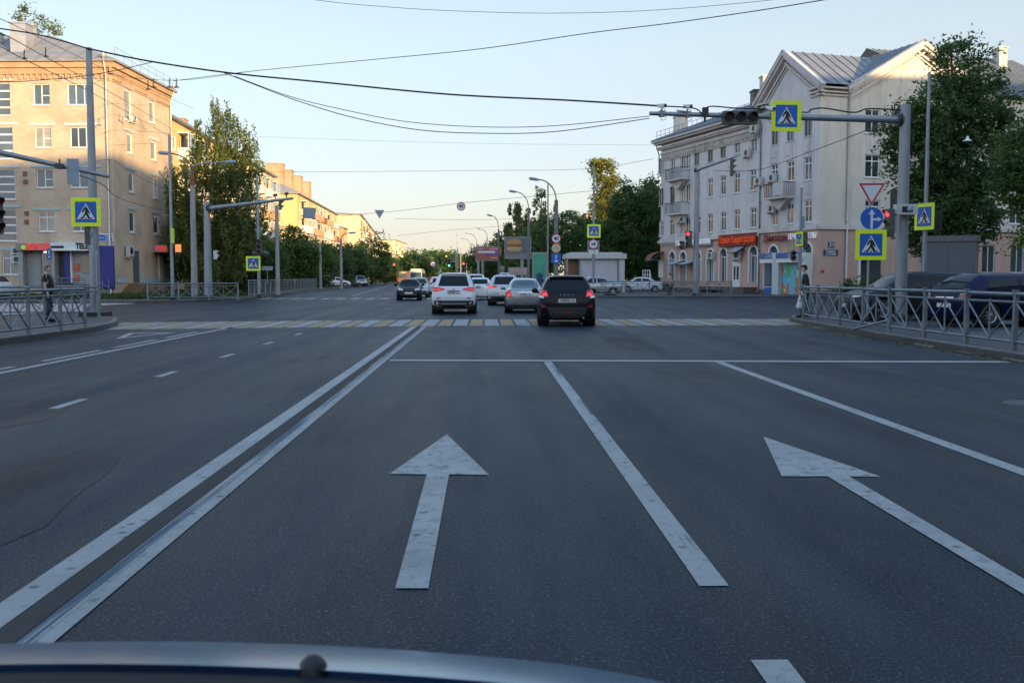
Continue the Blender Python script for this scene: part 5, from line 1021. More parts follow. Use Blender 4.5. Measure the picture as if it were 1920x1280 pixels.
car('white car parked behind the silver off-road car on the left side', 'car', 'hatch', 4.2, 1.74, 1.5, white, side_loc(652, 176, .1), R(160), plate=None)
car('white car cut by the left picture edge, parked before the brick house', 'car', 'suv', 4.4, 1.78, 1.62, white, (X(13, 62) , 62, .1), R(88), plate=None, spokes=5)
# parked cars behind the right railing
def ex_blue(t, b, pm): rp_(t, b, ((-.35, .80), (.35, .80), (.35, .83), (-.35, .83)), 'chrome', 'chrome_strip', .015); mb = MB(); mb.tube([(0, 1.0, 1.45), (0, .9, 1.68)], .007, 6); mb.build('aerial', M['black'], t)
car('shiny navy blue hatchback parked behind the right railing, nearest to the camera', 'car', 'wagon', 4.4, 1.76, 1.50, blue, (X(1772, 27.4), 27.4, .13), R(-74), wr=.335, tails=[(((.52, .78), (.83, .80), (.84, .95), (.60, .97)), 'tail_off'), (((.58, .90), (.85, .92), (.84, 1.0), (.66, 1.0)), 'lens')], plate='', plate_z=.60, rearwin=((-.60, 1.0), (.60, 1.0), (.50, 1.38), (-.50, 1.38)), extras=ex_blue, spokes=10)
car('dark grey car facing left, parked behind the navy blue hatchback', 'car', 'hatch', 4.5, 1.8, 1.56, dgrey, (16.0, 32.2, .13), R(96), wr=.34, glass='carglass', plate='', spokes=5)
car('dark saloon with a pale windscreen reflection, farthest in the parked row on the right', 'car', 'sedan', 4.5, 1.76, 1.46, dgrey, (17.4, 35.6, .13), R(96), glass='carglass_l', plate='')
# trolleybus
Y = 210.; x = X(780, Y); t = thing('trolleybus', 'pale green trolleybus with two poles on its roof, far down the street', 'trolleybus', (x, Y, 0)); gp = carpaint('bus_paint', (.42, .50, .44), 0)
mb = MB(); mb.box(x - 1.25, x + 1.25, Y, Y + 11, .45, 3.0); mb.box(x - 1.1, x + 1.1, Y + .3, Y + 9, 3.0, 3.3); mb.build('body', gp, t, True)
mb = MB(); mb.box(x - 1.1, x + 1.1, Y - .03, Y, 1.35, 2.5); mb.build('windscreen', M['carglass_l'], t, True); mb = MB(); mb.box(x + 1.25, x + 1.28, Y + .8, Y + 10, 1.4, 2.4); mb.build('side_window', M['carglass'], t, True)
for s in (-1, 1):
    mb = MB(); mb.tube([(x + s * .4, Y + 3, 3.3), (x + s * .5, Y + 9, 6.2)], .04, 6); mb.build('trolley_pole', M['dark'], t, True)
    for yy in (Y + 1.8, Y + 8.5): mb = MB(); mb.lathe([(0, -.15), (.48, -.15), (.48, .15), (0, .15)], (x + s * 1.1, yy, .48), 16, 'x'); mb.build('wheel', M['tyre'], t, True)
mb = MB(); mb.box(x - .9, x - .6, Y - .04, Y, .7, .85); mb.box(x + .6, x + .9, Y - .04, Y, .7, .85); mb.build('headlight', M['headlit'], t, True)
t = thing('bus', 'rusty red bus far down the street, left of the trolleybus', 'bus', (X(754, 230), 230, 0)); x = X(754, 230)
mb = MB(); mb.box(x - 1.2, x + 1.2, 230, 240, .45, 2.9); mb.build('body', M['rust'], t, True); mb = MB(); mb.box(x - 1.1, x + 1.1, 229.96, 230, 1.3, 2.3); mb.build('windscreen', M['carglass_l'], t, True); mb = MB(); mb.box(x - .8, x + .8, 229.95, 230, 2.45, 2.75); mb.build('route_display', M['warmglass'], t, True)
mb = MB(); [mb.lathe([(0, -.15), (.46, -.15), (.46, .15), (0, .15)], (x + s * 1.05, 232, .46), 16, 'x') for s in (-1, 1)]; mb.build('wheel', M['tyre'], t, True)
# ---------------------------------------------------------------- the car the picture is taken from: only its bonnet shows
ec = thing('car', 'dark blue grey car bonnet at the bottom edge of the picture', 'car', (-.5, -2.6, 0)); cp = mat('dark_blue_paint', (.19, .31, .47), .25, .9, .03, .8, spec=.3)
def crest(u): return 1.0845 - .065 * u * u - .10 * max(0, abs(u) - .75) ** 1.5
def bon(x, yy):
    u = (x + .5) / .8; k = yy - .96; return crest(u) - (.30 * k * k if k < 0 else .55 * k * k)
mb = MB(); nu, nvv = 40, 44; vs = []
for i in range(nu + 1):
    for j in range(nvv + 1): x = -1.3 + 1.6 * i / nu; yy = 1.085 + .675 * j / nvv; vs.append((x, yy, bon(x, yy)))
fs = [(i * (nvv + 1) + j, (i + 1) * (nvv + 1) + j, (i + 1) * (nvv + 1) + j + 1, i * (nvv + 1) + j + 1) for i in range(nu) for j in range(nvv)]
mb.add(vs, fs, True); mb.build('bonnet', cp, ec, True)
mb = MB(); vs = [(-1.28 + 1.56 * i / 20, .5 + .575 * j / 8, bon(-1.28 + 1.56 * i / 20, .5 + .575 * j / 8) - .006) for i in range(21) for j in range(9)]; mb.add(vs, [(i * 9 + j, i * 9 + 9 + j, i * 9 + 10 + j, i * 9 + j + 1) for i in range(20) for j in range(8)], True); mb.build('dark_band', M['dark_band'], ec, True)  # added dark strip for the dark band of the bonnet's reflection
V_, Fc, bvh = carbody('sedan', 4.45, 1.76, 1.35, (.9, 3.6), .32)
Fk = [f for f in Fc if max(V_[k][2] for k in f) < .72]
mb = MB(); mb.add(V_, Fk, True); mb.build('body', cp, ec)
for y in (.9, 3.6):
    for s in (-1, 1): wheel(ec, s * .77, y, .32, .2, s)
nx_ = X(577, 1.10); mb = MB(); mb.lathe([(0, .013), (.008, .011), (.013, .006), (.016, .0), (.018, -.01)], (nx_, 1.10, bon(nx_, 1.10)), 16); mb.build('washer_nozzle', M['black'], ec, True)
# ================================================================ signs
def rsq(w_, h_, r, n=4):
    pts = []
    for cx, cy, a0 in ((w_ - r, h_ - r, 0), (-w_ + r, h_ - r, 90), (-w_ + r, -h_ + r, 180), (w_ - r, -h_ + r, 270)):
        for k in range(n + 1): a = R(a0 + 90 * k / n); pts.append((cx + r * math.cos(a), cy + r * math.sin(a)))
    return pts
def plate2d(par, poly, y0, y1, m_, name):
    mb = MB(); mb.prism(poly, lambda x, z: (x, y0, z), lambda x, z: (x, y1, z)); return mb.build(name, M[m_] if isinstance(m_, str) else m_, par)
def circ(r, n=28): return [(r * math.cos(2 * math.pi * k / n), r * math.sin(2 * math.pi * k / n)) for k in range(n)]
MAN = [  # the walking figure, unit square, walking to the left
 [(.10, -.28), (.20, -.28), (.085, -.06), (.09, .05), (.06, .18), (-.02, .20), (-.09, .13), (-.10, .10), (-.03, .10), (-.02, -.02), (-.03, -.06)],
 [(-.20, -.28), (-.11, -.28), (.03, -.05), (.06, .03), (-.03, .03), (-.06, -.08)],
 [(-.02, .20), (-.10, .14), (-.17, -.01), (-.12, -.03), (-.04, .09)], [(.06, .19), (.10, .12), (.16, -.02), (.19, -.08), (.14, -.09), (.09, -.01), (.04, .09)]]
def pedsign(label, loc, rz, S=.95, flip=False, cat='traffic sign', group='pedestrian crossing signs', plain=False):
    t = thing('pedestrian_crossing_sign', label, cat, loc, rz, group); k = S / .95; f = -1 if flip else 1
    if not plain: plate2d(t, rsq(S / 2, S / 2, .04), 0, .012, 'fluo', 'backing_board')
    plate2d(t, rsq(.345 * k, .345 * k, .02), -.004, 0 if not plain else .012, 'sblue', 'blue_panel'); y = -.008
    tr = plate2d(t, [(-.29 * k, -.235 * k), (.29 * k, -.235 * k), (0, .29 * k)], y, -.004, 'swhite', 'white_triangle'); sy = t
    mb = MB()
    for poly in MAN:
        q = [(x * .80 * k * f, (z * .80 - .0) * k) for x, z in poly]; mb.prism(q, lambda x, z: (x, -.012, z), lambda x, z: (x, -.008, z))
    mb.prism([(x - .015 * f, z + .19 * k) for x, z in circ(.030 * k, 12)], lambda x, z: (x, -.012, z), lambda x, z: (x, -.008, z))
    for c in (-.19, 0, .19): mb.prism([((c - .035) * k, -.222 * k), ((c + .03) * k, -.222 * k), ((c + .03 - .12 * c) * k, -.185 * k), ((c - .015 - .12 * c) * k, -.185 * k)], lambda x, z: (x, -.012, z), lambda x, z: (x, -.008, z))
    mb.build('walking_figure', M['sblack'], t)
    mb = MB(); mb.box(-.06, .06, .012, .05, -.3 * k, -.25 * k); mb.box(-.06, .06, .012, .05, .25 * k, .3 * k); mb.build('bracket', M['galv'], t); return t
def pole(name, label, base, h, r0, r1, m_='galv', plinth=True, cat='pole', arm=None, group=None, n=16):
    t = thing(name, label, cat, base, 0, group); mb = MB(); mb.tube([(0, 0, 0), (0, 0, h)], [r0, r1], n); mb.build('post', M[m_] if isinstance(m_, str) else m_, t)
    if plinth: mb = MB(); mb.box(-r0 * 1.9, r0 * 1.9, -r0 * 1.9, r0 * 1.9, -.02, .035); mb.lathe([(r0 * 1.02, .03), (r0 * 1.25, .03), (r0 * 1.2, .22), (r0, .24)], (0, 0, 0), 16); mb.build('base_plate', M['dark'], t)
    return t
def post_top(px, pt, pb, Y, z0=.13):
    b = P(px, pb, Y); tp = Z(px, pt, Y); return (b.x, Y, z0), tp - z0
def arm(t, a, b, r0, r1, m_='galv', name='arm', flange=True):
    o = t.location; a, b = Vector(a) - o, Vector(b) - o; mb = MB(); n = 6; pts = [a.lerp(b, k / n) + Vector((0, 0, -.0)) for k in range(n + 1)]; mb.tube(pts, [r0 + (r1 - r0) * k / n for k in range(n + 1)], 12)
    w_ = mb.build(name, M[m_] if isinstance(m_, str) else m_, t)
    if flange:
        d = (b - a).normalized(); mb = MB(); mb.tube([a + d * .02, a + d * .06], r0 * 1.8, 12); mb.tube([a + d * .1, a + d * .14], r0 * 1.8, 12); mb.build('flange', M['dark'], w_)
    return w_
# ---- traffic signal: lenses look along local -Y
def signal(label, loc, rz, horiz=False, lit=None, n=3, name='traffic_light', visor=True, kind='car', group=None, s=1.):
    t = thing(name, label, 'traffic light', loc, rz, group); d = .36 * s; L = d * n; mb = MB(); hw = .17 * s
    if horiz: mb.prism(rsq(L / 2, hw * 1.15, .05), lambda x, z: (x, -.06 * s, z), lambda x, z: (x, .12 * s, z))
    else: mb.prism(rsq(hw * 1.1, L / 2, .05), lambda x, z: (x, -.06 * s, z), lambda x, z: (x, .12 * s, z))
    mb.build('housing', M['sigbody'], t)
    for i in range(n):
        q = (i - (n - 1) / 2) * d; c = (q, 0) if horiz else (0, -q); m_ = M['sigdark']
        if lit and lit[0] == i: m_ = M[lit[1]]
        mb = MB(); mb.prism([(x + c[0], z + c[1]) for x, z in circ(.135 * s, 20)], lambda x, z: (x, -.075 * s, z), lambda x, z: (x, -.058 * s, z)); le = mb.build('lens', m_, t)
        mb = MB(); N_ = 14
        for k in range(N_):
            a0, a1 = R(-25 + 230 * k / N_), R(-25 + 230 * (k + 1) / N_); r = .155 * s
            def e(a, y, r=r): return (c[0] + r * math.cos(a), y, c[1] + r * math.sin(a))
            m0, m1 = math.sin(max(0, min(math.pi, a0))), math.sin(max(0, min(math.pi, a1))); y0, y1 = -.08 * s - .20 * s * m0 ** .5, -.08 * s - .20 * s * m1 ** .5
            mb.add([e(a0, -.05 * s), e(a1, -.05 * s), e(a1, y1), e(a0, y0)] + [e(a0, -.05 * s, r - .008), e(a1, -.05 * s, r - .008), e(a1, y1, r - .008), e(a0, y0, r - .008)], [(0, 1, 2, 3), (4, 7, 6, 5), (3, 2, 6, 7)])
        mb.build('visor', M['sigbody'], t)
    mb = MB(); mb.box(-.03, .03, .12 * s, .22 * s, -.05, .05); mb.build('bracket', M['galv'], t); return t
def roundsign(label, loc, rz, r, kind, group=None):
    t = thing('traffic_sign', label, 'traffic sign', loc, rz, group)
    if kind in ('40', 'truck', 'old'):
        plate2d(t, circ(r), 0, .01, 'sred' if kind != 'old' else mat('faded_orange', (.45, .30, .18), .6), 'red_ring'); plate2d(t, circ(r * .82), -.004, 0, 'swhite' if kind != 'old' else mat('faded_cream', (.5, .42, .3), .6), 'white_face')
        if kind == '40': text('40', r * 1.05, M['sblack'], t, (0, -.008, 0), 0, .003, .012)
        if kind == 'truck':
            mb = MB(); 
            for b in ((-.05, .16, -.02, .1), (-.17, -.07, -.05, .03), (-.17, .16, -.07, -.04)): mb.box(b[0], b[1], -.008, -.004, b[2], b[3])
            for c in (-.12, .1): mb.prism([(x + c, z - .085) for x, z in circ(.028, 10)], lambda x, z: (x, -.008, z), lambda x, z: (x, -.004, z))
            mb.build('lorry_symbol', M['sblack'], t)
        if kind == 'old':
            mb = MB()
            for c in ((-.08, 0), (.08, 0), (0, .07), (0, -.09), (-.09, -.09), (.09, -.09)): mb.prism([(x + c[0], z + c[1]) for x, z in circ(.03, 8)], lambda x, z: (x, -.008, z), lambda x, z: (x, -.004, z))
            mb.build('symbol', M['wood'], t)
    if kind == 'arrows':
        plate2d(t, circ(r), 0, .01, 'swhite', 'white_rim'); plate2d(t, circ(r * .955), -.004, 0, 'sblue', 'blue_face'); mb = MB(); f = lambda x, z: (x * r / .35, -.008, z * r / .35); g_ = lambda x, z: (x * r / .35, -.004, z * r / .35)
        mb.prism([(-.035, -.33), (.035, -.33), (.035, .12), (-.035, .12)], f, g_); mb.prism([(-.10, .12), (.10, .12), (0, .27)], f, g_); mb.prism([(.035, -.06), (.17, -.06), (.17, -.005), (.035, -.005)], f, g_); mb.prism([(.17, -.10), (.30, -.03), (.17, .04)], f, g_)
        mb.build('arrow_symbol', M['swhite'], t)
    mb = MB(); mb.box(-.05, .05, .01, .05, -.04, .04); mb.build('bracket', M['galv'], t); return t
def trisign(label, loc, rz, S, up=False, back=False):
    t = thing('yield_sign', label, 'traffic sign', loc, rz); h = S * .8660; f = lambda s, d: [(-s / 2, h / 2 - d), (s / 2, h / 2 - d), (0, h / 2 - d - s * .8660)]
    if back: plate2d(t, f(S, 0), 0, .012, 'sgrey', 'sign_back'); return t
    plate2d(t, f(S, 0), 0, .012, 'swhite', 'white_edge'); plate2d(t, f(S * .95, S * .02), -.004, 0, 'sred', 'red_border'); plate2d(t, f(S * .72, S * .095), -.008, -.004, 'swhite', 'white_face')
    mb = MB(); mb.box(-.05, .05, .012, .05, -.04, .04); mb.build('bracket', M['galv'], t); return t
# ================================================================ right mast and what hangs on it
Ym = 31.; b, h = post_top(1690, 197, 505, Ym); rmast = pole('signal_mast', 'thick grey steel mast at the right kerb, its long arm reaching over the road', b, h, .20, .155)
ra, rb = P(1690, 225, Ym), P(1218, 213, 30.2); arm(rmast, ra, rb, .115, .06)
def on_arm(px): t_ = (1690 - px) / (1690 - 1218); return ra.lerp(rb, t_)
q = on_arm(1468); pedsign('bright yellow bordered pedestrian sign hung on the mast arm, highest of its kind', (q.x, q.y - .14, Z(1468, 219, q.y)), R(1), S=.92)
q = on_arm(1381); signal('horizontal dark three-lens traffic light hung under the right mast arm', (q.x, q.y - .2, Z(1381, 223, q.y)), R(0), True)
for px_, lb in ((1240, 'white surveillance camera at the tip of the right mast arm'), (1287, 'white surveillance camera on the mast arm between the tip and the black box'), (1440, 'small white camera on the mast arm just left of the hanging pedestrian sign')):
    q = on_arm(px_); t = thing('surveillance_camera', lb, 'camera', (q.x, q.y, q.z), R(25)); mb = MB(); mb.bar((0, 0, .04), (0, 0, .17), .05); mb.box(-.08, .08, -.06, .06, -.09, .09); mb.build('bracket', M['galv'], t)
    mb = MB(); mb.prism(rsq(.06, .055, .02), lambda x, z: (x, -.18, z + .22), lambda x, z: (x, .15, z + .26)); mb.build('casing', M['white'], t); mb = MB(); mb.prism(circ(.045, 12), lambda x, z: (x, -.2, z + .21), lambda x, z: (x, -.17, z + .21)); mb.build('lens', M['sblack'], t)
    mb = MB(); mb.tube([(.05, 0, .2), (.17, .02, .08), (.15, 0, -.15), (0, 0, -.2), (-.05, 0, -.08)], .008, 6); mb.build('cable_loop', M['wire'], t)
q = on_arm(1318); t = thing('detector_box', 'square black detector box on the right mast arm', 'detector', (q.x, q.y - .1, q.z)); mb = MB(); mb.prism(rsq(.09, .14, .02), lambda x, z: (x, -.08, z + .06), lambda x, z: (x, .04, z + .06)); mb.box(-.03, .03, .0, .06, -.22, -.06); mb.build('casing', M['black'], t)
q = on_arm(1276); t = thing('arm_lamp', 'small tube lamp on the right mast arm near its tip', 'lamp', (q.x, q.y, q.z)); mb = MB(); mb.tube([(-.16, -.05, .10), (.14, -.05, .07)], .028, 10); mb.build('tube', M['pipe'], t)
q = P(1698, 393, Ym - .3); t = thing('speed_camera', 'grey box speed camera with round lens clamped on the thick mast', 'camera', q); mb = MB(); mb.prism(rsq(.34, .16, .03), lambda x, z: (x, -.12, z), lambda x, z: (x, .12, z)); mb.build('casing', M['ac'], t)
mb = MB(); mb.box(-.16, .17, -.135, -.12, -.085, .085); mb.build('front_panel', M['sblack'], t); mb = MB(); mb.lathe([(0, -.16), (.05, -.16), (.055, -.15), (.085, -.15), (.09, -.135)], (.08, 0, 0), 20, 'y'); mb.build('lens', M['sgrey'], t)
# sign stack on its own post
Ys = 29.4; b, h = post_top(1628, 345, 500, Ys); pole('sign_post', 'thin grey post behind the stack of yield, arrow and pedestrian signs', b, h, .038, .038, n=10)
trisign('white yield triangle with red border, top of the sign stack on the right', (X(1630, Ys) , Ys - .05, Z(1630, 365, Ys)), R(-6), .80); roundsign('round blue sign with straight and right arrows under the yield triangle', (X(1630.5, Ys), Ys - .06, Z(1630, 409.5, Ys)), R(-6), .345, 'arrows')
pedsign('large pedestrian sign with yellow border at the foot of the sign stack on the right', (X(1630, Ys), Ys - .07, Z(1630, 459, Ys)), R(-6), S=.9)
# second pole, angled pedestrian sign, signals behind
Yq = 33.; b, h = post_top(1733, 135, 500, Yq); pole('lighting_pole', 'slender grey steel pole with bare top behind the thick mast', b, h, .085, .045, n=12)
pedsign('pedestrian sign turned sideways beside the box speed camera', (X(1727, Yq) , Yq - .12, Z(1727, 406.5, Yq)), R(-71), S=.88)
t = thing('traffic_sign', 'bare grey back of a sign just right of the sideways pedestrian sign', 'traffic sign', (X(1748, Yq), Yq + .1, Z(1748, 415, Yq)), R(-60)); plate2d(t, rsq(.35, .35, .05), 0, .012, 'dark', 'sign_plate')
signal('traffic light with a glowing red lens between the arrow sign and the mast', (X(1664, 30.6), 30.6, Z(1664, 418, 30.6)), R(-75), False, (0, 'red_on'), s=.8)
t = thing('sign_board', 'flat grey signal backing plate left of the mast behind the yield triangle', 'sign board', (X(1676, 31.6), 31.6, Z(1676, 380, 31.6)), R(0)); plate2d(t, rsq(.17, .42, .02), 0, .03, 'sigbody', 'plate')
t = thing('sign_board', 'flat grey signal backing plate beside the glowing red lens, against the mast', 'sign board', (X(1671, 31.6), 31.6, Z(1671, 419, 31.6)), R(0)); plate2d(t, rsq(.17, .28, .02), 0, .03, 'sgrey', 'plate')
t = thing('hanging_lamp', 'white bell-shaped street lamp hanging in front of the dark tree', 'street lamp', P(1814, 262, 36)); mb = MB(); mb.lathe([(0, .13), (.04, .12), (.05, .03), (.11, -.01), (.17, -.05), (.165, -.06), (0, -.03)], (0, 0, 0), 20); mb.build('lamp_shade', M['white'], t); mb = MB(); mb.tube([(0, 0, .12), (0, 0, .2)], .012, 6); mb.build('hook', M['dark'], t)
t = thing('utility_cabinet', 'big dark grey utility cabinet behind the parked cars on the right', 'cabinet', (X(1760, 37.5), 37.5, .13), R(-33)); q = M['cabinet']; mb = MB(); mb.box(-.62, 1.25, -.1, 1.0, 0, 2.72); mb.build('body', q, t)
mb = MB(); mb.box(-.67, 1.3, -.15, 1.05, 2.72, 2.94); mb.build('lid', M['cabside'], t); mb = MB(); [mb.box(x_, x_ + .28, -.105, -.1, .75, .8) for x_ in (-.35, 0, .35)]; mb.box(.3, .32, -.104, -.1, .1, 2.6); mb.build('vent', M['dark'], t)
# narrow sign and signal pole in front of the corner shop
Yc = 68.; b, h = post_top(1499, 352, 555, Yc); pole('signal_post', 'grey post with a narrow looking pedestrian sign in front of the corner shop', b, h, .12, .09, n=12)
pedsign('small pedestrian sign seen nearly edge-on before the salmon corner wall', (X(1495.5, Yc), Yc - .16, Z(1495, 448, Yc)), R(-76), S=.95); signal('dark pedestrian light on the post before the corner shop', (X(1486, Yc), Yc - .1, Z(1486, 479, Yc)), R(0), n=2, s=.9)
signal('greenish traffic light seen from the side behind the narrow pedestrian sign', (X(1508, Yc), Yc + .1, Z(1508, 449, Yc)), R(180), s=.95)
t = thing('sign_board', 'flat grey board high on the post before the corner shop', 'sign board', (X(1503, Yc), Yc, Z(1503, 417, Yc))); plate2d(t, rsq(.16, .42, .03), -.03, .0, 'sgrey', 'plate')
# far right signal mast
Yc = 74.; b, h = post_top(1304.5, 318, 550, Yc); fm = pole('signal_mast', 'light grey mast with a short rising arm in front of the pale long house', b, h, .24, .17); arm(fm, P(1304, 320, Yc), P(1385, 292, Yc - 4), .10, .06)
signal('traffic light hanging sideways from the short rising arm before the pale house', (X(1370, Yc - 3.6), Yc - 3.6, Z(1370, 314, Yc - 3.6)), R(70), s=1.1)
signal('traffic light glowing red at its top on the light grey mast before the pale house', (X(1289, Yc), Yc - .3, Z(1288, 449, Yc)), R(-40), False, (0, 'red_on'), s=1.15)
signal('small dark pedestrian light at the left of the red traffic light before the pale house', (X(1277, Yc), Yc - .3, Z(1277, 460, Yc)), R(-60), n=2, s=.9)
t = thing('mast_sign', 'small sign board seen from behind on the tip of the short rising arm', 'traffic sign', P(1386, 293, Yc - 4.2)); plate2d(t, [(-.2, -.02), (.2, .1), (.22, .06), (-.15, -.1)], 0, .02, 'sgrey', 'plate')
# left side mast with the pedestrian sign
Yl = 35.6; b, h = post_top(171, 90, 592, Yl); lm = pole('lighting_pole', 'tall grey pole carrying a pedestrian sign on the left traffic island', (X(178, Yl), Yl, .13), h, .19, .10, plinth=False)
for c in C.objects:
    if c.parent == lm:
        pass
mb = MB(); mb.box(-.42, .42, -.42, .42, 0, .16); mb.build('base_plate', M['black'], lm); mb = MB(); mb.tube([(.2, -.3, .0), (.2, -.3, 2.2)], .05, 8); mb.lathe([(.05, 2.2), (.02, 2.27), (0, 2.28)], (.2, -.3, 0), 8); mb.build('guard_tube', M['galv'], lm)
pedsign('pedestrian sign with yellow border on the tall pole of the left island', (X(169.5, Yl), Yl - .25, Z(169.5, 398.5, Yl)), R(3), S=1.0)
signal('grey traffic light seen from behind just under the left island pedestrian sign', (X(172, Yl), Yl - .05, Z(172, 440, Yl)), R(205), n=2, s=.95)
# off-frame mast arm at the left
t = thing('signal_mast', 'grey mast arm entering from the left edge in front of the brick house', 'pole', (X(-110, 28), 28, .13)); q = P(-110, 262, 28); mb = MB(); mb.tube([(0, 0, 0), (0, 0, q.z + .3)], [.17, .14], 14); mb.build('post', M['galv'], t)
lta, ltb = q, P(205, 331, 29); arm(t, lta, ltb, .09, .055)
q = lta.lerp(ltb, .83); t = thing('traffic_sign', 'grey back of a square sign on the left mast arm', 'traffic sign', P(137, 322, 28.7), R(200)); plate2d(t, rsq(.16, .36, .02), 0, .015, 'sgrey', 'sign_plate')
t = thing('arm_detector', 'small dark detector hanging under the left mast arm', 'detector', P(112, 312, 28.6)); mb = MB(); mb.prism(rsq(.1, .07, .02), lambda x, z: (x, -.1, z), lambda x, z: (x, .1, z)); mb.bar((0, 0, .05), (0, 0, .2), .03); mb.build('casing', M['dark'], t)
signal('traffic light with dark visors cut by the left picture edge', (X(-3, 29.5), 29.5, Z(-3, 404, 29.5)), R(62), s=1.0, lit=(0, 'shopdred'))
# ================================================================ far left corner furniture
def lamp_head(par, a, b, m_='galv', name='arm'):
    mb = MB(); a, b = Vector(a), Vector(b); d = b - a; n = 7
    pts = [a + Vector((d.x * (1 - math.cos(k / n * math.pi / 2)), d.y * k / n, d.z * math.sin(k / n * math.pi / 2))) for k in range(n + 1)]; mb.tube(pts, .045, 8); o = mb.build(name, M[m_], par)
    e = pts[-1] - pts[-2]; e.normalize(); mb = MB(); mb.tube([b - e * .05, b + e * .25, b + e * .62, b + e * .75], [.07, .12, .12, .05], 10); h = mb.build('lamp_head', M['sgrey'], par)
    return o
Yk = 66.; b, h = post_top(365, 345, 553, Yk); t = pole('street_lamp', 'concrete lamp post with a rusty bracket and two curved arms before the birch', b, h, .22, .15, 'conc', plinth=False, cat='street lamp'); mb = MB(); mb.tube([(0, 0, h - .1), (0, 0, h + .3), (0, 0, h + 1.2)], [.17, .13, .06], 10); mb.build('rusty_bracket', M['rust'], t)
lamp_head(t, (0, 0, h + 1.0), Vector(P(421, 304, Yk)) - t.location); lamp_head(t, (0, 0, h + .8), Vector(P(318, 288, Yk)) - t.location, 'rust')
Yk = 64.5; b, h = post_top(391, 379, 557, Yk); t = pole('signal_mast', 'pale steel mast at the far left corner with a long arm pointing right', b, h, .27, .19); fa, fb = P(391, 391, Yk), P(549, 372, Yk - 3); arm(t, fa, fb, .15, .08)
for k, (f_, lb) in enumerate(((.80, 'left one of two small dark cameras near the tip of the far left mast arm'), (.93, 'right one of two small dark cameras near the tip of the far left mast arm'))): q = fa.lerp(fb, f_); c = thing('surveillance_camera', lb, 'camera', q); mb = MB(); mb.prism(rsq(.08, .08, .02), lambda x, z: (x, -.25, z + .28), lambda x, z: (x, .2, z + .36)); mb.bar((0, 0, .05), (0, 0, .3), .05); mb.build('casing', M['dark'], c)
q = fa.lerp(fb, .86); signal('dark traffic light hanging edge-on under the far left mast arm', (q.x, q.y, q.z - .32), R(95), n=2, s=.8)
Yk = 61.5; b, h = post_top(324, 252, 559, Yk); pole('lighting_pole', 'slender tall steel pole at the end of the brick house', b, h, .11, .075, n=12); t = thing('sign_edge', 'yellow bordered sign seen edge-on on the slender pole by the brick house', 'traffic sign', (X(327, Yk), Yk - .1, Z(327, 442, Yk)), R(97)); plate2d(t, rsq(.46, .46, .03), 0, .03, 'fluo', 'backing_board')
signal('red standing man pedestrian light on the slender pole by the brick house', (X(334, Yk), Yk, Z(334, 468, Yk)), R(0), n=2, s=.85)
o = MB(); Ls = P(334, 466, Yk - .35); o.box(Ls.x - .17, Ls.x + .17, Ls.y, Ls.y + .03, Ls.z - .2, Ls.z + .25); o = o.build('red_man_display', M['redman']); tag(o, 'glowing red man display at the end of the brick house', 'signal display')
t = thing('traffic_sign', 'white blank arrow-shaped signal back right of the pale steel mast', 'traffic sign', (X(406, 64), 64, Z(406, 477, 64))); plate2d(t, [(-.17, .25), (.17, .25), (.02, .06), (.17, -.05), (.02, -.3), (-.17, -.3)], 0, .1, 'ac', 'plate')
Yk = 68.; b, h = post_top(486, 330, 558, Yk); pole('lighting_pole', 'slim steel pole with signals and signs at the start of the long railing', b, h, .12, .07, n=12)
pedsign('small pedestrian sign with yellow border at the far left corner', (X(476.5, Yk), Yk - .2, Z(476.5, 494, Yk)), R(0), S=.98); trisign('grey back of a yield triangle on the slim pole at the far left corner', (X(486, Yk), Yk + .15, Z(486, 436, Yk)), 0, .62, back=True)
signal('three-lens traffic light on the slim pole at the far left corner', (X(488.5, Yk), Yk - .25, Z(488.5, 463.5, Yk)), R(0), s=.98)
t = thing('round_detector', 'pair of round grey speakers below the three-lens light at the far left corner', 'detector', (X(489, Yk), Yk, Z(489, 475, Yk))); mb = MB(); mb.lathe([(0, -.55), (.14, -.53), (.16, -.3), (.1, 0), (.16, .3), (.14, .53), (0, .55)], (0, 0, 0), 14, 'x'); mb.build('casing', M['sigbody'], t)
t = thing('direction_board', 'blank grey direction board on a thin stand right of the small pedestrian sign', 'sign', P(501, 503, 69)); mb = MB(); mb.box(-.38, .38, 0, .03, -.14, .14); mb.build('board', M['sgrey'], t); mb = MB(); mb.tube([(0, .05, -1.05), (0, .05, 0)], .025, 6); mb.build('post', M['galv'], t)
t = thing('blue_post_sign', 'narrow blue post sign right behind the man on the left island', 'sign', P(92, 476, 37)); mb = MB(); mb.box(-.085, .085, 0, .02, -.21, .19); mb.build('panel', M['sblue'], t); mb = MB(); mb.box(-.02, .02, -.004, 0, -.02, .14); mb.box(-.035, .035, -.004, 0, -.14, -.08); mb.build('symbol', M['swhite'], t); mb = MB(); mb.tube([(0, .04, -.75), (0, .04, .1)], .025, 6); mb.build('post', M['galv'], t)
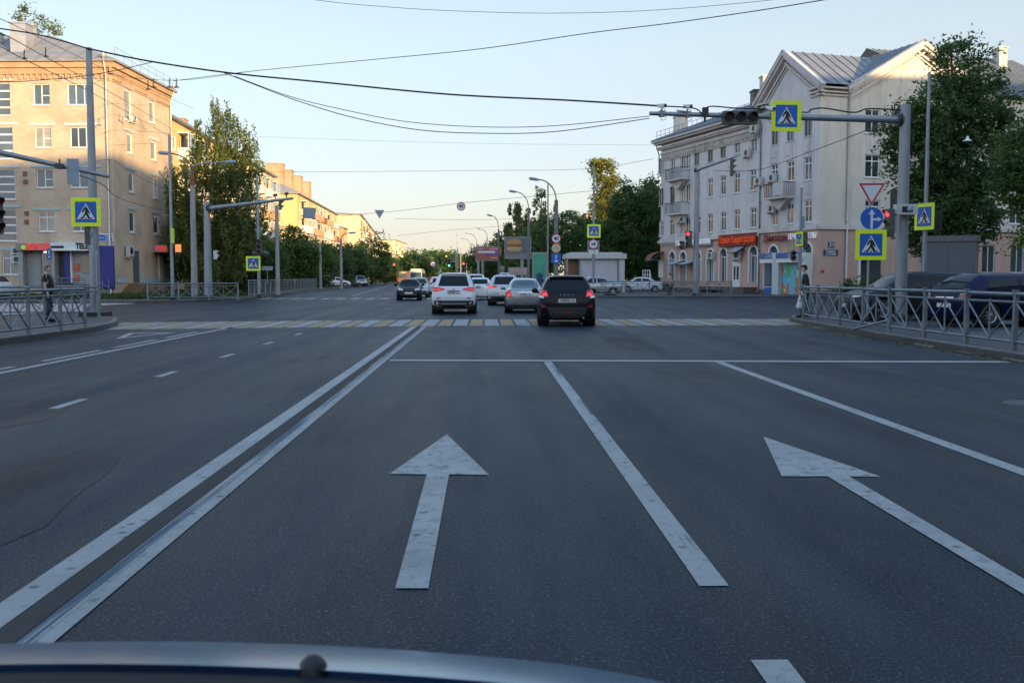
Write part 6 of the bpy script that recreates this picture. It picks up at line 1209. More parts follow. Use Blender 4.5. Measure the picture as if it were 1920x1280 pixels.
# ================================================================ street lamps and poles along the far street
def street_lamp(label, px, pt, pb, pxh, pyh, Y, r=.16, m_='concd', group='street lamps along the far street'):
    b, h = post_top(px, pt, pb, Y); t = pole('street_lamp', label, b, h, r, r * .7, m_, False, 'street lamp', None, group, 10); o = t.location
    lamp_head(t, (0, 0, h - .05), Vector(P(pxh, pyh, Y)) - o, 'dark'); return t
street_lamp('nearest curved lamp post on the right, carrying the 40 sign', 1042.5, 375, 540, 1010, 337, 76., .2); street_lamp('second curved lamp post on the right, beside the burger billboard', 991, 390, 530, 968, 360, 100.)
street_lamp('third curved lamp post on the right, crossing the red billboard', 935, 430, 528, 923, 405, 135.); street_lamp('fourth curved lamp post on the right, left part of the red billboard', 914, 445, 527, 903, 430, 165.)
street_lamp('fifth curved lamp post on the right, left of the red billboard', 894, 455, 526, 879, 438, 200.); street_lamp('sixth curved lamp post on the right, farthest of the row', 883, 462, 525, 870, 448, 240.)
street_lamp('concrete post with two thin arms before the round bush row on the left', 640, 448, 532, 655, 437, 118., .2, 'conc'); 
for (px_, pt, pb, Y, r, lb) in ((1027, 345, 535, 80, .085, 'bare steel pole beside the nearest curved lamp post on the right'), (1112.5, 312, 545, 76, .11, 'tall steel pole carrying the lorry sign and a pedestrian sign'), (521, 385, 545, 80, .19, 'thick concrete post in front of the bushes on the left'), (601, 455, 535, 120, .2, 'concrete post between the round bushes on the left'),
        (858, 436, 525, 190, .13, 'thin distant pole above the roof railed white car'), (864, 465, 525, 230, .13, 'short distant pole just right of the thin one'), (822, 488, 525, 180, .06, 'thin post of the small round sign in the middle of the street'), (875, 470, 526, 210, .1, 'distant dark pole left of the sunset gap')):
    b, h = post_top(px_, pt, pb, Y); pole('lighting_pole', lb, b, h, r, r * .7, 'conc' if 'concrete' in lb else 'galv', False, n=8)
Yk = 76.; roundsign('round 40 speed sign on the nearest curved lamp post', (X(1042, Yk), Yk - .3, Z(1042, 447.5, Yk)), 0, .36, '40', '40 signs'); roundsign('faded round brown and cream sign under the 40 sign', (X(1042, Yk), Yk - .3, Z(1042, 465.5, Yk)), 0, .35, 'old')
t = thing('lane_sign', 'square blue lane sign under the faded round sign', 'traffic sign', (X(1042, Yk), Yk - .3, Z(1042, 484.5, Yk))); plate2d(t, rsq(.36, .36, .03), 0, .01, 'sblue', 'panel'); mb = MB(); f = lambda x, z: (x, -.008, z); g_ = lambda x, z: (x, 0, z); mb.prism([(-.03, -.1), (.03, -.1), (.03, .15), (-.03, .15)], f, g_); mb.prism([(-.09, .13), (.09, .13), (0, .26)], f, g_); mb.prism([(-.13, -.28), (.13, -.28), (.1, -.15), (-.1, -.15)], f, g_); mb.build('symbol', M['swhite'], t)
pedsign('pedestrian sign on the tall steel pole above the lorry sign', (X(1112.5, Yk), Yk - .2, Z(1112, 433.5, Yk)), 0, S=1.02); t = thing('sign_backing', 'grey backing board behind the round lorry sign', 'sign board', (X(1112, Yk), Yk - .12, Z(1112, 463, Yk))); plate2d(t, rsq(.46, .5, .03), 0, .02, 'shopgrey', 'board')
roundsign('round lorry prohibition sign on the tall steel pole', (X(1112, Yk), Yk - .2, Z(1112, 458, Yk)), 0, .37, 'truck'); t = thing('distance_plate', 'small white plate under the lorry sign', 'traffic sign', (X(1112, Yk), Yk - .2, Z(1112, 472.5, Yk))); plate2d(t, rsq(.37, .15, .02), 0, .01, 'swhite', 'plate'); text('7 - 20 ч', .14, M['sblack'], t, (0, -.004, 0), 0, .002, 0)
# advertising
def billboard(name, label, px0, px1, y0, y1, Y, m_, posts, extra=None, th=.4):
    t = thing(name, label, 'billboard', (X((px0 + px1) / 2, Y), Y, .1)); x0, x1 = X(px0, Y), X(px1, Y); z1, z0 = Z(px0, y0, Y), Z(px0, y1, Y); mb = MB(); mb.box(x0, x1, Y, Y + th, z0, z1); mb.build('frame', M['galv'], t, True)
    mb = MB(); mb.box(x0 + .1, x1 - .1, Y - .02, Y, z0 + .1, z1 - .1); mb.build('poster', m_, t, True); mb = MB()
    for p_ in posts: mb.box(X(p_, Y) - .17, X(p_, Y) + .17, Y + .05, Y + .35, .1, z0)
    mb.build('post', M['galv'], t, True)
    if extra: extra(t, x0, x1, z0, z1, Y)
    return t
rp1 = mat('red_poster', (.32, .10, .09), .5, 0, .1, .4); bp1 = mat('dark_food_poster', (.12, .13, .15), .5, 0, .3, .4); bun = mat('bun_print', (.45, .22, .10), .5, 0, .15, 1); fil = mat('filling_print', (.30, .08, .04), .5, 0, .3, 3); sal = mat('salad_print', (.42, .36, .18), .5, 0, .3, 3)
def ex_red(t, x0, x1, z0, z1, Y):
    w_, h_ = x1 - x0, z1 - z0; mb = MB(); mb.box(x0 + w_ * .1, x0 + w_ * .75, Y - .03, Y - .02, z0 + h_ * .55, z0 + h_ * .68); mb.box(x0 + w_ * .1, x0 + w_ * .3, Y - .03, Y - .02, z0 + h_ * .8, z0 + h_ * .83); mb.box(x0 + w_ * .55, x0 + w_ * .9, Y - .03, Y - .02, z0 + h_ * .8, z0 + h_ * .83); mb.box(x0 + w_ * .6, x0 + w_ * .9, Y - .03, Y - .02, z0 + h_ * .2, z0 + h_ * .23); mb.build('printed_band', M['swhite'], t, True)
    mb = MB(); mb.box(x0 + w_ * .38, x0 + w_ * .9, Y - .035, Y - .025, z0 + h_ * .38, z0 + h_ * .54); mb.build('printed_band', mat('violet_print', (.10, .10, .32), .5), t, True)
billboard('billboard', 'red billboard with a white and a violet band beyond the crossing', 892, 940, 462, 489, 150, rp1, (897, 905, 936), ex_red)
def ex_burger(t, x0, x1, z0, z1, Y):
    c = x0 + (x1 - x0) * .36; w_ = (x1 - x0) * .27; h_ = z1 - z0
    def blob(cz, hh, ww, m_, n_): mb = MB(); mb.prism([(c + ww * math.copysign(abs(math.cos(a)) ** .6, math.cos(a)), z0 + h_ * cz + hh * math.copysign(abs(math.sin(a)) ** .7, math.sin(a))) for a in [k * math.pi / 12 for k in range(24)]], lambda x, z: (x, Y - .03 - n_, z), lambda x, z: (x, Y - .02, z)); mb.build('burger_print', m_, t, True)
    blob(.68, h_ * .2, w_, bun, .0); blob(.47, h_ * .12, w_ * 1.0, fil, .01); blob(.34, h_ * .09, w_ * 1.08, sal, .02); blob(.22, h_ * .09, w_ * .95, bun, .005)
    mb = MB(); mb.box(x0, x1, Y - .04, Y + .3, z0 - .5, z0 - .05); mb.build('lower_ledge', M['shopgrey'], t, True)
billboard('billboard', 'dark billboard showing a burger beside the second lamp post', 946, 996, 444, 477, 112, bp1, (979,), ex_burger)
t = billboard('billboard', 'low pink and white banner below the burger billboard', 953, 990, 501, 516, 100, mat('pink_poster', (.42, .30, .27), .5, 0, .25, .8), (955, 988)); t = billboard('notice_board', 'small square yellow board left of the pink banner', 938, 946, 498, 506, 118, mat('yellow_board', (.45, .38, .08), .5), (942,), th=.1)
t = thing('advertising_column', 'green lit poster cabinet beside the first lamp post on the right', 'poster cabinet', (X(1011.5, 84), 84, .1)); x0, x1 = X(998, 84), X(1026, 84); mb = MB(); mb.box(x0, x1, 84, 84.5, .6, Z(1011, 473, 84)); mb.box(x0 + .3, x1 - .3, 84.1, 84.4, .1, .6); mb.build('frame', M['galv'], t, True)
pg = mat('green_poster', (.06, .30, .20), .4, 0, .3, .9); N, b_, L_ = nodes_of(pg); mb = MB(); mb.box(x0 + .1, x1 - .1, 83.97, 84, .75, Z(1011, 476, 84)); mb.build('poster', pg, t, True); mb = MB(); mb.prism([(X(1012, 84) + x, 1.6 + z) for x, z in circ(.28, 14)], lambda x, z: (x, 83.95, z), lambda x, z: (x, 83.97, z)); mb.prism([(X(1012, 84) + x * 1.3, 1.1 + z) for x, z in circ(.35, 14)], lambda x, z: (x, 83.955, z), lambda x, z: (x, 83.97, z)); mb.build('poster_figure', M['navy'], t, True)
# hanging signs on span wires
Yw = 96.; roundsign('round 40 speed sign hanging from a span wire over the far street', (X(865, Yw), Yw, Z(865, 387, Yw)), 0, .42, '40', '40 signs')
trisign('grey back of a yield triangle hanging from a span wire over the far street', (X(712.5, 100), 100, Z(712, 402, 100)), R(6), 1.0, back=True)
t = thing('hanging_board', 'pale blue grey square board hanging before the yellow gabled house', 'sign', P(580, 399, 90), R(2)); plate2d(t, [(-.56, .50), (.52, .43), (.5, -.55), (-.58, -.48)], 0, .03, 'sgrey', 'board')
# far signals
for (px_, py_, Y, lit, lb) in ((837, 485, 190, (0, 'amber_on'), 'distant signal with a small amber light over the street'), (842, 493, 180, (2, 'green_on'), 'distant traffic light showing green'), (869, 500, 150, (0, 'redman'), 'distant orange red pedestrian light above the white car'), (739, 502, 150, (0, 'redman'), 'distant orange red pedestrian light at the left kerb')):
    q = P(px_, py_, Y); signal(lb, (q.x, q.y, q.z), 0, False, lit, s=1.3 if Y > 100 else 1)
t = thing('signal_mast', 'distant steel mast with two thin arms carrying the amber and green lights', 'pole', (X(855, 185), 185, .1)); mb = MB(); mb.tube([(0, 0, 0), (0, 0, Z(855, 470, 185))], .14, 8); mb.build('post', M['galv'], t); arm(t, P(855, 486, 185), P(838, 484, 186), .06, .04, flange=False); arm(t, P(855, 492, 185), P(843, 491, 180), .06, .04, flange=False)
roundsign('small round white sign on the thin post in the middle of the street', (X(812, 178), 178, Z(812, 495, 178)), 0, .5, 'truck')
# ================================================================ railings
def railing(name, label, pts, h=1.1, posts=None, group=None, cross=True, thick=.08, zb=.13, bent=False):
    """posts at pts; between them two top rails, a bottom rail and crossed bars"""
    t = thing(name, label, 'railing', (pts[0][0], pts[0][1], zb), 0, group); o = Vector((pts[0][0], pts[0][1], 0)); th = thick
    Q = [Vector((p[0], p[1], 0)) - o for p in pts]
    for q in Q:
        jx, jy = rnd.uniform(-.018, .018), rnd.uniform(-.018, .018); mb = MB(); e_ = th / 2; mb.hexa([(q.x + a_ * e_, q.y + b_ * e_, -.02) for a_, b_ in ((-1, -1), (1, -1), (1, 1), (-1, 1))] + [(q.x + jx + a_ * e_, q.y + jy + b_ * e_, h) for a_, b_ in ((-1, -1), (1, -1), (1, 1), (-1, 1))]); mb.box(q.x - th * .62, q.x + th * .62, q.y - th * .62, q.y + th * .62, h, h + .02); mb.build('post', M['rail'], t)
    for a, b in zip(Q, Q[1:]):
        mb = MB(); d = (b - a).normalized(); a2, b2 = a + d * th * .5, b - d * th * .5; z = lambda v, k: Vector((v.x, v.y, k)); 
        jz = rnd.uniform(-.015, .015); mb.bar(z(a2, h - .06), z(b2, h - .06 + jz), .055); mb.bar(z(a2, h - .21), z(b2, h - .21), .035); mb.bar(z(a2, .17), z(b2, .17), .04)
        m_ = (a2 + b2) / 2
        if cross:
            mb.bar(z(m_, .17), z(m_, h - .16), .028)
            for (u, v) in ((a2, m_), (m_, b2)): mb.bar(z(u, .19), z(v, h - .23), .026); mb.bar(z(u, h - .23), z(v, .19), .026)
        else:
            n = 4
            for k in range(1, n): q = a2.lerp(b2, k / n); mb.bar(z(q, .17), z(q, h - .21), .03)
        mb.build('panel', M['rail'], t)
    return t
railing('railing', 'grey crossed-bar railing along the kerb of the left island, nearest on the left', [(X(157, 27.2), 27.2), (X(111, 25.6), 25.6), (X(50, 23.8), 23.8)] + [(X(50, 23.8) + .03 * k, 23.8 - 1.8 * k) for k in range(1, 7)], 1.12, thick=.07)
railing('railing', 'grey crossed-bar railing behind the man at the back of the left island', [(-13.35 - 1.85 * k, 34.85) for k in range(7)], 1.1)
railing('railing', 'short grey crossed-bar railing at the far left corner before the mast', [(-20.3, 60.6), (-18.6, 61.1), (-16.9, 61.6), (-15.3, 62.2)], 1.05)
railing('railing', 'long grey barred railing running away along the left side of the far street', [(-16.3 - .068 * 2.6 * k - .0, 69.3 + 2.6 * k) for k in range(19)], 1.2, cross=False)
railing('railing', 'long grey crossed-bar railing behind the parked cars\' kerb on the right', [(11.25, 34.4), (10.45, 32.4), (10.2, 30.3), (10.15, 28.2), (10.05, 26.2), (9.95, 24.2), (9.92, 22.2), (9.9, 20.2), (9.88, 18.3), (9.85, 16.3), (9.85, 14.3), (9.85, 12.3)], 1.12)
Yf = 73.0; railing('railing', 'grey crossed-bar railing along the far kerb before the kiosk and the pale house', [(X(1128 + 45 * k, Yf), Yf) for k in range(5)], 1.12); railing('railing', 'short grey railing piece right of the light grey mast', [(X(1326, Yf), Yf), (X(1372, Yf), Yf)], 1.12)
t = thing('fallen_bar', 'broken bent railing bars leaning by the parked cars\' railing', 'railing piece', (10.0, 25.2, .13)); mb = MB(); mb.bar((-.35, .5, .03), (0, -.9, .32), .05); mb.bar((-.33, .45, .05), (.1, .1, .8), .04); mb.bar((.1, .1, .8), (.5, -.6, .1), .04); mb.build('bar', M['rail'], t)
# ================================================================ overhead wires
def wire(label, pts, r=.012, sag=0., name='overhead_cable', m_='wire', grp='overhead cables'):
    """pts = (px, py, depth); the cable hangs through them"""
    Q = [P(*p) for p in pts]; out = []
    if len(Q) == 2:
        n = 24; out = [Q[0].lerp(Q[1], k / n) - Vector((0, 0, sag * 4 * (k / n) * (1 - k / n))) for k in range(n + 1)]
    else:
        for i in range(len(Q) - 1):
            p0, p1, p2, p3 = Q[max(i - 1, 0)], Q[i], Q[i + 1], Q[min(i + 2, len(Q) - 1)]
            for k in range(8): t = k / 8; out.append(.5 * ((2 * p1) + (p2 - p0) * t + (2 * p0 - 5 * p1 + 4 * p2 - p3) * t * t + (3 * p1 - p0 - 3 * p2 + p3) * t ** 3))
        out.append(Q[-1])
    mb = MB(); mb.tube(out, r, 6); o = mb.build(name, M[m_]); return tag(o, label, 'cable', grp)
wire('thick black cable from the tall left pole across the road to the right mast arm', [(163, 91, 35.5), (280, 115, 35), (430, 137, 34.6), (600, 154, 34), (840, 177, 33), (1060, 188, 32), (1240, 199, 30.4)], .03)
wire('thick black cable entering at the upper left corner and ending on the tall left pole', [(-400, -20, 32), (-60, 44, 34), (60, 63, 34.6), (120, 78, 35), (163, 91, 35.5)], .026)
wire('wavy black cable lying along the right mast arm', [(1240, 199, 30.3), (1300, 203, 30.3), (1318, 213, 30.3), (1330, 200, 30.4), (1380, 203, 30.5), (1440, 205, 30.6), (1510, 211, 30.7), (1520, 206, 30.7), (1545, 203, 30.8), (1600, 211, 30.9), (1630, 204, 30.9), (1690, 207, 31)], .022)
wire('lower of two sagging cables between the thick cable and the right arm tip', [(415, 135, 34.6), (480, 160, 34), (560, 190, 33), (660, 220, 32.6), (780, 243, 32), (900, 250, 31.6), (1040, 247, 31), (1218, 222, 30.3)], .014)
wire('upper of two sagging cables between the thick cable and the right arm tip', [(440, 143, 34.6), (540, 180, 34), (640, 205, 33), (760, 228, 32.6), (900, 238, 32), (1040, 236, 31), (1218, 218, 30.3)], .012)
wire('thin cable rising from the brick house roof to the top right of the sky', [(325, 152, 70), (480, 133, 64), (700, 112, 56), (900, 92, 50), (1100, 63, 45), (1300, 38, 41), (1580, -6, 36), (2000, -90, 30), (2400, -190, 26)], .020)
wire('faint thin wire crossing the top of the sky', [(-300, -160, 40), (200, -60, 40), (560, -4, 40), (720, 13, 40), (880, 22, 40), (1060, 25, 40), (1250, 18, 40), (1480, -3, 40), (1900, -50, 40), (2300, -110, 40)], .011)
wire('trolley wire running down over the brick house front, upper', [(-300, -20, 18), (-30, 50, 26), (85, 107, 40), (253, 200, 65), (365, 270, 95)], .014, grp='trolley wires on the left'); wire('trolley wire running down over the brick house front, lower', [(-300, 10, 18), (-30, 76, 26), (46, 112, 33), (155, 165, 46), (245, 214, 60), (322, 258, 80)], .014, grp='trolley wires on the left')
wire('thin wire from the upper left corner over the grey roof to the house end', [(-300, -60, 20), (-20, 28, 30), (60, 64, 40), (134, 100, 50), (240, 150, 65), (365, 205, 90)], .012, grp='trolley wires on the left')
wire('bowed wire from the left edge past the tall pole to the thick cable', [(-400, 150, 33), (-20, 154, 34), (80, 150, 34), (155, 143, 34.4), (224, 131, 34.8), (289, 116, 35)], .013)
wire('thin span wire with trolley hangers beside the brick house roof', [(206, 140, 60), (260, 147, 62), (325, 151, 66), (390, 146, 66), (470, 134, 66)], .013)
wire('level span wire over the far street, lower', [(492, 323, 130), (640, 322, 130), (880, 320, 130), (1095, 317, 130), (1225, 298, 110)], .022, grp='span wires'); wire('faint upper span wire over the far street', [(480, 256, 100), (700, 264, 100), (950, 270, 100), (1225, 272, 100)], .010, grp='span wires')
wire('span wire carrying the hanging 40 sign', [(640, 405, 96), (760, 394, 96), (865, 381, 96), (1000, 368, 96), (1110, 358, 96)], .018, grp='span wires'); wire('low span wire far down the street', [(740, 410, 130), (860, 412, 130), (985, 410, 130)], .018, grp='span wires'); wire('lowest span wire far down the street', [(745, 442, 150), (860, 430, 150), (985, 421, 150)], .018, grp='span wires')
wire('cable rising over the pale house front to the thick mast', [(1340, 320, 70), (1420, 319, 62), (1500, 292, 52), (1580, 262, 44), (1640, 238, 38), (1690, 215, 31.2)], .018); wire('dark wire over the brick wall from the left mast arm to the house end', [(125, 322, 29), (190, 345, 35), (225, 372, 50), (285, 390, 66), (322, 395, 72)], .014)
wire('thin cable hanging along the brick wall towards the birch', [(150, 310, 60), (193, 300, 64), (217, 303, 66), (240, 320, 68), (300, 350, 69), (365, 365, 66)], .012)
for i, (px_, py_, Y) in enumerate(((46, 104, 33), (86, 100, 40), (278, 162, 64), (288, 158, 64), (318, 158, 66), (331, 158, 66))):
    q = P(px_, py_, Y); mb = MB(); s = Y / 40; mb.tube([q + Vector((0, 0, .22 * s)), q + Vector((-.02, 0, -.05 * s)), q + Vector((0, 0, -.12 * s))], [.02 * s, .02 * s, .05 * s], 6); mb.tube([q + Vector((-.1 * s, 0, -.12 * s)), q + Vector((.1 * s, 0, -.12 * s))], .025 * s, 6)
    tag(mb.build('wire_hanger', M['wire']), ['dark wire hanger nearest the left edge, over the grey roof', 'second dark wire hanger, over the grey roof', 'wire hanger over the eave of the side wall, left one', 'wire hanger over the eave of the side wall, right one', 'left wire hanger against the sky at the house end', 'right wire hanger against the sky at the house end'][i], 'wire hanger', 'trolley wire hangers')
# ================================================================ people
def skin(name, par, verts, edges, radii, m_, sub=2, root=0):
    me = bpy.data.meshes.new(name); me.from_pydata([tuple(v) for v in verts], edges, []); me.materials.append(M[m_]); o = bpy.data.objects.new(name, me); C.objects.link(o)
    if par: o.parent = par
    sv = me.skin_vertices[0] if me.skin_vertices else None
    if sv is None:
        bm = bmesh.new(); bm.from_mesh(me); bm.verts.layers.skin.verify(); bm.to_mesh(me); bm.free(); sv = me.skin_vertices[0]
    for i, r in enumerate(radii): sv.data[i].radius = r if isinstance(r, tuple) else (r, r); sv.data[i].use_root = (i == root)
    a = o.modifiers.new('skin', 'SKIN'); a.use_smooth_shade = True; b = o.modifiers.new('sub', 'SUBSURF'); b.levels = b.render_levels = sub; return o
def person(label, loc, rz, H=1.75, top='shirt', legs='jeans', hair='hair', belly=.0, cap=False, arms=((.0, .02), (.0, .02)), stride=(.0, .0), lean=0., sleeve=True, group=None, bend=(0, 0), detail=True):
    """local: faces +y. stride: foot y offsets left/right; arms: (hand y, hand out) left/right"""
    t = thing('person', label, 'person', loc, rz, group); k = H / 1.75; V_ = []; E_ = []; Rr = []
    def a(x, y, z, r, p=None):
        V_.append((x * k, y * k, z * k)); Rr.append(tuple(q * k for q in r) if isinstance(r, tuple) else r * k); 
        if p is not None: E_.append((p, len(V_) - 1))
        return len(V_) - 1
    pel = a(0, 0, .93, .118 + belly * .5); wa = a(0, .02 + belly * .5, 1.08, .130 + belly, pel); ch = a(0, lean * .3 + belly * .3, 1.30, .148 + belly * .5, wa); nb = a(0, lean * .45, 1.46, .075, ch); ne = a(0, .01 + lean * .55, 1.53, .055, nb)
    hd = a(0, .025 + lean * .65, 1.60, .080, ne); ht = a(0, .015 + lean * .7, 1.68, .086, hd)
    hands = []
    for s, (hy, ho) in zip((-1, 1), arms):
        sh = a(s * .17, lean * .35, 1.415, .058, ch); el = a(s * (.215 + ho * .5), hy * .25 - .03, 1.14, .042, sh); wr_ = a(s * (.225 + ho), hy * .9, .90, .030, el); pm_ = a(s * (.225 + ho), hy + .015, .83, .030, wr_)
        for f in range(4): f1 = a(s * (.222 + ho), hy + .045 - .022 * f, .775 - (.008 if f in (1, 2) else 0), .009, pm_); a(s * (.208 + ho), hy + .050 - .022 * f, .745 - (.008 if f in (1, 2) else 0), .0075, f1)
        th = a(s * (.215 + ho), hy + .055, .825, .010, pm_); a(s * (.205 + ho), hy + .07, .795, .009, th); hands.append((s * (.225 + ho), hy, .78))
    feet = []
    for i, s in enumerate((-1, 1)):
        fy = stride[i]; hp = a(s * .09, 0, .86, .072, pel); kn = a(s * .10, fy * .5 + .02 + bend[i] * .12, .49 + bend[i] * .04, .062, hp); an = a(s * .10, fy - .03, .09 + bend[i] * .12, .040, kn); he = a(s * .10, fy - .05, .045 + bend[i] * .12, .036, an); a(s * .115, fy + .14, .032 + bend[i] * .06, .032, he); feet.append((s, fy))
    skin('body', t, V_, E_, Rr, 'skin2')
    # clothing: slightly larger skins over the same bones
    idx = [pel, wa, ch, nb]; V2 = [V_[i] for i in idx]; V2[0] = (0, V_[pel][1], .79 * k); R2 = [(Rr[i] + .024 * k,) * 2 for i in idx[:3]] + [(.078 * k, .078 * k)]; E2 = [(0, 1), (1, 2), (2, 3)]; ba = nb + 3
    n_arm = 4 + 10
    for s_i in range(2):
        b0 = ht + 1 + s_i * 14; sh, el, wr_ = b0, b0 + 1, b0 + 2; i0 = len(V2); V2 += [V_[sh], V_[el]] if not sleeve else [V_[sh], V_[el], V_[wr_]]
        if not sleeve: V2[-1] = tuple(Vector(V_[sh]).lerp(Vector(V_[el]), .75)); R2 += [(.074 * k, .074 * k), (.066 * k, .066 * k)]; E2 += [(2, i0), (i0, i0 + 1)]
        else: R2 += [(.078 * k, .078 * k), (.062 * k, .062 * k), (.046 * k, .046 * k)]; E2 += [(2, i0), (i0, i0 + 1), (i0 + 1, i0 + 2)]
    skin('top', t, V2, E2, R2, top)
    b0 = ht + 1 + 28; V3 = [(0, V_[pel][1], .90 * k), (0, V_[pel][1], 1.02 * k)]; R3 = [(.150 * k, .150 * k), (.140 * k, .140 * k)]; E3 = [(0, 1)]
    for s_i in range(2): l0 = b0 + 5 * s_i; i0 = len(V3); V3 += [V_[l0], V_[l0 + 1], (V_[l0 + 2][0], V_[l0 + 2][1], V_[l0 + 2][2] - .01)]; R3 += [(.112 * k, .112 * k), (.082 * k, .082 * k), (.062 * k, .062 * k)]; E3 += [(0, i0), (i0, i0 + 1), (i0 + 1, i0 + 2)]
    skin('trousers', t, V3, E3, R3, legs)
    for s_i in range(2):
        l0 = b0 + 5 * s_i; h_, tt = V_[l0 + 3], V_[l0 + 4]; mb = MB(); mb.tube([(h_[0], h_[1] - .04, h_[2] + .01), (h_[0], h_[1] + .03, h_[2] + .02), (tt[0], tt[1] - .03, tt[2] + .01), (tt[0], tt[1] + .05, tt[2])], [.035, .052, .05, .03], 10)
        o = mb.build('shoe', M['shoe'], t)
    # hair, ears, eyes
    c = Vector(V_[ht]); mb = MB(); mb.lathe([(0, .112), (.05, .104), (.085, .075), (.102, .03), (.104, .0), (.098, -.02)], (0, 0, 0), 18); mb.v = [(v[0] * .88 * k + c.x, v[1] * 1.06 * k + c.y - .012 * k, v[2] * k + c.z + (-.045 if v[1] < -.02 and v[2] < .05 else (.04 if cap else .055) if v[1] > .02 and v[2] < .05 else 0) * k) for v in mb.v]; mb.build('hair' if not cap else 'cap', M[hair], t)
    if cap: mb = MB(); mb.add([(c.x + (-.07) * k, c.y + .07 * k, c.z + .03 * k), (c.x + .07 * k, c.y + .07 * k, c.z + .03 * k), (c.x + .05 * k, c.y + .19 * k, c.z + .005 * k), (c.x - .05 * k, c.y + .19 * k, c.z + .005 * k)] , [(0, 1, 2, 3)]); mb.v += [(v[0], v[1], v[2] - .012) for v in mb.v]; mb.add([], []); mb.f += [(4, 7, 6, 5), (0, 4, 5, 1), (1, 5, 6, 2), (2, 6, 7, 3), (3, 7, 4, 0)]; mb.sm += [False] * 5; mb.build('cap_peak', M[hair], t)
    mb = MB(); hc = Vector(V_[hd]).lerp(c, .35); mb.tube([hc + Vector((0, .078, .03)) * k, hc + Vector((0, .108, -.005)) * k, hc + Vector((0, .085, -.018)) * k], [.008, .014, .010], 8); mb.build('nose', M['skin2'], t)
    for s in (-1, 1):
        mb = MB(); mb.lathe([(0, -.012), (.02, -.008), (.024, .004), (0, .01)], (0, 0, 0), 10, 'x'); mb.v = [(v[0] + hc.x + s * .078 * k, v[1] + hc.y - .005, v[2] * 1.35 + hc.z + .005) for v in mb.v]; mb.build('ear', M['skin2'], t)
        mb = MB(); mb.lathe([(0, -.009), (.009, 0), (0, .009)], (hc.x + s * .03 * k, hc.y + .084 * k, hc.z + .03 * k), 8, 'y'); mb.build('eye', M['sblack'], t)
    mb = MB(); mb.box(hc.x - .022, hc.x + .022, hc.y + .082 * k, hc.y + .088 * k, hc.z - .045, hc.z - .038); mb.build('mouth', M['sred'], t)
    return t, [Vector(h) * k for h in hands]
Yp = 30.9; t, hn = person('stout man in a black short-sleeved shirt and dark jeans standing behind the left railing', (X(88, Yp), Yp, .13), R(-80), 1.74, 'shirt', 'jeans', 'greyhair', belly=.045, arms=((.06, .04), (.06, .02)), sleeve=False, stride=(0, .02), bend=(0, .7))
Yp = 33.6; t, hn = person('man in a dark hoodie and cap at the right kerb end holding a white bag', (X(1512, Yp), Yp, .13), R(78), 1.76, 'hood', 'trackp', 'hair', cap=True, arms=((.22, .02), (.05, .03)), lean=.10, stride=(.16, -.14), bend=(0, .6), sleeve=True)
hb = t.matrix_basis @ hn[0]; hb = Matrix.Translation(t.location) @ Matrix.Rotation(R(78), 4, 'Z') @ hn[0]
bg_ = thing('plastic_bag', 'white plastic bag with green print held by the man in the cap', 'bag', hb); mb = MB(); mb.lathe([(.012, .02), (.03, -.05), (.07, -.16), (.12, -.30), (.14, -.40), (.11, -.47), (0, -.49)], (0, 0, 0), 14)
mb.v = [(v[0] * .9 + .012 * math.sin(v[2] * 40 + v[1] * 30), v[1] * .7, v[2]) for v in mb.v]; mb.build('bag_body', M['bag'], bg_); mb = MB(); mb.lathe([(.072, -.16), (.105, -.24)], (0, 0, 0), 14); mb.v = [(v[0] * .93, v[1] * .74, v[2]) for v in mb.v]; mb.build('green_print', M['baggreen'], bg_)
person('dark-haired person in a grey green top behind the dark parked cars', (X(1684, 38), 38, .13), R(60), 1.82, 'cabinet', 'jeans', 'hair')
person('person in black with a bag walking at the end of the long left railing', (X(617, 130), 130, .13), R(-70), 1.75, 'shirt', 'trackp', 'hair', stride=(.2, -.2))
person('person in a peach top walking behind the far right railing', (X(1256, 78), 78, .13), R(90), 1.66, 'orange_top', 'trackp', 'hair', stride=(.12, -.12)) if 'orange_top' in M else None
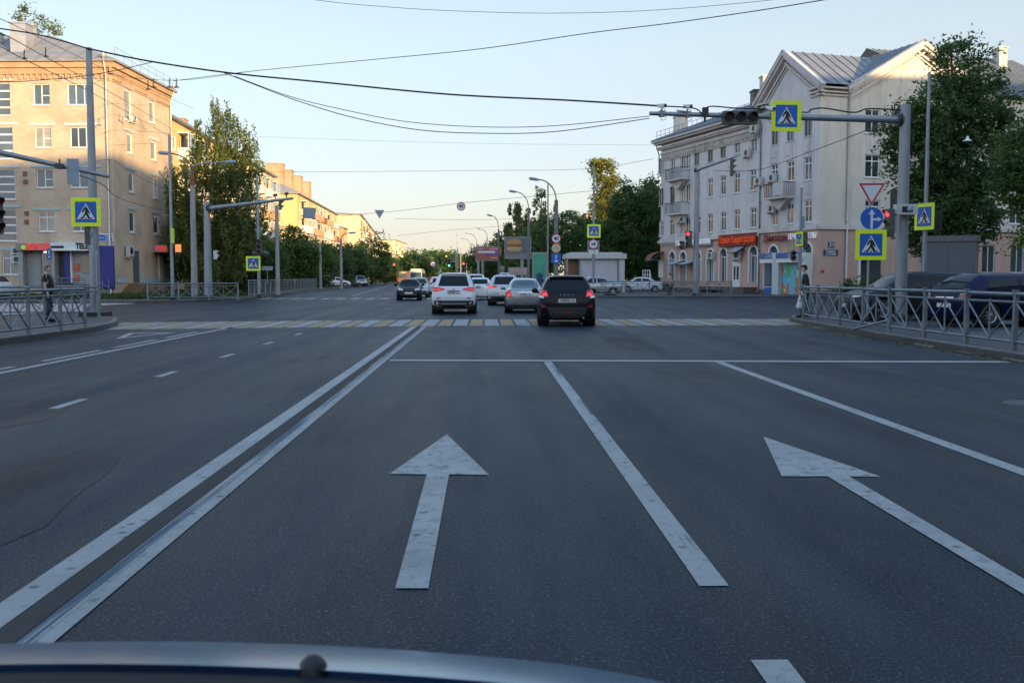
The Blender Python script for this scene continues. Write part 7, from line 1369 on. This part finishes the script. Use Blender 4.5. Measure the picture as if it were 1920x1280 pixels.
# ================================================================ trees
def tree(name, label, base, blobs, n, leaf, lm='leaf', trunk=.22, group=None, seed=1, bark='bark', droop=0., cl=60, csize=.9, limbs=9, lean=(0, 0), th=None, cat='tree', bushy=False):
    """blobs: (dx, dy, z, rx, ry, rz) ellipsoids that share the leaves by volume"""
    r = np.random.RandomState(seed); t = thing(name, label, cat, base, 0, group); vol = np.array([b[3] * b[4] * b[5] for b in blobs]); vol = vol ** .8; vol /= vol.sum(); nc = max(20, n // cl)
    cen = []
    for k, b in enumerate(blobs):
        m_ = max(4, int(nc * vol[k])); d = r.normal(size=(m_, 3)); d /= np.linalg.norm(d, axis=1)[:, None]; rad = r.uniform(.25, 1, m_) ** .45; rad *= r.uniform(.82, 1.12, m_)
        c = d * rad[:, None] * np.array(b[3:6]) + np.array(b[:3]); cen.append(c)
    cen = np.concatenate(cen); m_ = len(cen); per = max(4, n // m_); N_ = m_ * per
    cs = csize * r.uniform(.55, 1.35, m_); c = np.repeat(cen, per, 0); s = np.repeat(cs, per)
    off = r.normal(size=(N_, 3)) * s[:, None] * .42
    if droop: off[:, 0:2] *= .28; off[:, 0:2] += r.normal(size=(m_, 2)).repeat(per, 0) * .06; off[:, 2] = -r.uniform(0, 1, N_) ** .8 * s * droop + .35 * s
    else: off[:, 2] *= .62
    p = c + off; u = r.normal(size=(N_, 3)); u[:, 2] *= .8; 
    if droop: u[:, 2] -= 1.2
    u /= np.linalg.norm(u, axis=1)[:, None]; v = np.cross(u, r.normal(size=(N_, 3))); v /= np.linalg.norm(v, axis=1)[:, None]; sz = leaf * r.uniform(.6, 1.4, N_)[:, None]
    q = np.stack([p - u * sz, p + v * sz * .42, p + u * sz, p - v * sz * .42], 1).reshape(-1, 3); q = q[:]; q[:, 2] = np.maximum(q[:, 2], .05)
    me = bpy.data.meshes.new('crown'); me.vertices.add(N_ * 4); me.vertices.foreach_set('co', q.ravel().astype(np.float32)); me.loops.add(N_ * 4); me.loops.foreach_set('vertex_index', np.arange(N_ * 4, dtype=np.int32)); me.polygons.add(N_); me.polygons.foreach_set('loop_start', np.arange(0, N_ * 4, 4, dtype=np.int32)); me.polygons.foreach_set('loop_total', np.full(N_, 4, np.int32)); me.update(); me.validate()
    me.materials.append(M[lm]); o = bpy.data.objects.new('crown', me); C.objects.link(o); o.parent = t
    top = max(b[2] + b[5] * .5 for b in blobs); th = th or top; mb = MB(); pts = [Vector((lean[0] * k / 8 + .12 * math.sin(k * 1.3 + seed), lean[1] * k / 8 + .1 * math.cos(k * 1.7 + seed), th * k / 8)) for k in range(9)]; pts[0] = Vector((0, 0, -.05)); mb.tube(pts, [trunk * (1.25 if k == 0 else 1 - .1 * k) for k in range(9)], 9)
    for k in range(limbs):
        e = Vector(cen[r.randint(m_)]); i = min(7, max(2, int((e.z / th) * 8 * r.uniform(.45, .8)))); a = pts[i]; mid = a.lerp(e, .5) + Vector((0, 0, -.3 if droop else .25)); rr = trunk * (1 - .1 * i) * .5; mb.tube([a, a.lerp(mid, .5), mid, e], [rr, rr * .75, rr * .5, rr * .15], 6)
    mb.build('trunk', M[bark], t); return t
def tb(px, Y, z=.1): return (X(px, Y), Y, z)
def tz(py, Y): return 1.5 + (520 - py) * Y / F
# birch by the brick house
Y = 80.; s = Y / F
tree('birch_tree', 'tall drooping birch with a white trunk at the end of the brick house', tb(368, Y), [(2.2, 0, 14.4, .9, .9, 1.5), (2.6, 0, 12.6, 2.2, 1.8, 1.7), (4.3, 0, 11.0, 1.2, 1.5, 1.6), (.2, 0, 12.4, .7, .8, 1.7), (1.4, 0, 10.6, 2.4, 2.2, 1.8), (-1.0, 0, 8.6, 1.3, 1.8, 2.0), (3.2, 0, 8.8, 2.0, 2, 2.2), (.9, 0, 7.2, 2.6, 2.6, 2.6), (4.4, 0, 6.4, 1.3, 2, 2.4), (-.7, .3, 5.2, 1.8, 2.4, 2.6), (2.6, 0, 4.6, 2.6, 2.2, 2.8), (1.0, 0, 3.4, 2.9, 2.4, 2.6)], 44000, .12, 'birch', .2, seed=3, bark='birchbark', droop=1.7, csize=1.0, cl=42, lean=(2.2, 0), th=14, limbs=16)
tree('dark_shrub_tree', 'dark leafy tree mass under and right of the drooping birch', tb(440, 84), [(0, 0, 3.6, 2.2, 2.4, 3.4), (-3.4, 0, 3.4, 2.6, 2, 3.2), (1.6, 2, 2.6, 2.0, 2.2, 2.4)], 26000, .16, 'leafd', .2, seed=4, csize=1.0)
tree('broad_tree', 'leafy tree just peeping over the grey roof of the brick house', tb(62, 96, .1), [(0, 0, tz(50, 96) , .8, .9, 1.2), (1.4, 0, tz(64, 96), .9, .9, 1.0), (2.7, 0, tz(80, 96), .6, .6, .8), (0, 0, 17, 3.4, 3, 5)], 12000, .13, 'birch', .3, seed=5, th=24)
rowg = 'rounded street trees along the left side of the far street'
for (px_, Y, zt, w_, sd, lb, lm_) in ((462, 92, 5.2, 2.6, 6, 'bushy tree behind the small pedestrian sign on the left', 'leaf'), (500, 97, 4.9, 2.8, 7, 'bushy tree behind the thick concrete post', 'leaf'), (555, 104, 6.9, 3.6, 8, 'largest rounded tree of the left row, right of the thick concrete post', 'leaf'), (592, 118, 5.6, 3.2, 9, 'rounded tree around the second concrete post', 'leaf'),
        (630, 132, 5.8, 3.6, 10, 'rounded tree around the post with two thin arms', 'leafd'), (662, 146, 6.2, 4.0, 11, 'rounded tree right of the post with two thin arms', 'leafd'), (702, 172, 9.4, 4.2, 12, 'taller dark tree near the end of the left row', 'leafd'), (728, 200, 6.4, 4.4, 13, 'last low tree of the left row', 'leafd')):
    Y *= 1.16; w_ *= .86; zt = (zt - 1.5) * 1.14 + 1.5
    tree('street_tree', lb, tb(px_ - 6, Y), [(0, 0, zt * .55, w_, w_, zt * .45), (w_ * .45, -.3, zt * .42, w_ * .6, w_ * .6, zt * .38), (-w_ * .45, .2, zt * .45, w_ * .6, w_ * .6, zt * .36), (0, 0, zt * .25, w_ * .9, w_ * .8, zt * .25)], 15000 if Y < 125 else 9000, .17 if Y < 125 else .24, lm_, .16, rowg, sd, csize=1.0 if Y < 125 else 1.4)
# far end of the street
for (px_, Y, zt, w_, sd, lb, lm_) in ((762, 300, 8, 7, 20, 'far tree below the distant cream block', 'leafd'), (800, 420, 12, 14, 21, 'far broad tree in the middle of the street end', 'leaf'), (826, 360, 11, 9, 22, 'far tree with a sunlit top at the street end', 'leaf'), (850, 330, 9, 8, 23, 'far tree behind the distant signal mast', 'leafd'), (880, 420, 6, 9, 24, 'far low tree left of the red billboard', 'leafd'), (780, 460, 10, 12, 25, 'far tree behind the trolleybus', 'leaf')):
    tree('far_tree', lb, tb(px_, Y, 0), [(0, 0, zt * .6, w_, w_, zt * .45), (w_ * .5, 0, zt * .45, w_ * .6, w_, zt * .4), (-w_ * .5, 0, zt * .45, w_ * .6, w_, zt * .4)], 8000, .5, lm_, .3, 'trees at the far end of the street', sd, csize=2.4)
# right side trees
for (px_, Y, bl, n, lf, lm_, sd, lb) in (
    (905, 160, [(0, 0, 3.2, 3, 3, 3), (3.5, 0, 3.6, 3, 3, 3.4)], 9000, .2, 'leafd', 30, 'dark tree below and behind the red billboard'),
    (930, 170, [(0, 0, 4.5, 3, 3, 4.2), (4, 0, 5, 3.4, 3, 4.2)], 9000, .22, 'leafd', 31, 'dark tree between the red and the burger billboards'),
    (974, 140, [(0, 0, 9.0, 2.0, 2, 3), (1.5, 0, 5, 3.6, 3, 4), (-1.5, 0, 6.6, 1.6, 1.6, 2.6)], 14000, .2, 'birch', 32, 'loose birch with drooping tips behind the burger billboard'),
    (1016, 132, [(0, 0, 10.5, 1.2, 1.2, 2.8), (.5, 0, 6, 3.4, 3, 4.4), (-2.5, 0, 4.5, 3, 3, 4)], 15000, .18, 'birch', 33, 'narrow topped birch behind the bare steel pole'),
    (1066, 118, [(0, 0, 6.2, 3.6, 3, 3.4), (-3.2, 0, 4.6, 3, 3, 3.8), (2.2, 0, 4.6, 3.2, 3, 3.8)], 18000, .17, 'leaf', 34, 'green tree between the 40 sign and the lorry sign'),
    (1104, 122, [(0, 0, 4.6, 3.2, 3, 4.4), (2.5, 0, 3.4, 3, 3, 3.2)], 14000, .17, 'leafd', 35, 'dark tree behind the tarpaulin kiosk'),
    (1136, 150, [(0, 0, 16.2, 1.9, 1.7, 2.9), (-1.2, 0, 18.3, 1.2, 1.2, 1.4), (1.8, 0, 12.3, 2.2, 2, 2.4), (-.2, 0, 12.0, 2.4, 2, 2.2), (1.2, 0, 8.5, 3.0, 2.4, 3.2)], 17000, .22, 'leafy', 36, 'tall yellow green poplar standing above the other trees'),
    (1182, 112, [(0, 0, 6.2, 3.0, 2.8, 5.4), (2.2, 0, 9.0, 1.9, 1.8, 3.0), (-.6, 0, 10.2, 1.3, 1.3, 2.4), (3.2, 0, 5.0, 2.2, 2.4, 4.4), (-3, 0, 4.0, 2.6, 2.4, 3.8)], 30000, .17, 'leafd', 37, 'dark tree rising beside the left end of the pale house'),
    (1216, 118, [(0, 0, 10.8, 1.3, 1.4, 2.2), (-.2, 0, 6.2, 2.4, 2.4, 5)], 16000, .17, 'leafd', 38, 'dark pointed tree touching the left end of the pale house'),
    (1150, 120, [(0, 0, 3.8, 4.4, 3, 3.6), (5, 0, 3.4, 3, 3, 3.2)], 16000, .18, 'leafd', 39, 'low dark tree right behind the kiosk roof')):
    tree('broad_tree', lb, tb(px_, Y), bl, n, lf, lm_, .24, None, sd, csize=1.1, droop=1.0 if 'birch' in lm_ else 0)
Y = 57.; k = Y / F
tree('linden_tree', 'big dark leafy tree hiding the right part of the pale house', tb(1775, Y), [(.3, 0, 13.2, 1.7, 1.6, 2.0), (-.5, 0, 10.6, 2.8, 2.2, 2.2), (1.6, 0, 11.2, 1.8, 2, 2.0), (-1.5, 0, 8.4, 2.4, 2.2, 2.0), (1.2, 0, 7.8, 2.5, 2.4, 2.4), (-.6, 0, 5.6, 2.6, 2.4, 2.2), (.9, 0, 4.9, 2.0, 2.2, 2.4), (-2.9, 0, 9.6, 1.3, 1.3, .9), (3.4, 0, 9.2, 1.0, 1.2, 1.4), (-.4, 0, 3.6, 1.8, 2, 1.4)], 46000, .125, 'leafd', .26, None, 50, csize=.8, cl=62, limbs=18)
tree('linden_tree', 'brighter green tree cut by the right picture edge', tb(1945, 44), [(-.3, 0, 6.6, 1.6, 1.6, 1.9), (-1.0, 0, 5.4, .8, 1.0, 1.1), (1.6, 0, 8.0, 1.9, 2, 2.0), (.4, 0, 4.4, 1.0, 1.2, 1.0), (2, 0, 5, 2, 2, 2), (-.5, 0, 3.2, .5, .6, .8)], 34000, .11, 'leaf', .22, None, 51, csize=.7, cl=50)
tree('hedge_shrub', 'low green shrub at the foot of the salmon wall behind the parked cars', tb(1640, 60), [(0, 0, .7, 2.6, .6, .6), (3.5, 0, .8, 2.4, .6, .6)], 6000, .1, 'leafd', .04, None, 52, csize=.4, limbs=3, cat='shrub')
# unseen houses added for shade and darker reflections, and poplars that cast leafy shade
caster('buff brick house behind the camera on the right', 22, -19, 52, 9, 14, 18.2, M['brick_buff']); caster('taller cream house beyond the right edge of the picture', 53, 10, 96, 50, 14, 20.8, M['cream'])
caster('long buff house closing the street far behind the camera', 60, -135, -90, -120, 14, 20, M['brick_buff'])
caster('cream house behind the camera on the left side of the street', -24, -14, -24, -110, 14, 17, M['cream'])
caster('long five-storey house behind the camera on the right', 24, -75, 24.5, -14, 14, 22, M['cream'])
for (x_, y_, sd) in ((52, 44, 60), (62, 50, 61), (70, 58, 62)):
    tree('poplar_tree', ['tall poplar out of view on the right, nearest the street', 'tall poplar out of view on the right, middle one', 'tall poplar out of view on the right, farthest'][sd - 60], (x_, y_, 0), [(0, 0, 14, 3.2, 3.2, 8), (0, 0, 8, 3.6, 3.6, 5)], 6000, .4, 'leafd', .35, 'poplars beyond the right edge', sd, csize=1.6)
